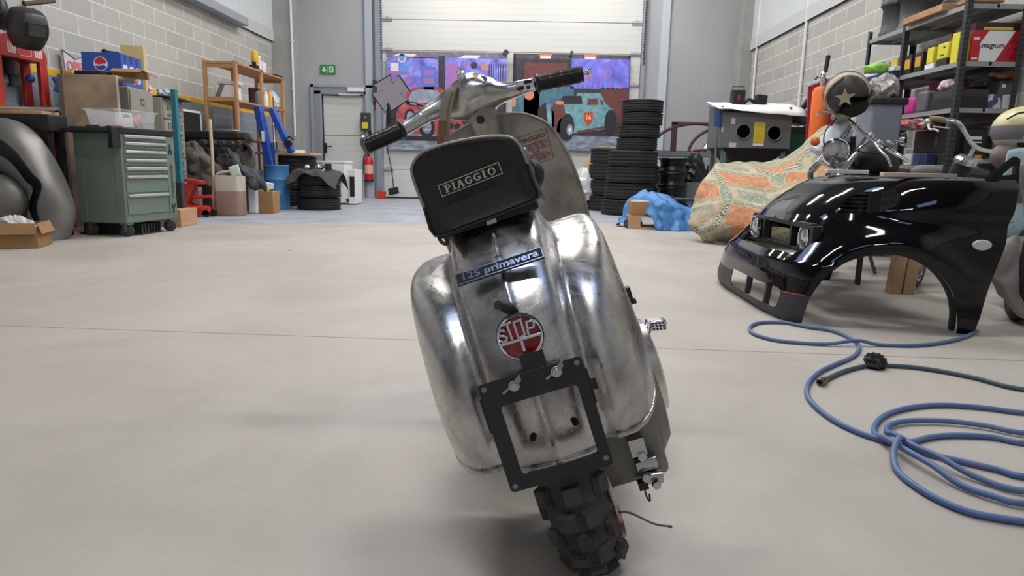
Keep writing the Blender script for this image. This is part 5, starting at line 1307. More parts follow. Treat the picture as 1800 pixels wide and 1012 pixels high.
class Art:                                        # flat printed shapes, given in photograph-like units over the banner
    def __init__(s, ban, fx, fz): s.b = ban; s.fx = fx; s.fz = fz; s.k = 0
    def poly(s, name, pts, m, lay):
        mb = MB(XZ); mb.prism([(s.fx(x), s.fz(y)) for x, y in pts], .004 + lay * .0012, .0048 + lay * .0012)
        return mb.build(name, m, s.b)
    def rect(s, name, x0, y0, x1, y1, m, lay): return s.poly(name, [(x0, y1), (x1, y1), (x1, y0), (x0, y0)], m, lay)
    def disc(s, name, x, y, r, m, lay, ry=None, n=24): return s.poly(name, [(x + r * math.cos(2 * PI * k / n), y + (ry or r) * math.sin(2 * PI * k / n)) for k in range(n)], m, lay)
a, c = W(681, 262, 13.93), W(891, 93, 13.93)
bn1 = banner('left garage banner with red cars printed on it, hanging on the sectional door', a.x, c.x, a.z, c.z)
fx = lambda x: a.x + (x - 681) / 210 * (c.x - a.x); fz = lambda y: a.z + (262 - y) / 169 * (c.z - a.z)
A = Art(bn1, fx, fz)
A.rect('printed_ceiling', 681, 93, 891, 104, mat('print_ceiling', (92, 84, 104), .6, c2=(140, 134, 150), scale=8), 0)
A.rect('printed_wall', 681, 103, 770, 172, MB_blue, 0); A.rect('printed_wall', 770, 103, 891, 176, MB_blue, 1)
A.rect('printed_floor', 681, 222, 891, 262, MB_floor, 0)
A.rect('printed_pillar', 772, 100, 784, 178, MB_dark, 2)
for (x0, y0, x1) in ((690, 94, 735), (806, 95, 846)): A.poly('printed_tube_light', [(x0, y0 + 8), (x1 - 6, y0 + 8), (x1, y0 + 3), (x0 + 12, y0 + 3)], MB_lite, 2)
A.disc('printed_clock', 708, 105, 7, MB_lite, 2); A.disc('printed_clock_face', 708, 105, 5, MB_cyan, 3)
A.rect('printed_sign', 688, 113, 702, 127, MB_lite, 2); A.rect('printed_sign', 703, 116, 720, 127, MB_cyan, 2); A.rect('printed_shelf', 682, 127, 722, 133, MB_pink, 2)
for i, y in enumerate((138, 152, 160)): A.rect('printed_boxes', 684 + i * 4, y, 728, y + 7, MB_pink, 2)
A.rect('printed_cabinet', 742, 118, 768, 168, mat('print_cab', (86, 116, 206), .5), 2); 
for y in (124, 138, 152): A.rect('printed_drawer', 746, y, 764, y + 9, MB_pink, 3)
A.rect('printed_rack', 786, 112, 806, 170, MB_pink, 2); A.disc('printed_emblem', 834, 115, 6, MB_dark, 2); A.disc('printed_emblem', 819, 114, 5, MB_pink, 2); A.disc('printed_helmet', 852, 118, 6, MB_orange, 2)
for i in range(8): A.rect('printed_tool', 860 + i * 4, 112, 861.5 + i * 4, 150, MB_dark, 2)
# red coupe seen from the front
A.poly('printed_car', [(700, 232), (697, 200), (706, 184), (718, 160), (735, 153), (770, 152), (790, 160), (800, 186), (790, 226), (760, 236)], MB_redc, 3)
A.poly('printed_windscreen', [(716, 178), (726, 161), (740, 157), (770, 158), (780, 176), (745, 180)], MB_glass, 4)
A.disc('printed_headlamp', 722, 205, 10, MB_blk, 4, 14); A.disc('printed_headlamp', 722, 205, 6, MB_glass, 5, 10); A.disc('printed_wheel', 752, 222, 14, MB_blk, 4, 20); A.disc('printed_hub', 752, 222, 8, MB_floor, 5, 12)
A.poly('printed_shadow', [(694, 238), (800, 238), (790, 246), (704, 246)], MB_blk, 2)
# second red car, tail and lamps
A.poly('printed_car', [(768, 232), (770, 206), (784, 198), (806, 200), (816, 216), (812, 240), (785, 246)], MB_redc, 6); A.disc('printed_tail_lamp', 794, 219, 6, MB_blk, 7); A.disc('printed_tail_lamp', 806, 220, 6, MB_blk, 7)
A.poly('printed_door', [(864, 210), (876, 190), (886, 200), (888, 250), (866, 246)], mat('print_navy2', (40, 52, 96), .5), 3); A.poly('printed_car', [(856, 214), (862, 202), (874, 212), (866, 236)], MB_redc, 4)
a2, c2_ = W(899, 262, 13.93), W(1109, 97, 13.93)
bn2 = banner('right garage banner with a teal hot rod numbered 16, hanging on the sectional door', a2.x, c2_.x, a2.z, c2_.z)
fx2 = lambda x: a2.x + (x - 899) / 210 * (c2_.x - a2.x); fz2 = lambda y: a2.z + (262 - y) / 165 * (c2_.z - a2.z)
B2 = Art(bn2, fx2, fz2)
B2.rect('printed_teal_wall', 900, 152, 1010, 214, MB_tealw, 0); B2.rect('printed_violet_wall', 1004, 104, 1108, 155, MB_violet, 0); B2.rect('printed_rust_wall', 1060, 153, 1108, 212, MB_rust, 0)
B2.rect('printed_floor', 900, 236, 1108, 262, MB_floor, 0); B2.rect('printed_rust_shelf', 920, 112, 996, 146, MB_rust, 0)
for x in (946, 1026): B2.rect('printed_lamp', x, 96, x + 22, 101, MB_orange, 1); B2.rect('printed_lamp_glow', x + 1, 101, x + 20, 105, MB_lite, 1)
B2.disc('printed_emblem', 1068, 128, 9, MB_pink, 1); B2.disc('printed_emblem_centre', 1068, 128, 5.5, MB_violet, 2); B2.rect('printed_note', 1030, 130, 1042, 140, MB_pink, 1)
for i in range(10): B2.rect('printed_bottle', 1010 + i * 9, 143 + (i * 37 % 5), 1014 + i * 9, 154, MB_pink if i % 2 else MB_cyan, 1)
B2.disc('printed_plate', 929, 167, 9, MB_orange, 1); B2.rect('printed_lamp_red', 899, 172, 905, 188, MB_orange, 1)
B2.rect('printed_cupboard', 920, 158, 948, 214, mat('print_cupboard', (106, 128, 140), .5, c2=(80, 100, 112), scale=7), 0)
# hot rod
B2.poly('printed_body', [(976, 232), (974, 196), (984, 176), (1012, 172), (1016, 163), (1058, 162), (1066, 178), (1082, 190), (1086, 206), (1080, 222), (1022, 232)], MB_teal, 3)
B2.poly('printed_windscreen', [(984, 182), (990, 168), (1024, 167), (1026, 181)], MB_blk, 4); B2.poly('printed_side_glass', [(1034, 183), (1036, 172), (1052, 171), (1055, 182)], MB_rust, 4); B2.poly('printed_side_glass', [(1059, 182), (1058, 172), (1063, 175), (1065, 182)], MB_rust, 4)
B2.poly('printed_grille', [(945, 226), (946, 190), (958, 180), (968, 186), (972, 222)], MB_blk, 4); B2.poly('printed_grille_shell', [(966, 224), (960, 184), (968, 182), (976, 200), (976, 224)], MB_teal, 5)
B2.poly('printed_engine', [(972, 228), (970, 188), (980, 178), (992, 182), (998, 206), (990, 232)], MB_rust, 5); B2.rect('printed_carburettor', 978, 177, 992, 183, MB_orange, 6)
B2.disc('printed_wheel', 1000, 222, 13, MB_blk, 6, 24); B2.disc('printed_tread', 990, 226, 9, MB_blk, 5, 20); B2.disc('printed_hub', 1005, 226, 6, MB_floor, 7, 10); B2.disc('printed_hub_cap', 1005, 226, 3, MB_lite, 8, 4)
B2.disc('printed_wheel', 1078, 212, 11, MB_blk, 6, 22); B2.poly('printed_running_board', [(1018, 228), (1070, 218), (1070, 222), (1018, 233)], MB_rust, 5)
B2.poly('printed_shield', [(1029, 196), (1046, 194), (1046, 209), (1038, 219), (1030, 210)], mat('print_shield', (188, 66, 44), .5), 5)
tx = text_mb('16', .13, Matrix.Translation((fx2(1037.6), -.013, fz2(204))) @ XZ, .001, .003, .9); tx.build('printed_number', mat('print_number', (240, 190, 120), .5), bn2)
for i, (x, y) in enumerate(((682, 93), (888, 95), (902, 97), (962, 97), (1006, 96), (1106, 100))):
    pass
q = MB(); q.box(fx(889), -.01, fz(93), .10, .02, .12, (0, 35, 0)); q.build('corner_tie', M_dark, bn1)
q = MB(); q.box(fx2(1003), -.01, fz2(96), .05, .02, .10, (0, 20, 0)); q.build('corner_tie', M_dark, bn2)

# ---------------------------------------------------------------- right back: tyres, bags, frames
gtyr = 'rear stack of four tyres'
for i in range(4): tyre('car_tyre', ('lowest', 'second', 'third', 'topmost')[i] + ' tyre of the four-tyre stack by the sectional door', 1.30 + (.0, .01, .015, .03)[i], 11.72, i * .262, .335, .258, gtyr)
blk('wood_piece', 'small light wood piece on the four-tyre stack', 'wood', 1.12, 1.32, 11.55, 11.66, 1.048, 1.075, M_wood)
for i in range(4): tyre('car_tyre', ('lowest', 'second', 'third', 'fourth')[i] + ' wide tyre at the bottom of the tall tyre stack', 1.50 + (.0, .03, .05, .07)[i], 10.72, i * .248, .385, .245, 'wide tyres at the bottom of the tall stack')
for i in range(4): tyre('car_tyre', ('fifth', 'sixth', 'seventh', 'topmost')[i] + ' tyre in the tall tyre stack, one of its narrower upper four', 1.62 + (.0, .03, .06, .06)[i], 10.72, .992 + i * .19, .315, .187, 'narrower tyres on top of the tall stack')
rl = MB(); rl.tube([(-.02, 0, 0), (-.02, 0, .52), (.24, .05, .98)], [.08, .085, .085], n=16); tag(rl.build('cardboard_tube', mat('kraft_tube', (178, 150, 112), .8), loc=(.96, 12.8, .01)), 'bent brown cardboard roll leaning behind the white bag', 'cardboard roll')
crumple('plastic_bag', 'white bin bag of waste left of the four-tyre stack', 'plastic bag', (.90, 11.75, .165), (.24, .20, .27), mat('bag_white', (206, 206, 210), .4), .22, 5)
blk('plastic_crate', 'dark green crate under the white bin bag', 'crate', .80, 1.02, 11.7, 12.1, 0, .16, mat('crate_green', (28, 78, 60), .5), .01)
tyre('car_tyre', 'small black tyre lying behind the white bin bag', 1.0, 12.45, 0, .30, .2, 'tyre behind the white bag')
# rims, bench
M_rim = mat('rim_black', (26, 26, 27), .3, .5)
for i in range(4):
    w_ = thing('wheel_rim', ('lowest', 'second', 'third', 'topmost')[i] + ' black steel rim in the stack right of the tall tyres', 'wheel rim', (2.26, 11.0, i * .225), 0, 'black steel rims')
    MB().lathe([(.20, .0), (.235, .0), (.24, .02), (.215, .04), (.20, .09), (.20, .13), (.215, .18), (.24, .20), (.235, .22), (.20, .22), (.19, .13), (.19, .08)], 40, closed=True).build('barrel', M_rim, w_)
    q = MB(); q.lathe([(.06, .16), (.12, .18), (.19, .12), (.19, .10), (.12, .165), (.06, .145)], 36, closed=True)
    for k in range(8): q.cyl((.15 * math.cos(k * PI / 4), .15 * math.sin(k * PI / 4), .14), (.15 * math.cos(k * PI / 4), .15 * math.sin(k * PI / 4), .172), .018, n=10)
    q.build('disc', M_grey if i == 3 else M_rim, w_)
bn_ = thing('steel_bench', 'dark steel bench loaded with parts behind the black rims', 'bench', (2.9, 12.1, 0))
MB().bb(-.95, .85, -.30, .30, .94, 1.02).build('bench_top', mat('bench_grey', (112, 116, 124), .5), bn_, bevel=.006)
for x in (-.9, .8): MB().bb(x - .03, x + .03, -.25, .25, 0, .94).build('leg', M_dark, bn_)
MB().bb(-.9, .8, -.2, .25, .3, .34).build('lower_shelf', M_dark, bn_); 
for i in range(6): blk('parts_box', ('dark crate under the steel bench, %s from its left end' % ('first', 'second', 'third', 'fourth', 'fifth', 'sixth')[i]), 'crate', 2.08 + i * .26, 2.30 + i * .26, 11.95, 12.3, .343, .343 + (.42, .3, .5, .36, .46, .3)[i], (M_black, M_dark, M_blackmetal)[i % 3], .01, 'crates on the lower shelf of the steel bench')
# maroon window frames leaning on the wall
M_maroon = mat('maroon_wood', (74, 42, 44), .6)
def archframe(label, x, z0, w_, h_, rz, ang0, ang1, post):
    f = thing('window_frame', label, 'window frame', (x, 12.9 if x < 3.3 else 12.72, z0), rz)
    pts = [(w_ * math.cos(R(t)), 0, h_ * math.sin(R(t))) for t in range(ang0, ang1 + 1, 6)]
    MB().tube(pts, .035, n=8, flat=.8).build('arched_rail', M_maroon, f)
    q = MB(); q.bb(-w_, w_, -.03, .03, -.04, .04); q.build('bottom_rail', M_maroon, f)
    q = MB(); q.bb(post - .05, post + .05, -.03, .03, 0, h_ * 1.02); q.bb(post - .05, post + w_ * .75, -.03, .03, h_ * .97, h_ * 1.05); q.build('mullion', M_maroon, f)
    return f
archframe('dark maroon arched window frame leaning on the back wall behind the bench', 3.05, 1.02, .86, .54, 0, 0, 180, -.42)
archframe('second maroon arched frame leaning behind the grey blasting cabinet', 3.62, 1.02, .74, .50, 0, 40, 180, .10)
crumple('plastic_bag', 'black bin bag standing on the grey metal bin', 'plastic bag', (2.66, 11.3, .525), (.17, .14, .24), mat('bag_black', (30, 30, 34), .3), .2, 7)
q = MB(); q.lathe([(0, 0), (.09, 0), (.10, .03), (.06, .09), (.05, .13), (0, .14)], 20); tag(q.build('fan_motor', M_steel, loc=(3.0, 11.9, 1.02)), 'silver round motor on the steel bench', 'motor')
hs_ = MB()
for i in range(4): hs_.tube(catmull([(-.16 + i * .05, 0, 0), (-.10 + i * .05, -.04, .20), (.0 + i * .05, -.02, .36), (.08 + i * .04, 0, .42)], 5), .03, n=8)
tag(hs_.build('hose_bundle', mat('hose_brown', (120, 106, 96), .7, c2=(86, 84, 92), scale=8), loc=(3.25, 11.86, 1.02)), 'bundle of brown hoses on the steel bench beside the blasting cabinet', 'hoses')
q = MB(); q.ell((0, 0, 0), (.13, .1, .13), 16, 10); tag(q.build('cable_coil', mat('coil_blue', (58, 74, 116), .6), loc=(3.28, 12.16, 1.155)), 'dark blue cable coil tucked behind the brown hoses', 'cable coil')
bl = MB(); bl.tube([(0, 0, 0), (.5, -.05, .06), (.8, -.1, .10)], [.02, .02, .03], n=8); tag(bl.build('pipe_wrench', mat('wrench_red', (120, 60, 54), .5, .3), loc=(2.75, 11.82, 1.04)), 'long red-handled wrench lying on the steel bench front', 'wrench')
ap2 = thing('metal_bin', 'tall grey metal bin with streaks between the rims and the black bin bag', 'bin', (2.66, 11.3, 0))
MB().rings([[(x * s, y * s, z) for x, y in rrect(.30, .24, .03, 4)] for z, s in ((0, .9), (.52, 1.0), (.52, .95), (.02, .86))], True, True).build('bin_body', M_grey, ap2)

# blue tarpaulin over pallet wood
M_bluet = mat('blue_tarp', (84, 142, 200), .5, c2=(64, 118, 180), scale=3, amt=.6)
pl_ = thing('wooden_pallet', 'raw wooden pallet end under the blue tarpaulin', 'pallet', (1.35, 8.25, 0))
for z in (0.0, .14): MB().bb(-.16, .42, -.10, .40, z, z + .022).build('deck_board', M_wood, pl_)
for x in (-.09, .33): 
    for y in (-.03, .32): MB().bb(x - .07, x + .07, y - .07, y + .07, .022, .14).build('block', M_wood, pl_)
cb3 = thing('cardboard_box', 'small cardboard box on the pallet beside the blue tarpaulin', 'cardboard box', (1.33, 8.30, .164)); MB().bb(-.12, .16, -.10, .16, 0, .16).build('box_body', M_card, cb3, bevel=.004); MB().bb(-.10, .12, -.08, .10, .16, .175).build('packing', M_paper, cb3)
sheet('blue_tarpaulin', 'bright blue tarpaulin sagging over the pallet and frame on the floor', 'tarpaulin',
    [[(1.10, 8.62, .02), (1.22, 8.66, .28), (1.42, 8.66, .46), (1.66, 8.74, .40), (1.95, 8.80, .28), (2.22, 8.85, .30)],
     [(1.08, 8.46, .02), (1.26, 8.44, .36), (1.46, 8.44, .47), (1.70, 8.46, .38), (1.98, 8.50, .29), (2.21, 8.55, .31)],
     [(1.40, 8.14, .18), (1.46, 8.10, .34), (1.58, 8.09, .38), (1.74, 8.14, .32), (2.0, 8.24, .27), (2.20, 8.30, .28)],
     [(1.47, 8.02, .01), (1.54, 8.02, .16), (1.64, 8.03, .20), (1.80, 8.06, .18), (2.0, 8.14, .14), (2.26, 8.2, .14)],
     [(1.50, 7.98, .006), (1.58, 7.96, .006), (1.70, 7.96, .006), (1.86, 7.98, .006), (2.02, 8.05, .006), (2.26, 8.1, .006)]], M_bluet, 8, 7, .045, 6, 4.0)
blk('steel_tray', 'dark steel tray resting on the blue tarpaulin', 'tray', 1.80, 2.30, 8.42, 8.70, .335, .365, M_dark)
crumple('rag', 'dark patterned rag by the left edge of the blue tarpaulin', 'rag', (1.26, 8.30, 0), (.09, .07, .07), mat('rag_maroon', (72, 52, 76), .85, c2=(50, 60, 100), scale=10), .25, 12)
# ---------------------------------------------------------------- black car front leaning on the floor
M_car = mat('gloss_black_paint', (7, 7, 10), .05, spec=.42)
M_lip = mat('grey_bumper_plastic', (58, 60, 63), .55, c2=(48, 50, 53), scale=30)
cf = thing('car_nose', 'glossy black small-car front panel with grey lower bumper standing on the floor', 'car front', (0, 0, 0))
YC = 3.83
ZT = [0, .03, .08, .12, .16, .22, .28, .34, .40, .45, .50, .55, .60, .65, .685, .70, .707]
XFr = [1.235, 1.21, 1.20, 1.205, 1.207, 1.207, 1.225, 1.285, 1.335, 1.362, 1.40, 1.455, 1.52, 1.60, 1.68, 1.76, 1.95]
def lerp_t(z, T, V):
    for i in range(len(T) - 1):
        if T[i] <= z <= T[i + 1]: return V[i] + (V[i + 1] - V[i]) * (z - T[i]) / (T[i + 1] - T[i])
    return V[-1]
def car_pt(th, z):
    xf = lerp_t(z, ZT, XFr); xr = 2.055 + .24 * z
    b = lerp_t(z, [0, .15, .40, .55, .66, .70, .708], [.715, .73, .735, .715, .68, .64, .50])
    n = lerp_t(z, [0, .12, .30, .45, .72], [5.2, 4.6, 3.4, 2.9, 2.7])
    c, s_ = math.cos(th), math.sin(th)
    x = xr - (xr - xf) * abs(c) ** (2 / n); y = YC + b * math.copysign(abs(s_) ** (2 / n), s_)
    if abs(y - YC) > .45:
        r = math.hypot(x - 1.655, z)
        y += math.copysign(.04 * math.exp(-((r - .40) / .06) ** 2), s_)
        y -= math.copysign(.02 * math.exp(-((z - .50) / .05) ** 2) * (1 if x > 1.5 else 0), s_)
    return (x, y, z)
def tparam(k, n):                              # denser near the sides
    u = -1 + 2 * k / n
    return math.copysign(abs(u) ** .75, u) * PI / 2
def shell(zs, n=120):
    return [[car_pt(tparam(k, n), z) for k in range(n + 1)] for z in zs]
zlow = [0, .008, .02, .04, .06, .08, .10, .12, .14]
zup = [.14 + (.70 - .14) * k / 52 for k in range(53)] + [.703, .706, .707]
def shell_build(zs, name, m):
    o = MB().grid(shell(zs)).build(name, m, cf, solid=.006, sharp=60, solid_off=1)
    bpy.context.view_layer.update(); return bake(o)
low = shell_build(zlow, 'lower_bumper', [M_lip, M_car]); up = shell_build(zup, 'body_panel', M_car)
XZY = Matrix(((1, 0, 0, 0), (0, 0, 1, 0), (0, 1, 0, 0), (0, 0, 0, 1)))     # local xy -> xz, extruded along +y
for y0, y1 in ((2.9, 3.52), (4.14, 4.8)):
    arch = [(1.99, -.1)] + [(1.655 + .335 * math.cos(R(t)), .012 + .345 * math.sin(R(t))) for t in range(0, 181, 5)] + [(1.32, -.1)]
    c_ = MB(XZY); c_.prism(arch, y0, y1); cut(up, c_); c_ = MB(XZY); c_.prism(arch, y0, y1); cut(low, c_)
    hole = [(1.525, .528), (1.53, .56), (1.58, .605), (1.64, .632), (1.74, .650), (1.745, .622), (1.715, .575), (1.66, .545), (1.58, .528)]
    c_ = MB(XZY); c_.prism(hole, y0, y1); cut(up, c_)
al_ = []
for t in range(-2, 183, 6):
    x, z = 1.655 + .337 * math.cos(R(t)), max(.0, .012 + .347 * math.sin(R(t))); lo_, hi_ = -PI / 2, -.3
    for _ in range(50):
        md_ = (lo_ + hi_) / 2
        if car_pt(md_, z)[0] > x: lo_ = md_
        else: hi_ = md_
    best = car_pt(lo_, z)
    al_.append([(x, best[1] + .0, z), (x - .004 * math.cos(R(t)), best[1] + .03, z), (x + .01 * math.cos(R(t)), best[1] + .075, z)])
MB().grid(al_).build('arch_flange', M_black, cf, solid=.004, sub=1)
for pg in low.data.polygons:
    if pg.center.x > 1.5: pg.material_index = 1
mo = MB(YZ); mo.prism(rrect(.90, .145, .06, 6, 3.78, .392), 1.0, 1.66); cut(up, mo)
mo = MB(YZ); mo.prism(rrect(.68, .10, .035, 5, 3.63, .105), 1.0, 1.5); cut(low, mo); mo = MB(YZ); mo.prism(rrect(.68, .10, .035, 5, 3.63, .105), 1.0, 1.5); cut(up, mo)
for y in (3.44, 3.74):
    MB().box(1.232, y, .105, .03, .025, .12, (0, 6, 0)).build('grille_bar', M_lip, cf, bevel=.004)
# grille carrier and two round lamps inside the mouth
gcz = MB(); 
for y0, y1, z0, z1 in ((3.36, 4.22, .44, .47), (3.36, 4.22, .318, .335), (3.60, 3.625, .33, .45), (4.02, 4.045, .33, .45), (3.33, 3.37, .33, .46), (4.20, 4.24, .33, .46)): gcz.bb(1.385, 1.42, y0, y1, z0, z1)
gcz.bb(1.43, 1.435, 3.34, 3.61, .325, .46); gcz.bb(1.43, 1.435, 4.03, 4.23, .325, .46)
gcz.build('grille_carrier', M_black, cf, bevel=.004)
for y, x in ((3.47, 1.408), (4.12, 1.368)):
    Ml = Matrix.Translation((x, y, .392)) @ rotm(0, -90, 0)
    l_ = MB(Ml); l_.lathe([(.062, -.04), (.066, .0), (.064, .012), (.058, .012), (.056, -.02), (0, -.04)], 30); lo = l_.build('lamp_body', M_chrome, cf)
    MB(Ml).lathe([(0, .016), (.03, .013), (.057, .004), (.057, .0), (0, .002)], 30).build('lamp_glass', mat('lamp_glass_clear', (224, 228, 230), .15, .7, c2=(150, 156, 160), scale=20), lo)
MB().box(1.352, 3.80, .475, .014, .07, .014, (0, 25, 0)).build('bonnet_latch', M_grey, cf)
# number plate area residue
q = text_mb('smart', .045, Matrix.Translation((1.2035, 3.72, .20)) @ YZm, .001, 0, 1.5); q.build('faint_lettering', mat('faint_grey', (40, 41, 44), .4), cf)
MB().tube([tuple(Vector(car_pt(R(t), .142)) + Vector((-.004, -.004, 0))) for t in range(-43, -22, 3)], .0035, n=6).build('red_tape_line', mat('tape_red', (150, 44, 44), .5), cf)
# side repeater and mirror triangle
Qb = Matrix.Translation((2.045, 3.085, .413)) @ XZ
MB(Qb).prism([(.042 * math.cos(2 * PI * k / 28), .024 * math.sin(2 * PI * k / 28)) for k in range(28)], -.008, .008).build('side_repeater', mat('repeater_white', (206, 204, 200), .35), cf, bevel=.004)
tri = [W(x, y, 3.2) for x, y in ((1722, 322), (1772, 284), (1784, 275), (1791, 280), (1788, 322))]; hol = [W(x, y, 3.2) for x, y in ((1757, 309), (1778, 291), (1784, 291), (1782, 306))]
def frame_poly(outer, inner, y0, y1, name, m, par):
    b = MB(); n0, n1 = len(outer), len(inner)
    me = MB(XZY); me.prism([(p.x, p.z) for p in outer], y0, y1); o = me.build(name, m, par)
    c_ = MB(XZY); c_.prism([(p.x, p.z) for p in inner], y0 - .1, y1 + .1); return cut(o, c_)
frame_poly(tri, hol, 3.19, 3.215, 'mirror_mount', M_car, cf)
blk('wood_batten', 'pale wooden batten lying on top of the black car front near its rear edge', 'batten', 1.70, 2.05, 3.34, 3.38, .708, .728, mat('pale_batten', (206, 188, 172), .6), .002)
blk('foam_strip', 'white foam strip lying on the middle of the black car bonnet', 'strip', 1.72, 1.96, 4.02, 4.06, .716, .74, M_white, .003)

# ---------------------------------------------------------------- patterned cloth over a vehicle
m, N, L, p = node_mat('patchwork_cloth', .9)
v = objvec(N, L); sx = N.new('ShaderNodeSeparateXYZ'); L.new(v, sx.inputs[0])
u_ = math_node(N, L, 'ADD', math_node(N, L, 'ADD', math_node(N, L, 'MULTIPLY', sx.outputs[0], .82), math_node(N, L, 'MULTIPLY', sx.outputs[1], .30)), math_node(N, L, 'MULTIPLY', sx.outputs[2], -.62))
w_ = math_node(N, L, 'ADD', math_node(N, L, 'ADD', math_node(N, L, 'MULTIPLY', sx.outputs[0], .58), math_node(N, L, 'MULTIPLY', sx.outputs[2], .85)), math_node(N, L, 'MULTIPLY', sx.outputs[1], .62))
P_ = .33
fu = math_node(N, L, 'FRACT', math_node(N, L, 'DIVIDE', u_, P_)); fw_ = math_node(N, L, 'FRACT', math_node(N, L, 'DIVIDE', w_, P_))
iu = math_node(N, L, 'FLOOR', math_node(N, L, 'DIVIDE', u_, P_)); iw = math_node(N, L, 'FLOOR', math_node(N, L, 'DIVIDE', w_, P_))
par_ = math_node(N, L, 'FLOORED_MODULO', math_node(N, L, 'ADD', iu, iw), 2.0)
nn_ = noise(N, L, v, 14, 6, 1.5, .6); n2_ = noise(N, L, v, 34, 4, 2.5, .6)
orange = ramp(N, L, nn_, [(.35, (170, 116, 82)), (.6, (196, 142, 106)), (.75, (206, 168, 134))])
cream = ramp(N, L, nn_, [(.35, (162, 152, 130)), (.6, (188, 178, 154)), (.75, (200, 192, 170))])
teal = ramp(N, L, n2_, [(.4, (112, 124, 112)), (.52, (146, 152, 136)), (.62, (188, 184, 160))])
c = mix(N, L, par_, orange, cream)
def band(x, a, b_):
    return math_node(N, L, 'MULTIPLY', math_node(N, L, 'GREATER_THAN', x, a), math_node(N, L, 'LESS_THAN', x, b_))
inner_ = math_node(N, L, 'MULTIPLY', band(fu, .34, .86), band(fw_, .34, .86))
c = mix(N, L, math_node(N, L, 'MULTIPLY', inner_, par_), c, teal)
bnd = math_node(N, L, 'MAXIMUM', band(fu, .03, .19), band(fw_, .03, .19))
c = mix(N, L, bnd, c, teal)
chk = N.new('ShaderNodeTexChecker'); cv = N.new('ShaderNodeCombineXYZ'); L.new(u_, cv.inputs[0]); L.new(w_, cv.inputs[1]); L.new(cv.outputs[0], chk.inputs['Vector']); chk.inputs['Scale'].default_value = 42
ck = mix(N, L, chk.outputs['Fac'], (86, 92, 84), (196, 188, 160))
c = mix(N, L, math_node(N, L, 'MULTIPLY', band(fu, .07, .15), math_node(N, L, 'SUBTRACT', 1.0, par_)), c, ck)
line = math_node(N, L, 'MAXIMUM', math_node(N, L, 'MAXIMUM', band(fu, .01, .03), band(fw_, .01, .03)), math_node(N, L, 'MAXIMUM', band(fu, .19, .205), band(fw_, .19, .205)))
c = mix(N, L, line, c, (178, 168, 140))
L.new(c, p.inputs['Base Color']); M_patch = m
o = sheet('patchwork_cloth', 'orange and grey-green patchwork cloth draped over a low vehicle beside the black car front', 'cloth',
    [[W(1268, 283, 7.75), W(1310, 279, 7.75), W(1362, 279, 7.6), W(1412, 248, 7.2), W(1446, 216, 6.9), W(1470, 230, 6.8), W(1484, 300, 6.8)],
     [W(1251, 292, 7.35), W(1300, 296, 7.25), W(1362, 296, 7.05), W(1415, 268, 6.75), W(1452, 236, 6.55), W(1470, 262, 6.45), W(1482, 330, 6.4)],
     [W(1231, 322, 7.1), W(1285, 330, 6.85), W(1350, 340, 6.65), W(1412, 312, 6.45), W(1452, 285, 6.3), W(1470, 310, 6.2), W(1482, 370, 6.15)],
     [W(1216, 352, 7.0), W(1262, 362, 6.7), W(1325, 372, 6.5), W(1392, 356, 6.3), W(1440, 340, 6.1), W(1466, 350, 6.02), W(1482, 395, 6.0)],
     [W(1208, 380, 6.95), W(1250, 392, 6.62), W(1300, 398, 6.48), W(1365, 388, 6.25), W(1420, 385, 6.05), W(1455, 395, 5.98), W(1480, 420, 5.95)],
     [W(1208, 398, 6.95), W(1240, 412, 6.65), W(1288, 412, 6.6), W(1350, 404, 6.4), W(1410, 410, 6.2), W(1450, 420, 6.05), W(1480, 440, 6.0)],
     [W(1226, 418, 6.98), W(1243, 431, 6.75), W(1290, 428, 6.8), W(1330, 424, 6.75), W(1400, 440, 6.3), W(1450, 440, 6.15), W(1480, 455, 6.1)]], M_patch, 8, 7, .032, 4.2, 5.0)
cv_ = thing('covered_car_seat', 'low dark vehicle body hidden under the patchwork cloth', 'vehicle', (2.75, 7.25, 0))
MB().bb(-.50, .30, -.25, .45, .10, .60).build('body', M_dark, cv_, bevel=.05)
for x in (-.4, .2):
    for y in (-.1, .35): MB().lathe([(0, -.06), (.11, -.06), (.13, -.04), (.13, .04), (.11, .06), (0, .06)], 22, Matrix.Translation((x, y, .13)) @ rotm(90, 0, 0)).build('wheel', M_black, cv_)
# ---------------------------------------------------------------- blasting cabinet
M_cab = mat('cabinet_grey', (104, 108, 110), .5, c2=(96, 100, 102), scale=4)
YBC = 8.3
a, c = W(1266, 250, YBC), W(1393, 203, YBC)
bc = thing('blasting_cabinet', 'grey blasting cabinet with two round arm holes and a yellow notice', 'blasting cabinet', (0, 0, 0))
x0, x1, z0, z1 = a.x, c.x, a.z - .06, c.z
fr_o = MB(XZ @ Matrix.Translation((0, 0, -YBC))); fr_o.prism([(x0, z0), (x1, z0), (x1, z1), (x0, z1)], -.03, 0); fo = fr_o.build('front_panel', M_cab, bc)
hs2 = []
for px, py in ((1307, 231), (1361, 234)):
    h_ = W(px, py, YBC); hs2.append(h_)
    c_ = MB(XZ @ Matrix.Translation((0, 0, -YBC))); c_.prism(circ(.085, 32, h_.x, h_.z), -.2, .2); cut(fo, c_)
for h_ in hs2:
    MB().tube([(h_.x + .088 * math.cos(2 * PI * k / 32), YBC - .004, h_.z + .088 * math.sin(2 * PI * k / 32)) for k in range(32)], .010, n=8, closed=True).build('arm_hole_rim', M_cab, bc)
b = MB(); b.bb(x0, x0 + .02, YBC + .03, YBC + .62, z0, z1 + .10); b.bb(x1 - .02, x1, YBC + .03, YBC + .62, z0, z1 + .10); b.bb(x0, x1, YBC + .60, YBC + .62, z0, z1 + .1); b.bb(x0, x1, YBC + .03, YBC + .60, z0, z0 + .02)
b.build('housing', M_cab, bc)
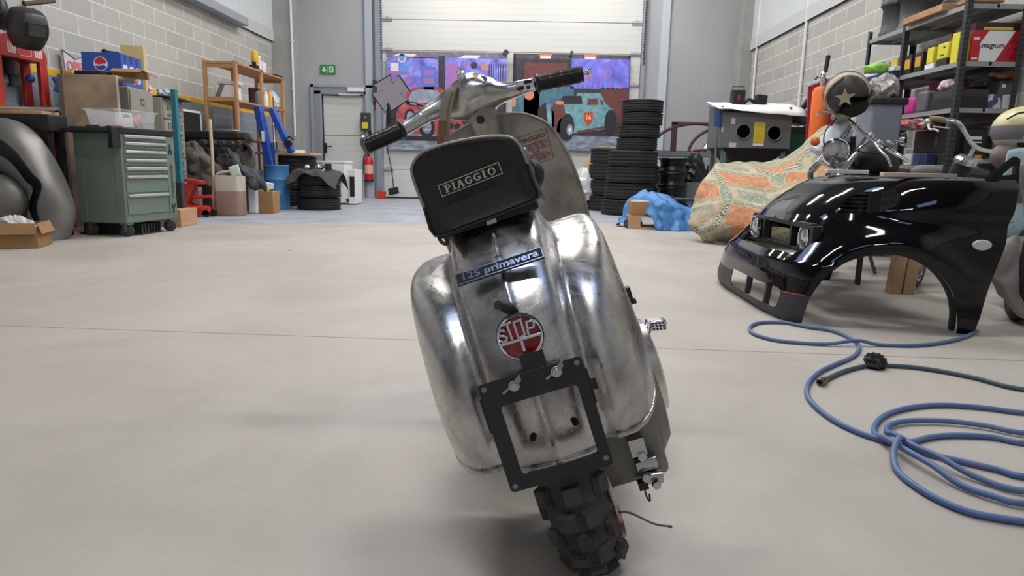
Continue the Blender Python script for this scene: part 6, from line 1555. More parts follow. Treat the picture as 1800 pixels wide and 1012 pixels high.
b = MB(); b.add([(x0 - .01, YBC - .01, z1), (x1 + .01, YBC - .01, z1), (x1 + .01, YBC + .63, z1 + .12), (x0 - .01, YBC + .63, z1 + .12), (x0 - .01, YBC - .01, z1 + .02), (x1 + .01, YBC - .01, z1 + .02), (x1 + .01, YBC + .63, z1 + .14), (x0 - .01, YBC + .63, z1 + .14)], [(0, 1, 2, 3), (4, 5, 6, 7), (0, 1, 5, 4), (1, 2, 6, 5), (2, 3, 7, 6), (3, 0, 4, 7)]); b.build('lid', M_cab, bc)
b = MB(); b.add([(x0 + .02, YBC + .0, z0), (x1 - .02, YBC, z0), (x1 - .02, YBC + .6, z0), (x0 + .02, YBC + .6, z0), (x0 + .35, YBC + .2, .62), (x1 - .35, YBC + .2, .62), (x1 - .35, YBC + .4, .62), (x0 + .35, YBC + .4, .62)], [(0, 1, 5, 4), (1, 2, 6, 5), (2, 3, 7, 6), (3, 0, 4, 7), (4, 5, 6, 7)]); b.build('hopper', M_black, bc)
for x in (x0 + .06, x1 - .06):
    for y in (YBC + .05, YBC + .55): MB().bb(x - .025, x + .025, y - .025, y + .025, 0, z0).build('leg', M_cab, bc)
n0, n1 = W(1324, 251, YBC - .01), W(1346, 215, YBC - .01); nb_ = MB(); nb_.bb(n0.x, n1.x, YBC - .006, YBC - .001, n0.z, n1.z); nbo = nb_.build('yellow_notice', mat('notice_yellow', (206, 188, 44), .6), bc)
q = MB()
for i in range(9): q.bb(n0.x + .015, n1.x - (.02 if i % 3 else .05), YBC - .0075, YBC - .006, n1.z - .035 - i * .022, n1.z - .031 - i * .022)
q.build('notice_lines', mat('notice_ink', (150, 134, 40), .7), nbo)
q = MB(); q.bb(n0.x, n1.x, YBC - .006, YBC - .001, n0.z - .035, n0.z - .004); q.build('notice_footer', M_paper, nbo)
for i, (px0, py0, px1, py1) in enumerate(((1285, 218, 1293, 208), (1281, 259, 1294, 251), (1268, 232, 1271, 224))):
    s0, s1 = W(px0, py0, YBC), W(px1, py1, YBC); MB().bb(s0.x, s1.x, YBC - .005, YBC - .001, s0.z, s1.z).build('sticker', mat('sticker_pale', (206, 190, 186), .6), bc)
MB().cyl((x0 - .04, YBC + .02, z1 - .14), (x0 - .04, YBC + .02, z1 + .04), .045).build('filter_cup', mat('cup_blue', (44, 66, 120), .4), bc); MB().cyl((x0 - .04, YBC + .02, z0 - .5), (x0 - .04, YBC + .02, z1 - .14), .012).build('air_pipe', M_steel, bc)
b = MB(); wp = [W(1262, 193, YBC - .02), W(1290, 192, YBC + .2), W(1340, 195, YBC + .2), W(1404, 205, YBC - .02)]
rows = []
for t in range(9):
    f = t / 8; y = YBC + .55 - .62 * f
    rows.append([(x0 - .06 + (x1 - x0 + .20) * k / 12 + (.05 * (1 - f) if k else 0), y, z1 + .185 - .13 * f + .008 * nz(k * .7, t * .5) - (.07 * max(0, f - .85) / .15 if k > 2 else 0) * (k / 12)) for k in range(13)])
tag(b.grid(rows).build('paper_sheet', M_paper, solid=.003), 'large white paper sheet lying over the top of the grey blasting cabinet', 'paper')
zt_ = z1 + .155
ch = thing('battery_charger', 'black box with a wire carry handle on the paper of the blasting cabinet', 'charger', (W(1299, 185, 8.7).x, 8.74, zt_ - .02))
MB().bb(-.085, .065, -.06, .08, 0, .19).build('case', M_black, ch, bevel=.006); MB().tube([(-.085, 0, .17), (-.085, 0, .235), (.06, 0, .235), (.06, 0, .17)], .006, n=6).build('carry_handle', M_dark, ch); q = MB(); q.bb(-.03, .0, -.063, -.06, .07, .13); q.build('red_marks', mat('dull_red', (130, 50, 50), .6), ch)
cm = thing('work_lamp', 'black portable lamp lying behind the paper on the blasting cabinet', 'lamp', (W(1334, 186, 8.72).x, 8.74, zt_ - .02))
MB().box(.02, 0, .08, .14, .10, .12, (0, 6, 0)).build('lamp_head', M_black, cm, bevel=.01); MB().tube(catmull([(-.06, 0, .05), (-.12, 0, .085), (-.18, 0, .04)], 4), .02, n=8).build('lamp_neck', M_black, cm); q = MB(); q.bb(-.28, .0, -.04, .05, 0, .03); q.build('lamp_foot', M_black, cm)
vc = thing('dust_extractor', 'dark grey slanted dust extractor with a ribbed black hose behind the blasting cabinet', 'dust extractor', (W(1400, 210, 8.6).x, 8.75, 0))
q = MB(); q.box(.02, 0, 1.40, .28, .26, .18, (0, 12, 0)); q.box(.36, 0, 1.18, .42, .24, .15, (0, 40, 0)); q.build('extractor_head', mat('extractor_grey', (62, 63, 67), .5), vc, bevel=.03)
MB().bb(.10, .55, -.15, .15, 0, 1.05).build('extractor_body', M_dark, vc, bevel=.03)
q = MB(); path = catmull([(.10, 0, 1.46), (.18, 0, 1.6), (.32, .02, 1.78), (.38, .02, 1.86)], 12); q.tube(path, [.030 + .006 * (i % 2) for i in range(len(path))], n=12); q.build('ribbed_hose', M_black, vc)
blk('green_box', 'small dark green box between the blasting cabinet and the dust extractor', 'box', x1 + .02, x1 + .24, 8.45, 8.6, 0, z1 - .12, mat('box_green', (30, 86, 66), .5))
# orange cylinder, red sheet
oc = thing('gas_cylinder', 'orange gas cylinder with chrome valve and black grip by the right block wall', 'gas cylinder', (W(1440, 200, 7.6).x, 7.6, 0))
zt2 = W(1440, 152, 7.6).z
MB().lathe([(0, 0), (.085, 0), (.09, .01), (.09, zt2 - .06), (.07, zt2 - .01), (.03, zt2), (0, zt2)], 32).build('cylinder', mat('cylinder_orange', (222, 104, 36), .4), oc)
q = MB(); q.lathe([(0, zt2), (.022, zt2), (.022, zt2 + .07), (.03, zt2 + .08), (.03, zt2 + .14), (.015, zt2 + .16), (0, zt2 + .16)], 18); q.tube([(0, 0, zt2 + .08), (-.06, 0, zt2 + .10), (-.08, 0, zt2 + .06)], .012, n=8); q.build('valve', M_chrome, oc)
q = MB(); q.cyl((.02, 0, zt2 + .15), (.035, 0, zt2 + .31), .022); q.ell((.035, 0, zt2 + .31), (.026, .026, .018), 14, 8); q.build('grip', M_black, oc)
rs = thing('red_sheet', 'dark red metal sheet leaning on the right block wall behind the orange cylinder', 'metal sheet', (0, 0, 0))
MB(XZY).prism([(W(x, y, 7.95).x, W(x, y, 7.95).z) for x, y in ((1421, 152), (1480, 130), (1486, 260), (1416, 260))], 7.94, 7.965).build('sheet', mat('sheet_red', (160, 36, 52), .5), rs)
MB(XZY).prism([(W(x, y, 7.95).x, W(x, y, 7.95).z) for x, y in ((1425, 262), (1480, 262))] + [(W(1480, 262, 7.95).x, 0), (W(1425, 262, 7.95).x, 0)], 7.94, 7.965).build('lower_sheet', mat('sheet_dark', (70, 40, 44), .6), rs)

# ---------------------------------------------------------------- motorcycle
mcx = thing('motorcycle', 'chrome and white motorcycle with a round headlight behind the black car front', 'motorcycle', (2.16, 4.85, 0))
def ml(px, py, Y): return W(px, py, Y) - Vector((2.16, 4.85, 0))
hl_ = ml(1468, 267, 4.66); Mh = Matrix.Translation(hl_) @ Vector((-.25, -1, -.02)).to_track_quat('Z', 'Y').to_matrix().to_4x4()
hb2 = MB(Mh); hb2.lathe([(0, -.12), (.045, -.11), (.075, -.06), (.086, .0), (.09, .012), (.084, .022), (.078, .018)], 36); hbo = hb2.build('headlight', M_chrome, mcx)
MB(Mh).lathe([(0, .03), (.04, .026), (.078, .014), (.078, .008), (0, .008)], 36).build('headlight_glass', mat('headlight_glass', (226, 226, 220), .12, .75, c2=(150, 152, 150), scale=14), hbo)
sg_ = ml(1433, 249, 4.7); Mi = Matrix.Translation(sg_) @ Vector((-.35, -1, .05)).to_track_quat('Z', 'Y').to_matrix().to_4x4()
q = MB(Mi); q.lathe([(0, -.04), (.02, -.035), (.03, 0), (.03, .006)], 22); so = q.build('turn_signal', M_chrome, mcx); MB(Mi).lathe([(0, .018), (.018, .014), (.029, .005), (.029, 0), (0, 0)], 22).build('amber_lens', mat('amber_lens', (222, 106, 38), .3), so)
def tubes(name, segs, r, m, par=mcx, n=12):
    b = MB()
    for s_ in segs: b.tube(catmull(s_, 5) if len(s_) > 2 else s_, r, n=n)
    return b.build(name, m, par)
tubes('fork_tube', [[tuple(ml(1497, 222, 4.85)), tuple(ml(1462, 262, 4.84)), tuple(ml(1424, 303, 4.8))]], .022, M_chrome)
tubes('fork_tube', [[tuple(ml(1526, 240, 4.95)), tuple(ml(1496, 280, 4.92)), tuple(ml(1462, 330, 4.9))]], .022, M_chrome)
tubes('engine_guard', [[tuple(ml(1440, 282, 4.75)), tuple(ml(1476, 301, 4.68))], [tuple(ml(1476, 301, 4.68)), tuple(ml(1515, 258, 4.72))]], .016, M_alu)
tubes('handlebar', [[tuple(ml(1486, 206, 5.0)), tuple(ml(1500, 218, 4.92)), tuple(ml(1530, 243, 4.78)), tuple(ml(1565, 264, 4.62)), tuple(ml(1597, 284, 4.5))]], .0145, M_chrome)
for a5 in ((1507, 222, 4.9), (1530, 238, 4.8), (1545, 252, 4.72)): MB().box(*ml(*a5), .045, .05, .035, (0, 35, 0)).build('bar_clamp', M_alu, mcx, bevel=.006)
q = MB(); q.tube([tuple(ml(1556, 257, 4.66)), tuple(ml(1566, 263, 4.63))], .02, n=14); q.build('bar_collar', M_black, mcx)
tubes('clutch_lever', [[tuple(ml(1538, 252, 4.66)), tuple(ml(1549, 266, 4.6)), tuple(ml(1560, 277, 4.56)), tuple(ml(1567, 293, 4.54))]], .009, M_alu)
tubes('brake_lever', [[tuple(ml(1437, 201, 4.82)), tuple(ml(1444, 197, 4.85)), tuple(ml(1460, 197, 4.9)), tuple(ml(1480, 210, 4.98))]], .009, M_alu)
q = MB(); q.ell(tuple(ml(1478, 206, 5.0)), (.07, .05, .035), 16, 10); q.build('brake_reservoir', mat('reservoir_beige', (150, 144, 130), .5, .3), mcx)
q = MB(); mp_ = ml(1590, 246, 4.72); Mm = Matrix.Translation(mp_) @ Vector((.8, -.6, .1)).to_track_quat('Z', 'Y').to_matrix().to_4x4(); q.M = Mm; q.lathe([(0, -.03), (.04, -.025), (.052, 0), (.05, .008), (0, .008)], 26); q.M = Matrix.Identity(4); q.tube(catmull([tuple(mp_), tuple(ml(1574, 250, 4.72)), tuple(ml(1560, 248, 4.7))], 4), .01, n=8); q.build('mirror', M_chrome, mcx)
tubes('cable', [[tuple(ml(1470, 208, 4.95)), tuple(ml(1452, 228, 4.74)), tuple(ml(1448, 250, 4.66)), tuple(ml(1456, 262, 4.68))], [tuple(ml(1500, 215, 4.9)), tuple(ml(1486, 240, 4.72)), tuple(ml(1462, 252, 4.7))], [tuple(ml(1530, 248, 4.7)), tuple(ml(1515, 258, 4.62)), tuple(ml(1498, 268, 4.62)), tuple(ml(1486, 262, 4.7))], [tuple(ml(1500, 262, 4.64)), tuple(ml(1520, 268, 4.62)), tuple(ml(1548, 270, 4.66))]], .005, M_black)
# white and pale blue fairing left of the headlight
M_fair = mat('white_blue_fairing', (204, 208, 214), .45, c2=(160, 176, 194), scale=7, amt=.4)
fp = [[ml(1478, 205, 5.05), ml(1490, 212, 5.08), ml(1500, 226, 5.1)], [ml(1462, 222, 5.0), ml(1480, 232, 4.96), ml(1496, 246, 5.0)], [ml(1442, 242, 4.98), ml(1462, 252, 4.9), ml(1484, 262, 4.96)], [ml(1424, 258, 4.98), ml(1440, 268, 4.9), ml(1462, 276, 4.96)], [ml(1422, 262, 5.0), ml(1436, 272, 4.96), ml(1450, 280, 5.0)]]
MB().grid([catmull([tuple(q_) for q_ in r_], 5) for r_ in fp]).build('fairing', M_fair, mcx, solid=.008, sub=1)
q = MB()
def wheel_t(mb, c, r, w__, ax):
    Mw = Matrix.Translation(c) @ Vector(ax).to_track_quat('Z', 'Y').to_matrix().to_4x4()
    pr_ = [(r - w__ * .5 + w__ * .5 * math.cos(R(t)), w__ * .5 * math.sin(R(t))) for t in range(-150, 151, 20)]
    mb.lathe(pr_, 40, Mw, closed=True); return Mw
Mw = wheel_t(q, (-.06, .02, .31), .31, .11, (.55, -.2, 0)); q.build('front_tyre', M_tyre, mcx, sharp=60)
q = MB(Mw); q.lathe([(.20, -.03), (.21, -.03), (.21, .03), (.20, .03)], 36, closed=True); q.lathe([(0, -.05), (.05, -.05), (.05, .05), (0, .05)], 20)
for k in range(16): q.cyl((.05 * math.cos(k * PI / 8), .05 * math.sin(k * PI / 8), 0), (.2 * math.cos(k * PI / 8 + .2), .2 * math.sin(k * PI / 8 + .2), 0), .003, n=6)
q.build('front_rim', M_chrome, mcx)
tubes('fork_leg', [[tuple(ml(1424, 303, 4.8)), (-.12, .02, .31)], [tuple(ml(1462, 330, 4.9)), (.01, .02, .31)]], .02, M_grey)
q = MB(); Mw = wheel_t(q, (1.05, 1.05, .31), .31, .14, (.7, -.7, 0)); q.build('rear_tyre', M_tyre, mcx, sharp=60)
q = MB(); q.box(.42, .38, .45, .45, .3, .4, (0, 0, 45)); 
for i in range(7): q.box(.42, .38, .50 + i * .035, .40, .34, .012, (0, 0, 45))
q.build('engine', mat('engine_black', (38, 38, 40), .5, .4), mcx, bevel=.01)
q = MB(); q.ell((.40, .36, .80), (.26, .17, .13), 24, 14, Matrix.Translation((.40, .36, .8)) @ rotm(0, 8, 45) @ Matrix.Translation((-.40, -.36, -.8))); q.build('fuel_tank', M_black, mcx)
q = MB(); q.ell((.80, .78, .70), (.26, .15, .07), 22, 12, Matrix.Translation((.80, .78, .7)) @ rotm(0, 0, 45) @ Matrix.Translation((-.80, -.78, -.7))); q.build('seat', M_leather, mcx)
tubes('frame_tube', [[tuple(ml(1500, 240, 4.95)), (.2, .2, .75), (.8, .78, .62), (1.05, 1.05, .31)], [tuple(ml(1490, 250, 4.95)), (.16, .18, .35), (.6, .6, .22), (1.05, 1.05, .31)]], .02, M_black)
tubes('side_prop', [[(.3, .2, .3), (.32, -.02, .02)]], .012, M_black)
# helmet resting on the bars
hm_ = thing('helmet', 'black open-face helmet with cream stripes and a cream star on the motorcycle bars', 'helmet', tuple(W(1488, 165, 5.0)))
hm_.rotation_euler = Euler((R(14), R(-14), R(-22)))
b = MB(); rings_ = []
nv, nu = 30, 22
vs = []; fs = []; mi = []
rx, ry, rz_ = .120, .155, .158
for i in range(nu + 1):
    la = PI * (i / nu) - PI / 2                 # lateral angle: left ear .. right ear
    for k in range(nv + 1):
        a = R(-52 + 250 * k / nv)               # open underneath
        vs.append((rx * math.sin(la) * 1.06, ry * math.cos(la) ** .85 * math.cos(a) if abs(math.cos(la)) > 1e-6 else 0, rz_ * (max(0, math.cos(la)) ** .85) * math.sin(a)))
for i in range(nu):
    for k in range(nv):
        fs.append((i * (nv + 1) + k, i * (nv + 1) + k + 1, (i + 1) * (nv + 1) + k + 1, (i + 1) * (nv + 1) + k))
        u = (i + .5) / nu
        mi.append(1 if (.30 < u < .40 or .58 < u < .70) else 0)
b = MB(rotm(0, 0, 90) @ Matrix.Identity(4)); b.add(vs, fs); b.mi = mi
b.M = Matrix.Identity(4)
# lateral axis is local y after the turn, so the left ear faces the camera
M_hblk = mat('helmet_worn_black', (40, 40, 42), .55, c2=(74, 72, 68), scale=18, amt=.3); M_hcr = mat('helmet_cream', (196, 184, 156), .55, c2=(164, 150, 122), scale=14, amt=.5)
me_o = b.build('shell', [M_hblk, M_hcr], hm_, solid=.006, sharp=70)
st5 = []
for k in range(10):
    rr_ = .066 if k % 2 == 0 else .027
    st5.append((rr_ * math.sin(2 * PI * k / 10 + .15), rr_ * math.cos(2 * PI * k / 10 + .15)))
sb5 = MB(); sb5.prism(st5, -.004, .003, Matrix.Translation((-.02, -.131, -.004)) @ rotm(4, 0, 0) @ XZ)
sb5.build('star', M_hcr, hm_)
rm_ = MB(); rm_.tube(catmull([(-.15, -.07, -.05), (-.14, -.09, .03), (-.09, -.094, .095), (-.01, -.084, .135)], 5), .009, n=8); rm_.build('edge_trim', M_hcr, hm_)
pk = MB(); pk.grid([[(.09 + .12 * t * 1.0, -.10 + .2 * s_ / 6, -.05 + .06 * t - .03 * abs(s_ - 3) / 3) for t in (0, .33, .66, 1)] for s_ in range(7)]); pk.build('peak', M_black, hm_, solid=.006, sub=1)
nk_ = MB(); nk_.ell((.02, 0, -.10), (.11, .105, .07), 20, 12); nk_.build('lining', mat('lining_dark', (34, 32, 30), .9), hm_)

# ---------------------------------------------------------------- bicycle
bi_ = thing('bicycle', 'old bicycle with swept chrome handlebar behind the black car front', 'bicycle', (2.75, 4.35, 0))
def bl_(px, py, Y): return tuple(W(px, py, Y) - Vector((2.75, 4.35, 0)))
tubes('handlebar', [[bl_(1662, 211, 4.25), bl_(1684, 216, 4.22), bl_(1697, 235, 4.24), bl_(1708, 252, 4.3), bl_(1722, 262, 4.36), bl_(1745, 266, 4.42), bl_(1769, 259, 4.40)]], .0135, M_chrome, bi_)
tubes('grip', [[bl_(1634, 209, 4.28), bl_(1648, 209, 4.265), bl_(1664, 212, 4.25)]], .0165, mat('grip_beige', (140, 128, 112), .7), bi_)
q = MB(); q.ell(bl_(1631, 214, 4.28), (.018, .018, .022), 12, 8); q.build('grip_end', M_alu, bi_)
tubes('brake_lever', [[bl_(1632, 219, 4.26), bl_(1634, 227, 4.23), bl_(1642, 227, 4.2), bl_(1650, 231, 4.18)]], .006, M_white, bi_)
tubes('brake_rod', [[bl_(1668, 225, 4.2), bl_(1640, 222, 4.2)]], .004, M_chrome, bi_)
tubes('stem', [[bl_(1714, 258, 4.34), bl_(1706, 272, 4.36), bl_(1700, 285, 4.38)]], .012, M_chrome, bi_)
q = MB(); Mq = Matrix.Translation(bl_(1690, 296, 4.32)) @ Vector((.12, -.35, .9)).to_track_quat('Z', 'Y').to_matrix().to_4x4(); q.M = Mq; q.lathe([(.055, -.10), (.058, .02), (.052, .03), (0, .03)], 26); lo_ = q.build('lamp_housing', M_black, bi_)
MB(Mq).lathe([(0, .031), (.058, .031), (.064, .035), (.064, .06), (.05, .075), (0, .078)], 26).build('lamp_ring', M_alu, lo_)
q = MB(); Mw = wheel_t(q, (-.22, .05, .33), .33, .045, (.80, -.60, 0)); q.build('front_tyre', M_tyre, bi_, sharp=60)
q = MB(Mw); q.lathe([(.275, -.016), (.30, -.016), (.30, .016), (.275, .016)], 44, closed=True); q.lathe([(0, -.04), (.02, -.04), (.02, .04), (0, .04)], 12); q.build('front_rim', M_steel, bi_)
for k in range(18):
    a = 2 * PI * k / 18; MB(Mw).cyl((.02 * math.cos(a), .02 * math.sin(a), .02 * (-1) ** k), (.28 * math.cos(a + .25), .28 * math.sin(a + .25), 0), .0013, n=5).build('spoke', M_steel, bi_)
q = MB(); Mw = wheel_t(q, (.75, .58, .33), .33, .045, (.6, -.78, 0)); q.build('rear_tyre', M_tyre, bi_, sharp=60)
tubes('fork', [[bl_(1700, 290, 4.38), (-.12, .02, .62), (-.20, .04, .33)]], .014, M_black, bi_)
tubes('frame_tube', [[(-.06, .02, .74), (.28, .26, .26)], [(-.07, .02, .68), (.36, .34, .66)], [(.28, .26, .26), (.36, .34, .78)], [(.28, .26, .26), (.75, .58, .33)], [(.36, .34, .7), (.75, .58, .33)]], .015, M_black, bi_)
def cushion(name, label, px, py, Y, r, m, rz=0, rx=0):
    q_ = MB(); q_.ell((0, 0, 0), r, 22, 14); o = q_.build(name, m, loc=tuple(W(px, py, Y))); o.rotation_euler = (R(rx), 0, R(rz)); return tag(o, label, 'cover')
M_pad = mat('grey_padding', (132, 128, 128), .7, c2=(112, 108, 108), scale=8)
q = MB(); q.ell((.42, .36, .80), (.15, .09, .05), 20, 12); q.build('saddle', M_leather, bi_)
wx_ = W(1728, 296, 4.6)
# grey padded rail running along the back from pad to pad
gp = thing('padded_rail', 'grey padded bench rail behind the bicycle lamp and black car front', 'padded rail', (2.95, 4.95, 0))
for px, py, r in ((1628, 302, (.11, .06, .05)), (1722, 294, (.15, .07, .06))):
    v_ = W(px, py, 4.95) - Vector((2.95, 4.95, 0)); q = MB(); q.ell(tuple(v_), r, 22, 14); q.build('pad', M_pad, gp)
q = MB(); q.bb(-.20, .50, -.02, .04, .66, .72); q.bb(-.18, -.13, -.02, .04, 0, .66); q.bb(.42, .47, -.02, .04, 0, .66); q.build('rail_stand', M_dark, gp)
for i, (x, lab) in enumerate(((2.235, 'left of two wooden posts seen through the black wheel arch'), (2.315, 'right of two wooden posts seen through the black wheel arch'))):
    q = MB(); q.add([(-.035, -.03, 0), (.035, -.03, 0), (.035, .03, 0), (-.035, .03, 0), (.025, .0, .62), (.095, .0, .62), (.095, .06, .62), (.025, .06, .62)], [(3, 2, 1, 0), (4, 5, 6, 7), (0, 1, 5, 4), (1, 2, 6, 5), (2, 3, 7, 6), (3, 0, 4, 7)])
    tag(q.build('wooden_post', M_wood, bevel=.003, loc=(x, 4.12 + .0, 0)), lab, 'post')
rd_ = thing('radiator', 'black finned radiator standing behind the headlight opening of the car front', 'radiator', (2.02, 4.42, 0))
q = MB()
for i in range(16): q.bb(-.12, .14, -.02, .02, .30 + i * .026, .30 + i * .026 + .010)
q.bb(-.13, -.115, -.025, .025, 0, .72); q.bb(.135, .15, -.025, .025, 0, .72); q.build('fins', M_dark, rd_)

# ---------------------------------------------------------------- light blue scooter at the right edge
bs = thing('blue_scooter', 'weathered light blue scooter cut off by the right edge, half under a grey cover', 'scooter', (2.62, 3.55, 0))
def sl_(px, py, Y): return tuple(W(px, py, Y) - Vector((2.62, 3.55, 0)))
m, N, L, p = node_mat('weathered_light_blue', .45)
v = objvec(N, L); nn2 = noise(N, L, v, 7, 8, .6, .7)
L.new(ramp(N, L, nn2, [(.30, (120, 118, 116)), (.36, (150, 178, 186)), (.55, (164, 196, 206)), (.72, (176, 206, 214))]), p.inputs['Base Color']); M_lblue = m
fpz = [[(1772, 262, 3.55), (1786, 258, 3.6), (1812, 256, 3.7), (1850, 262, 3.8)], [(1762, 330, 3.45), (1784, 330, 3.48), (1815, 330, 3.56), (1860, 335, 3.7)], [(1750, 385, 3.4), (1776, 392, 3.4), (1812, 395, 3.48), (1862, 400, 3.6)], [(1738, 425, 3.4), (1770, 440, 3.38), (1810, 450, 3.42), (1860, 455, 3.55)], [(1735, 440, 3.45), (1770, 465, 3.42), (1810, 480, 3.45), (1860, 485, 3.55)]]
MB().grid([catmull([sl_(*q_) for q_ in r_], 6) for r_ in fpz]).build('leg_shield', M_lblue, bs, solid=.008, sub=1)
tubes('panel_seam', [[sl_(1758, 400, 3.385), sl_(1772, 392, 3.375), sl_(1790, 384, 3.37), sl_(1800, 360, 3.39), sl_(1790, 300, 3.45)]], .003, M_grey, bs)
q = MB(); q.ell(sl_(1797, 322, 3.47), (.075, .03, .10), 24, 14); q.build('round_hatch', mat('hatch_grey', (120, 118, 122), .5), bs)
q = MB(); Mw = wheel_t(q, (-.12, -.12, .235), .235, .10, (.88, -.47, 0)); q.build('front_tyre', M_tyre, bs, sharp=60)
q = MB(Mw); q.lathe([(.14, -.05), (.155, -.05), (.155, .05), (.14, .05)], 32, closed=True); q.lathe([(0, -.055), (.06, -.055), (.13, -.04), (.14, .0), (.14, .045), (.05, .06), (0, .06)], 32)
for k in range(5): q.lathe([(0, -.07), (.012, -.07), (.012, -.05), (0, -.05)], 8, Matrix.Translation((.07 * math.cos(k * 1.257), .07 * math.sin(k * 1.257), 0)))
q.build('front_rim', M_chrome, bs)
sheet('', '', '', [[sl_(1765, 420, 3.36), sl_(1785, 412, 3.33), sl_(1815, 415, 3.34), sl_(1860, 425, 3.4)], [sl_(1748, 440, 3.34), sl_(1780, 440, 3.29), sl_(1815, 445, 3.3), sl_(1860, 450, 3.36)], [sl_(1738, 465, 3.32), sl_(1768, 480, 3.27), sl_(1810, 490, 3.26), sl_(1860, 500, 3.32)], [sl_(1735, 490, 3.31), sl_(1765, 510, 3.25), sl_(1800, 530, 3.24), sl_(1860, 540, 3.3)], [sl_(1748, 520, 3.3), sl_(1775, 545, 3.25), sl_(1805, 562, 3.24), sl_(1860, 565, 3.3)]], mat('silver_cover', (158, 152, 150), .5, c2=(112, 98, 93), scale=3, amt=.5), 6, 5, .018, 7, 3.0, parent=bs).name = 'grey_cover'
q = MB(); q.ell(sl_(1815, 275, 3.85), (.22, .12, .11), 26, 16); q.build('seat_cover', mat('cover_brown', (142, 124, 118), .75, c2=(122, 104, 98), scale=6), bs)
q = MB(); q.bb(-.02, .5, -.02, .35, .12, .5); q.build('body', M_lblue, bs, bevel=.06, seg=4)
q = MB(); Mw = wheel_t(q, (.75, .45, .235), .235, .10, (.5, -.85, 0)); q.build('rear_tyre', M_tyre, bs, sharp=60)
q = MB(); q.bb(.02, .35, .1, .16, 0, .15); q.build('centre_stand', M_dark, bs)
h2 = thing('helmet', 'pale yellow, grey and black full-face helmet on the light blue scooter seat', 'helmet', tuple(W(1797, 228, 3.85)))
b = MB(); b.ell((0, 0, 0), (.14, .155, .125), 32, 20)
b.mi = []
for f in b.f:
    zc_ = sum(b.v[i][2] for i in f) / len(f); xc_ = sum(b.v[i][0] for i in f) / len(f)
    b.mi.append(0 if zc_ > .035 + .1 * xc_ else (1 if zc_ > -.03 + .25 * xc_ else (2 if zc_ < -.045 + .45 * xc_ else 3)))
b.build('shell', [mat('helmet_yellow', (206, 196, 146), .35), mat('helmet_greyband', (120, 118, 124), .4), M_black, mat('helmet_pale', (196, 190, 184), .4)], h2)
q = MB(); q.tube(catmull([(-.13, -.06, .05), (-.10, -.12, .08), (.0, -.158, .07)], 5), .005, n=6); q.build('visor_edge', M_black, h2)

# ---------------------------------------------------------------- metal shelving with boxes
M_post = mat('slotted_steel', (62, 63, 66), .5, .3); M_shelf = mat('shelf_grey', (150, 153, 154), .5, .1, c2=(136, 139, 140), scale=4)
ms = thing('metal_shelving', 'grey metal shelving unit on slotted posts along the right block wall', 'shelving', (0, 0, 0))
RX0, RX1 = 3.59, 4.09; RYS = [6.02, 6.97, 7.72]; DY = .4
SH = [.08, .42, .81, 1.29, 1.67, 2.13]
for y in RYS:
    for x in (RX0, RX1):
        q = MB(); sgn = 1 if x == RX0 else -1
        q.bb(x, x + sgn * .045, y - .002, y + .002, 0, 2.75 if y < 6.5 else 2.22); q.bb(x - .002, x + .002, y, y + (.045 if y < 7.5 else -.045), 0, 2.75 if y < 6.5 else 2.22)
        po = q.build('post', M_post, ms)
        if y == RYS[0] or x == RX0:
            q = MB()
            for k in range(44):
                z = .75 + k * .042
                if z > 2.16 and y > 6.5: continue
                for dx in (.012, .032):
                    if y == RYS[0]: q.add([(x + sgn * dx - .005, y - .0026, z), (x + sgn * dx + .005, y - .0026, z), (x + sgn * dx + .005, y - .0026, z + .016), (x + sgn * dx - .005, y - .0026, z + .016)], [(0, 1, 2, 3)])
                    if x == RX0:
                        yy = y + (dx if y < 7.5 else -dx); q.add([(x - .0026, yy - .005, z), (x - .0026, yy + .005, z), (x - .0026, yy + .005, z + .016), (x - .0026, yy - .005, z + .016)], [(0, 1, 2, 3)])
            o = q.build('slot_row', mat('slot_dark', (26, 26, 27), .8), po); o['kind'] = 'stuff'
for ya, yb in zip(RYS, RYS[1:]):
    for i, z in enumerate(SH):
        if ya > 6.5 and z == 1.29: continue
        q = MB(); q.bb(RX0 + .004, RX1 - .004, ya + .004, yb - .004, z - .003, z); q.bb(RX0 + .0, RX0 + .004, ya, yb, z - .04, z); q.bb(RX1 - .004, RX1, ya, yb, z - .04, z); q.bb(RX0, RX1, ya, ya + .004, z - .04, z); q.bb(RX0, RX1, yb - .004, yb, z - .04, z)
        q.bb(RX0 + .24, RX0 + .26, ya, yb, z - .03, z - .003)
        q.build('shelf_board', M_shelf, ms)
def sb(name, label, cat, px0, py0, px1, py1, Y, d, m, bevel=.004, z=None, group=None):
    Y += DY; a_, c_ = W(px0, py1, Y), W(px1, py0, Y)
    z0_ = a_.z if z is None else (1.292 if z == 1.30 else z)
    return blk(name, label, cat, a_.x, c_.x, Y, Y + d, z0_, c_.z, m, bevel, group)
# end bay, facing the camera
M_mred = mat('carton_red', (186, 32, 48), .5)
rb = thing('red_carton', 'red and white carton lettered magnum on the end of the metal shelving', 'carton', (0, 0, 0))
a_, c_ = W(1706, 105, 6.07), W(1795, 54, 6.07); zz0 = 1.673; hh_ = c_.z - zz0
MB().bb(a_.x, c_.x, 6.07, 6.4, zz0, c_.z).build('carton_body', M_mred, rb, bevel=.002)
q = MB(XZY @ Matrix.Identity(4)); q.prism([(a_.x + .065, zz0 + .003), (a_.x + .065, zz0 + hh_ * .62), (a_.x + .125, c_.z - .002), (a_.x + .34, c_.z - .002), (a_.x + .20, zz0 + .003)], 6.067, 6.07); q.build('white_field', M_white, rb)
text_mb('.magnum', .056, Matrix.Translation((a_.x + .165, 6.066, zz0 + hh_ * .52)) @ XZ, .001, .0012, 1.0).build('carton_lettering', M_dark, rb)
q = MB()
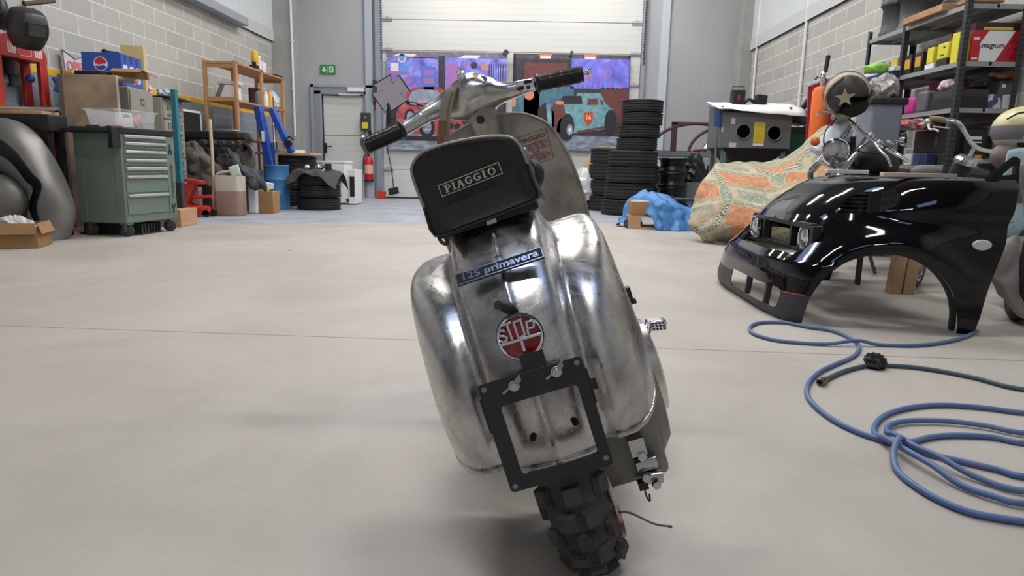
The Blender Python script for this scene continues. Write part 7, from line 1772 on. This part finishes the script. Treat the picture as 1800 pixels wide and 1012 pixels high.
for i in range(9): q.add(*(lambda b_: (b_.v, b_.f))(MB().box(0, 0, 0, .05, .001, .006, (0, -38, 0))), Matrix.Translation((a_.x + .285 + (i % 3) * .05 + (i // 3) * .02, 6.0675, zz0 + .05 + (i // 3) * .06)))
q.build('dash_print', mat('dash_dark', (110, 18, 30), .5), rb)
q = MB(); q.bb(a_.x + .004, a_.x + .05, 6.067, 6.07, zz0 + .18, zz0 + .20); q.bb(a_.x + .004, a_.x + .05, 6.067, 6.07, zz0 + .02, zz0 + .035); q.build('side_print', M_white, rb)
sb('flat_carton', 'flat dark maroon carton lying on the red and white carton', 'carton', 1715, 40, 1800, 54, 5.68, .3, mat('carton_maroon', (66, 30, 34), .5), z=c_.z)
sb('yellow_strip', 'narrow yellow-labelled box edge above the red and white carton', 'box', 1730, 48, 1782, 54, 5.66, .015, mat('strip_yellow', (196, 178, 96), .5), z=c_.z)
blk('black_box', 'wide black box at the corner post on the third shelf of the metal shelving', 'box', RX0 + .02, 3.94, 6.10, 6.42, 1.292, 1.39, M_black)
blk('black_box', 'black box lid stacked on the wide black box of the metal shelving', 'box', RX0 + .02, 3.92, 6.11, 6.40, 1.39, 1.455, M_dark)
sb('shoe_box', 'blue and white striped shoe box with a white label on the metal shelving', 'box', 1738, 166, 1762, 187, 5.68, .3, mat('stripe_blue', (64, 78, 118), .5, c2=(200, 202, 206), scale=26, amt=.04, stretch=(1, .1, .5)), z=1.30)
sb('label_box', 'small white printed box right of the striped shoe box', 'box', 1763, 167, 1790, 187, 5.68, .25, M_paper, z=1.30)
gbx = sb('grey_box', 'grey carton with a round white mark above the white printed box', 'box', 1757, 142, 1792, 167, 5.70, .3, mat('carton_greyb', (96, 94, 94), .6))
q = MB(XZY); mk = W(1766, 151, 6.09); q.prism(circ(.016, 18, mk.x, mk.z), 6.095, 6.099); q.M = Matrix.Translation((-gbx.location.x, -gbx.location.y, -gbx.location.z)); q.v = [tuple(q.M @ Vector(v_)) for v_ in q.v]; q.build('round_mark', M_paper, gbx)
def bagp(label, px, py, Y, r, m, seed, name='plastic_bag', cat='plastic bag', z=None):
    v_ = W(px, py, Y + DY); return crumple(name, label, cat, (v_.x, v_.y, (v_.z - r[2] * .8) if z is None else z), r, m, .22, 11, seed=seed)
bagp('orange and white bag of parts on the grey carton', 1765, 134, 5.85, (.13, .10, .04), mat('bag_orange', (196, 120, 74), .5, c2=(200, 192, 186), scale=12, amt=.15), 3.0)
bagp('clear bag with a pink print on the black box lid', 1672, 138, 5.86, (.08, .08, .05), mat('bag_pinkish', (196, 176, 180), .35), 8.0, z=1.456)
bagp('grey clear bag behind the corner post on the metal shelving', 1722, 142, 5.95, (.12, .1, .07), mat('bag_smoke', (112, 108, 106), .4), 13.0)
sb('grey_cloth_box', 'grey cloth bag slumped beside the striped shoe box', 'bag', 1715, 160, 1740, 187, 5.75, .25, mat('cloth_grey', (86, 84, 86), .9), .03, z=1.30)
# long side bays, upper level
def lb(name, label, cat, y0, y1, z0_, h_, d, m, x=None, bevel=.004, group=None):
    x_ = RX0 + .012 if x is None else x; y0 += DY; y1 += DY; z0_ -= .01 if z0_ > 1.2 else 0
    return blk(name, label, cat, x_, x_ + d, y0, y1, z0_, z0_ + h_, m, bevel, group)
M_yel = mat('yellow_box', (214, 206, 56), .5)
yb0 = thing('yellow_charger_box', 'large yellow power-supply box with a dark base on the metal shelving', 'box', (RX0 + .02, 6.26, 1.672))
MB().bb(0, .2, 0, .16, .06, .20).build('box_body', M_yel, yb0, bevel=.012); MB().bb(.0, .2, 0, .16, 0, .06).build('dark_base', M_black, yb0)
q = MB(); q.bb(-.002, 0, .05, .11, .09, .10); q.bb(-.002, 0, .04, .07, .15, .165); q.build('print', M_dark, yb0)
lb('yellow_box', 'tall narrow yellow box next to the corner post of the metal shelving', 'box', 5.70, 5.80, 1.682, .25, .10, M_yel)
lb('yellow_box', 'small yellow box left of the large yellow power-supply box', 'box', 6.06, 6.16, 1.73, .14, .14, M_yel); lb('white_tray', 'small white tray under the small yellow box', 'tray', 6.04, 6.18, 1.682, .045, .16, M_white)
for i, (y0_, lab) in enumerate(((6.65, 'near one'), (6.83, 'far one'))):
    t_ = thing('parts_tin', 'black tin with an orange label on the metal shelving, the %s of two' % lab, 'tin', (RX0 + .02, y0_, 1.672)); MB().bb(0, .14, 0, .13, 0, .18).build('tin_body', M_black, t_, bevel=.005); MB().bb(-.002, 0, .02, .11, .05, .14).build('tin_label', mat('label_orange', (206, 150, 48), .5), t_)
lb('black_case', 'tall black case at the back of the metal shelving behind the yellow boxes', 'case', 5.85, 6.3, 1.682, .34, .1, M_black, x=3.88)
lb('blue_tray', 'white and blue tray of small boxes on the far bay of the metal shelving', 'tray', 6.60, 7.2, 1.684, .05, .3, mat('tray_blue', (40, 60, 120), .5), x=3.52)
lb('white_tray', 'white tray lying on the blue tray of the far bay', 'tray', 6.58, 7.2, 1.735, .04, .28, M_white, x=3.53)
lb('small_carton', 'small yellow and grey carton in the white tray of the far bay', 'carton', 6.68, 6.80, 1.776, .09, .1, mat('small_yellow', (190, 170, 90), .5)); lb('small_carton', 'small pink carton in the white tray of the far bay', 'carton', 6.84, 6.96, 1.776, .08, .1, mat('small_pink', (180, 150, 150), .5)); lb('small_carton', 'small light blue carton in the white tray of the far bay', 'carton', 7.0, 7.1, 1.776, .10, .1, mat('small_blue', (130, 170, 214), .5))
bagp('lime green bag at the far end of the white tray', 1541, 121, 6.75, (.10, .08, .05), mat('bag_lime', (150, 206, 92), .5), 2.0)
# long side, third shelf
lb('magenta_box', 'magenta container on the third shelf of the metal shelving', 'container', 6.30, 6.46, 1.30, .16, .12, mat('magenta_plastic', (186, 50, 140), .45), bevel=.03)
lb('magenta_box', 'dark magenta carton behind the magenta container', 'carton', 6.22, 6.42, 1.30, .30, .12, mat('magenta_dark', (130, 40, 100), .5), x=3.80)
lb('ochre_box', 'ochre brown carton at the back of the third shelf of the metal shelving', 'carton', 5.98, 6.20, 1.30, .30, .14, mat('ochre', (146, 104, 44), .6), x=3.78)
lb('grey_sleeve', 'grey sleeve folded over black boxes on the third shelf', 'sleeve', 6.08, 6.26, 1.30, .19, .16, mat('sleeve_grey', (92, 92, 96), .6), bevel=.02)
# shelf below
ck_ = thing('black_crate', 'black plastic crate on the fourth shelf of the metal shelving', 'crate', (RX0 + .10, 6.14, .812)); MB().bb(0, .34, 0, .62, .11, .32).build('crate_body', M_black, ck_, bevel=.008); MB().bb(-.003, 0, .22, .28, .16, .25).build('crate_label', M_dark, ck_); MB().bb(0, .34, .02, .6, 0, .11).build('crate_base', M_dark, ck_)
bagp('red and white crumpled bag on the black crate', 1606, 224, 6.15, (.14, .14, .05), mat('bag_redwhite', (180, 60, 62), .5, c2=(206, 196, 190), scale=9, amt=.12), 5.0, z=1.132)
lb('kraft_pouch', 'kraft brown pouch behind the red and white bag on the black crate', 'pouch', 6.12, 6.26, 1.134, .14, .06, mat('kraft', (176, 146, 96), .7), x=3.74)
for i, (y0_, m_, lab) in enumerate(((6.20, M_paper, 'white printed'), (6.06, mat('box_blue', (58, 76, 132), .5), 'blue'), (5.94, mat('box_navy', (44, 54, 92), .5), 'navy blue'))):
    lb('parts_carton', lab + ' small carton before the black crate on the fourth shelf', 'carton', y0_, y0_ + .11, .812, .10, .08, m_, x=RX0 + .006)
bcx = sb('black_carton', 'black carton with white lines on the end of the fourth shelf', 'carton', 1690, 226, 1738, 288, 5.70, .3, M_black, z=.812)
q = MB(); 
for y0_, y1_ in ((240, 245), (249, 251)):
    a2_, c2__ = W(1702, y1_, 6.098), W(1726, y0_, 6.098); q.bb(a2_.x, c2__.x, 6.096, 6.099, a2_.z, c2__.z)
q.v = [tuple(Vector(v_) - bcx.location) for v_ in q.v]; q.build('label_strip', M_paper, bcx)
sb('grey_box', 'lower grey box beside the black carton with white lines', 'box', 1742, 240, 1790, 288, 5.72, .3, mat('boxgrey_a', (104, 105, 108), .6), z=.812); sb('grey_box', 'upper pale grey box stacked beside the black carton with white lines', 'box', 1736, 222, 1788, 240, 5.72, .3, mat('boxgrey_b', (126, 127, 130), .6))
sb('yellow_box', 'yellow box end behind the bicycle stem on the fourth shelf', 'box', 1712, 272, 1726, 288, 5.64, .05, mat('wedge_yellow', (206, 150, 40), .5), z=.813); sb('blue_crate', 'dark blue crate end behind the bicycle handlebar', 'crate', 1690, 270, 1712, 288, 5.64, .05, mat('crate_blue2', (40, 52, 96), .5), z=.812)
# top: black ducts and planks
for i, (x, y, z_, lab, r_) in enumerate(((3.76, 7.50, 2.136, 'left', .14), (3.84, 7.22, 2.136, 'right', .185))):
    t_ = thing('ribbed_duct', '%s of two black ribbed pipes on top of the metal shelving' % lab, 'pipe', (x, y, z_))
    prof_ = [(r_ * .8, 0), (r_ * 1.12, 0), (r_ * 1.12, .03), (r_, .06), (r_ * .97, .26), (r_ * 1.02, .28), (r_ * 1.14, .30), (r_ * 1.14, .34), (r_ * 1.04, .36), (r_ * 1.16, .39), (r_ * 1.16, .43), (r_, .46), (r_ * .97, .9), (r_ * .85, .9)]
    MB().lathe(prof_, 36, closed=True).build('pipe', mat('duct_black', (40, 41, 44), .4), t_)
q = MB(); q.box(0, 0, .06, .20, .62, .06, (0, 0, 0)); tag(q.build('wooden_plank', mat('plank_raw', (178, 140, 104), .7, c2=(150, 112, 80), scale=6), loc=(3.64, 6.62, 2.104), bevel=.004), 'raw wooden plank lying on top of the metal shelving', 'plank')
q = MB(); q.box(0, 0, .11, .3, .5, .03, (0, 0, 0)); tag(q.build('wooden_plank', _mats['plank_raw'], loc=(3.82, 6.40, 2.08), bevel=.004), 'thin wooden board lying behind the raw plank on the metal shelving', 'board')
# grey container with black lid and what lies on it
gb = thing('waste_container', 'tall grey container with a black lid in front of the metal shelving', 'container', (3.02, 6.15, 0))
a_, c_ = W(1522, 240, 6.0), W(1570, 180, 6.0)
MB().rings([[(x * s, y * s, z) for x, y in rrect(.27, .30, .03, 4)] for z, s in ((0, .9), (1.30, 1.0), (1.31, .9))]).build('container_body', mat('container_grey', (128, 134, 146), .5, c2=(116, 122, 134), scale=5), gb)
MB().bb(-.16, .16, -.17, .17, 1.30, 1.36).build('lid', M_black, gb, bevel=.015)
gb.location.x = (W(1545, 200, 6.15)).x
gx = gb.location.x
bagp('silver crumpled bag on the black lid of the grey container', 1552, 158, 5.75, (.10, .12, .11), mat('bag_silver', (150, 146, 144), .35), 21.0, z=1.36)
q = MB(); q.tube([(.065 * math.cos(2 * PI * k / 24), 0, .065 * math.sin(2 * PI * k / 24)) for k in range(24)], .022, n=10, closed=True); q.lathe([(0, -.01), (.05, -.01), (.05, .01), (0, .01)], 20, rotm(90, 0, 0)); tag(q.build('caster_wheel', M_black, loc=(gx - .09, 6.25, 1.45)), 'black wheel standing on the grey container beside the silver bag', 'wheel')

# ---------------------------------------------------------------- blue air hose
hz_ = thing('air_hose', 'long blue air hose coiled on the floor at the right with a brass coupling', 'hose', (0, 0, 0))
def hp(lst, z=.009): return [tuple(G(1300 + x / 2.53, 540 + y / 2.53, 0)[:2]) + (z,) for x, y in lst]
A_ = hp([(1055, 112), (1000, 140), (900, 165), (780, 178), (620, 175)]) + hp([(520, 172)], .024) + hp([(380, 172), (200, 160), (100, 140), (48, 115), (52, 90), (100, 75), (200, 76), (300, 95), (400, 110), (470, 135), (522, 168), (530, 195), (500, 230), (420, 265), (350, 300), (305, 350), (300, 400), (340, 455), (420, 515), (520, 565), (620, 600), (700, 625), (850, 668), (1000, 702), (1150, 737), (1280, 768)])
L1 = hp([(1280, 482), (1100, 460), (950, 447), (830, 448), (720, 465), (640, 495), (600, 540), (605, 580)]) + hp([(650, 625), (740, 680), (850, 745)], .026) + hp([(980, 810), (1120, 860), (1280, 893)], .012)
L2 = hp([(1280, 578), (1100, 545), (950, 525), (820, 520), (720, 525), (660, 545), (655, 575)], .012) + hp([(690, 610), (770, 660), (880, 710)], .028) + hp([(1050, 775), (1280, 838)], .012)
L3 = hp([(1280, 618), (1120, 590), (960, 582), (850, 590), (770, 610)]) + hp([(735, 628)], .02) + hp([(700, 650)], .042) + hp([(680, 690)], .024) + hp([(700, 740), (780, 810), (900, 880), (1050, 935), (1280, 973)])
def around(a, b_, r_, z=.010):
    a, b_ = Vector(a), Vector(b_); mid = (a + b_) / 2
    return [(a.x + r_ * .6, a.y + (mid.y - a.y) * .12, z), (mid.x + r_, mid.y, z + .004), (b_.x + r_ * .6, b_.y + (mid.y - b_.y) * .12, z)]
full = A_ + around(A_[-1], L1[0], .34) + L1 + around(L1[-1], L2[0], .40, .022) + L2 + around(L2[-1], L3[0], .30, .034) + L3
T_ = hp([(1280, 378), (1050, 325), (900, 295), (760, 275), (640, 268)]) + hp([(560, 270), (470, 292), (400, 322), (378, 338)])
MB().tube(catmull(full, 7), .0080, n=10).build('hose', mat('hose_blue', (60, 96, 158), .5, c2=(104, 120, 148), scale=5, amt=.5), hz_)
MB().tube(catmull([L3[-1]] + around(L3[-1], T_[0], .55, .012) + T_, 7), .0080, n=10).build('hose_end', mat('hose_teal', (44, 70, 88), .5, c2=(74, 92, 104), scale=8, amt=.5), hz_)
e0, e1 = Vector(T_[-1]), Vector(hp([(355, 352)], .014)[0]); d_ = (e1 - e0).normalized()
q = MB(Matrix.Translation((e0.x, e0.y, .014)) @ Vector((d_.x, d_.y, 0)).to_track_quat('Z', 'Y').to_matrix().to_4x4())
q.lathe([(0, -.005), (.010, -.005), (.010, .012), (.013, .014), (.013, .020), (.0115, .022), (.0145, .026), (.0145, .044), (.012, .047), (.008, .047), (.007, .03), (0, .03)], 24); q.build('coupling', mat('coupling_steel', (128, 118, 106), .35, .9), hz_)
q = MB(); kz = Vector(hp([(600, 269)], .009)[0]); crumple('black_rag', 'small black rag knotted around the end of the blue air hose', 'rag', (kz.x, kz.y, .001), (.030, .030, .028), mat('rag_black', (44, 42, 44), .8), .35, 40)
q = MB(); q.grid([[(-.012 + .006 * i, -.008 + .004 * j, .001 + .003 * abs(nz(i, j, 0, .9))) for i in range(5)] for j in range(5)]); tag(q.build('dry_leaf', mat('leaf_brown', (96, 70, 48), .8), solid=.001, loc=tuple(G(510, 440))), 'tiny dry brown leaf lying alone on the pale floor', 'leaf')
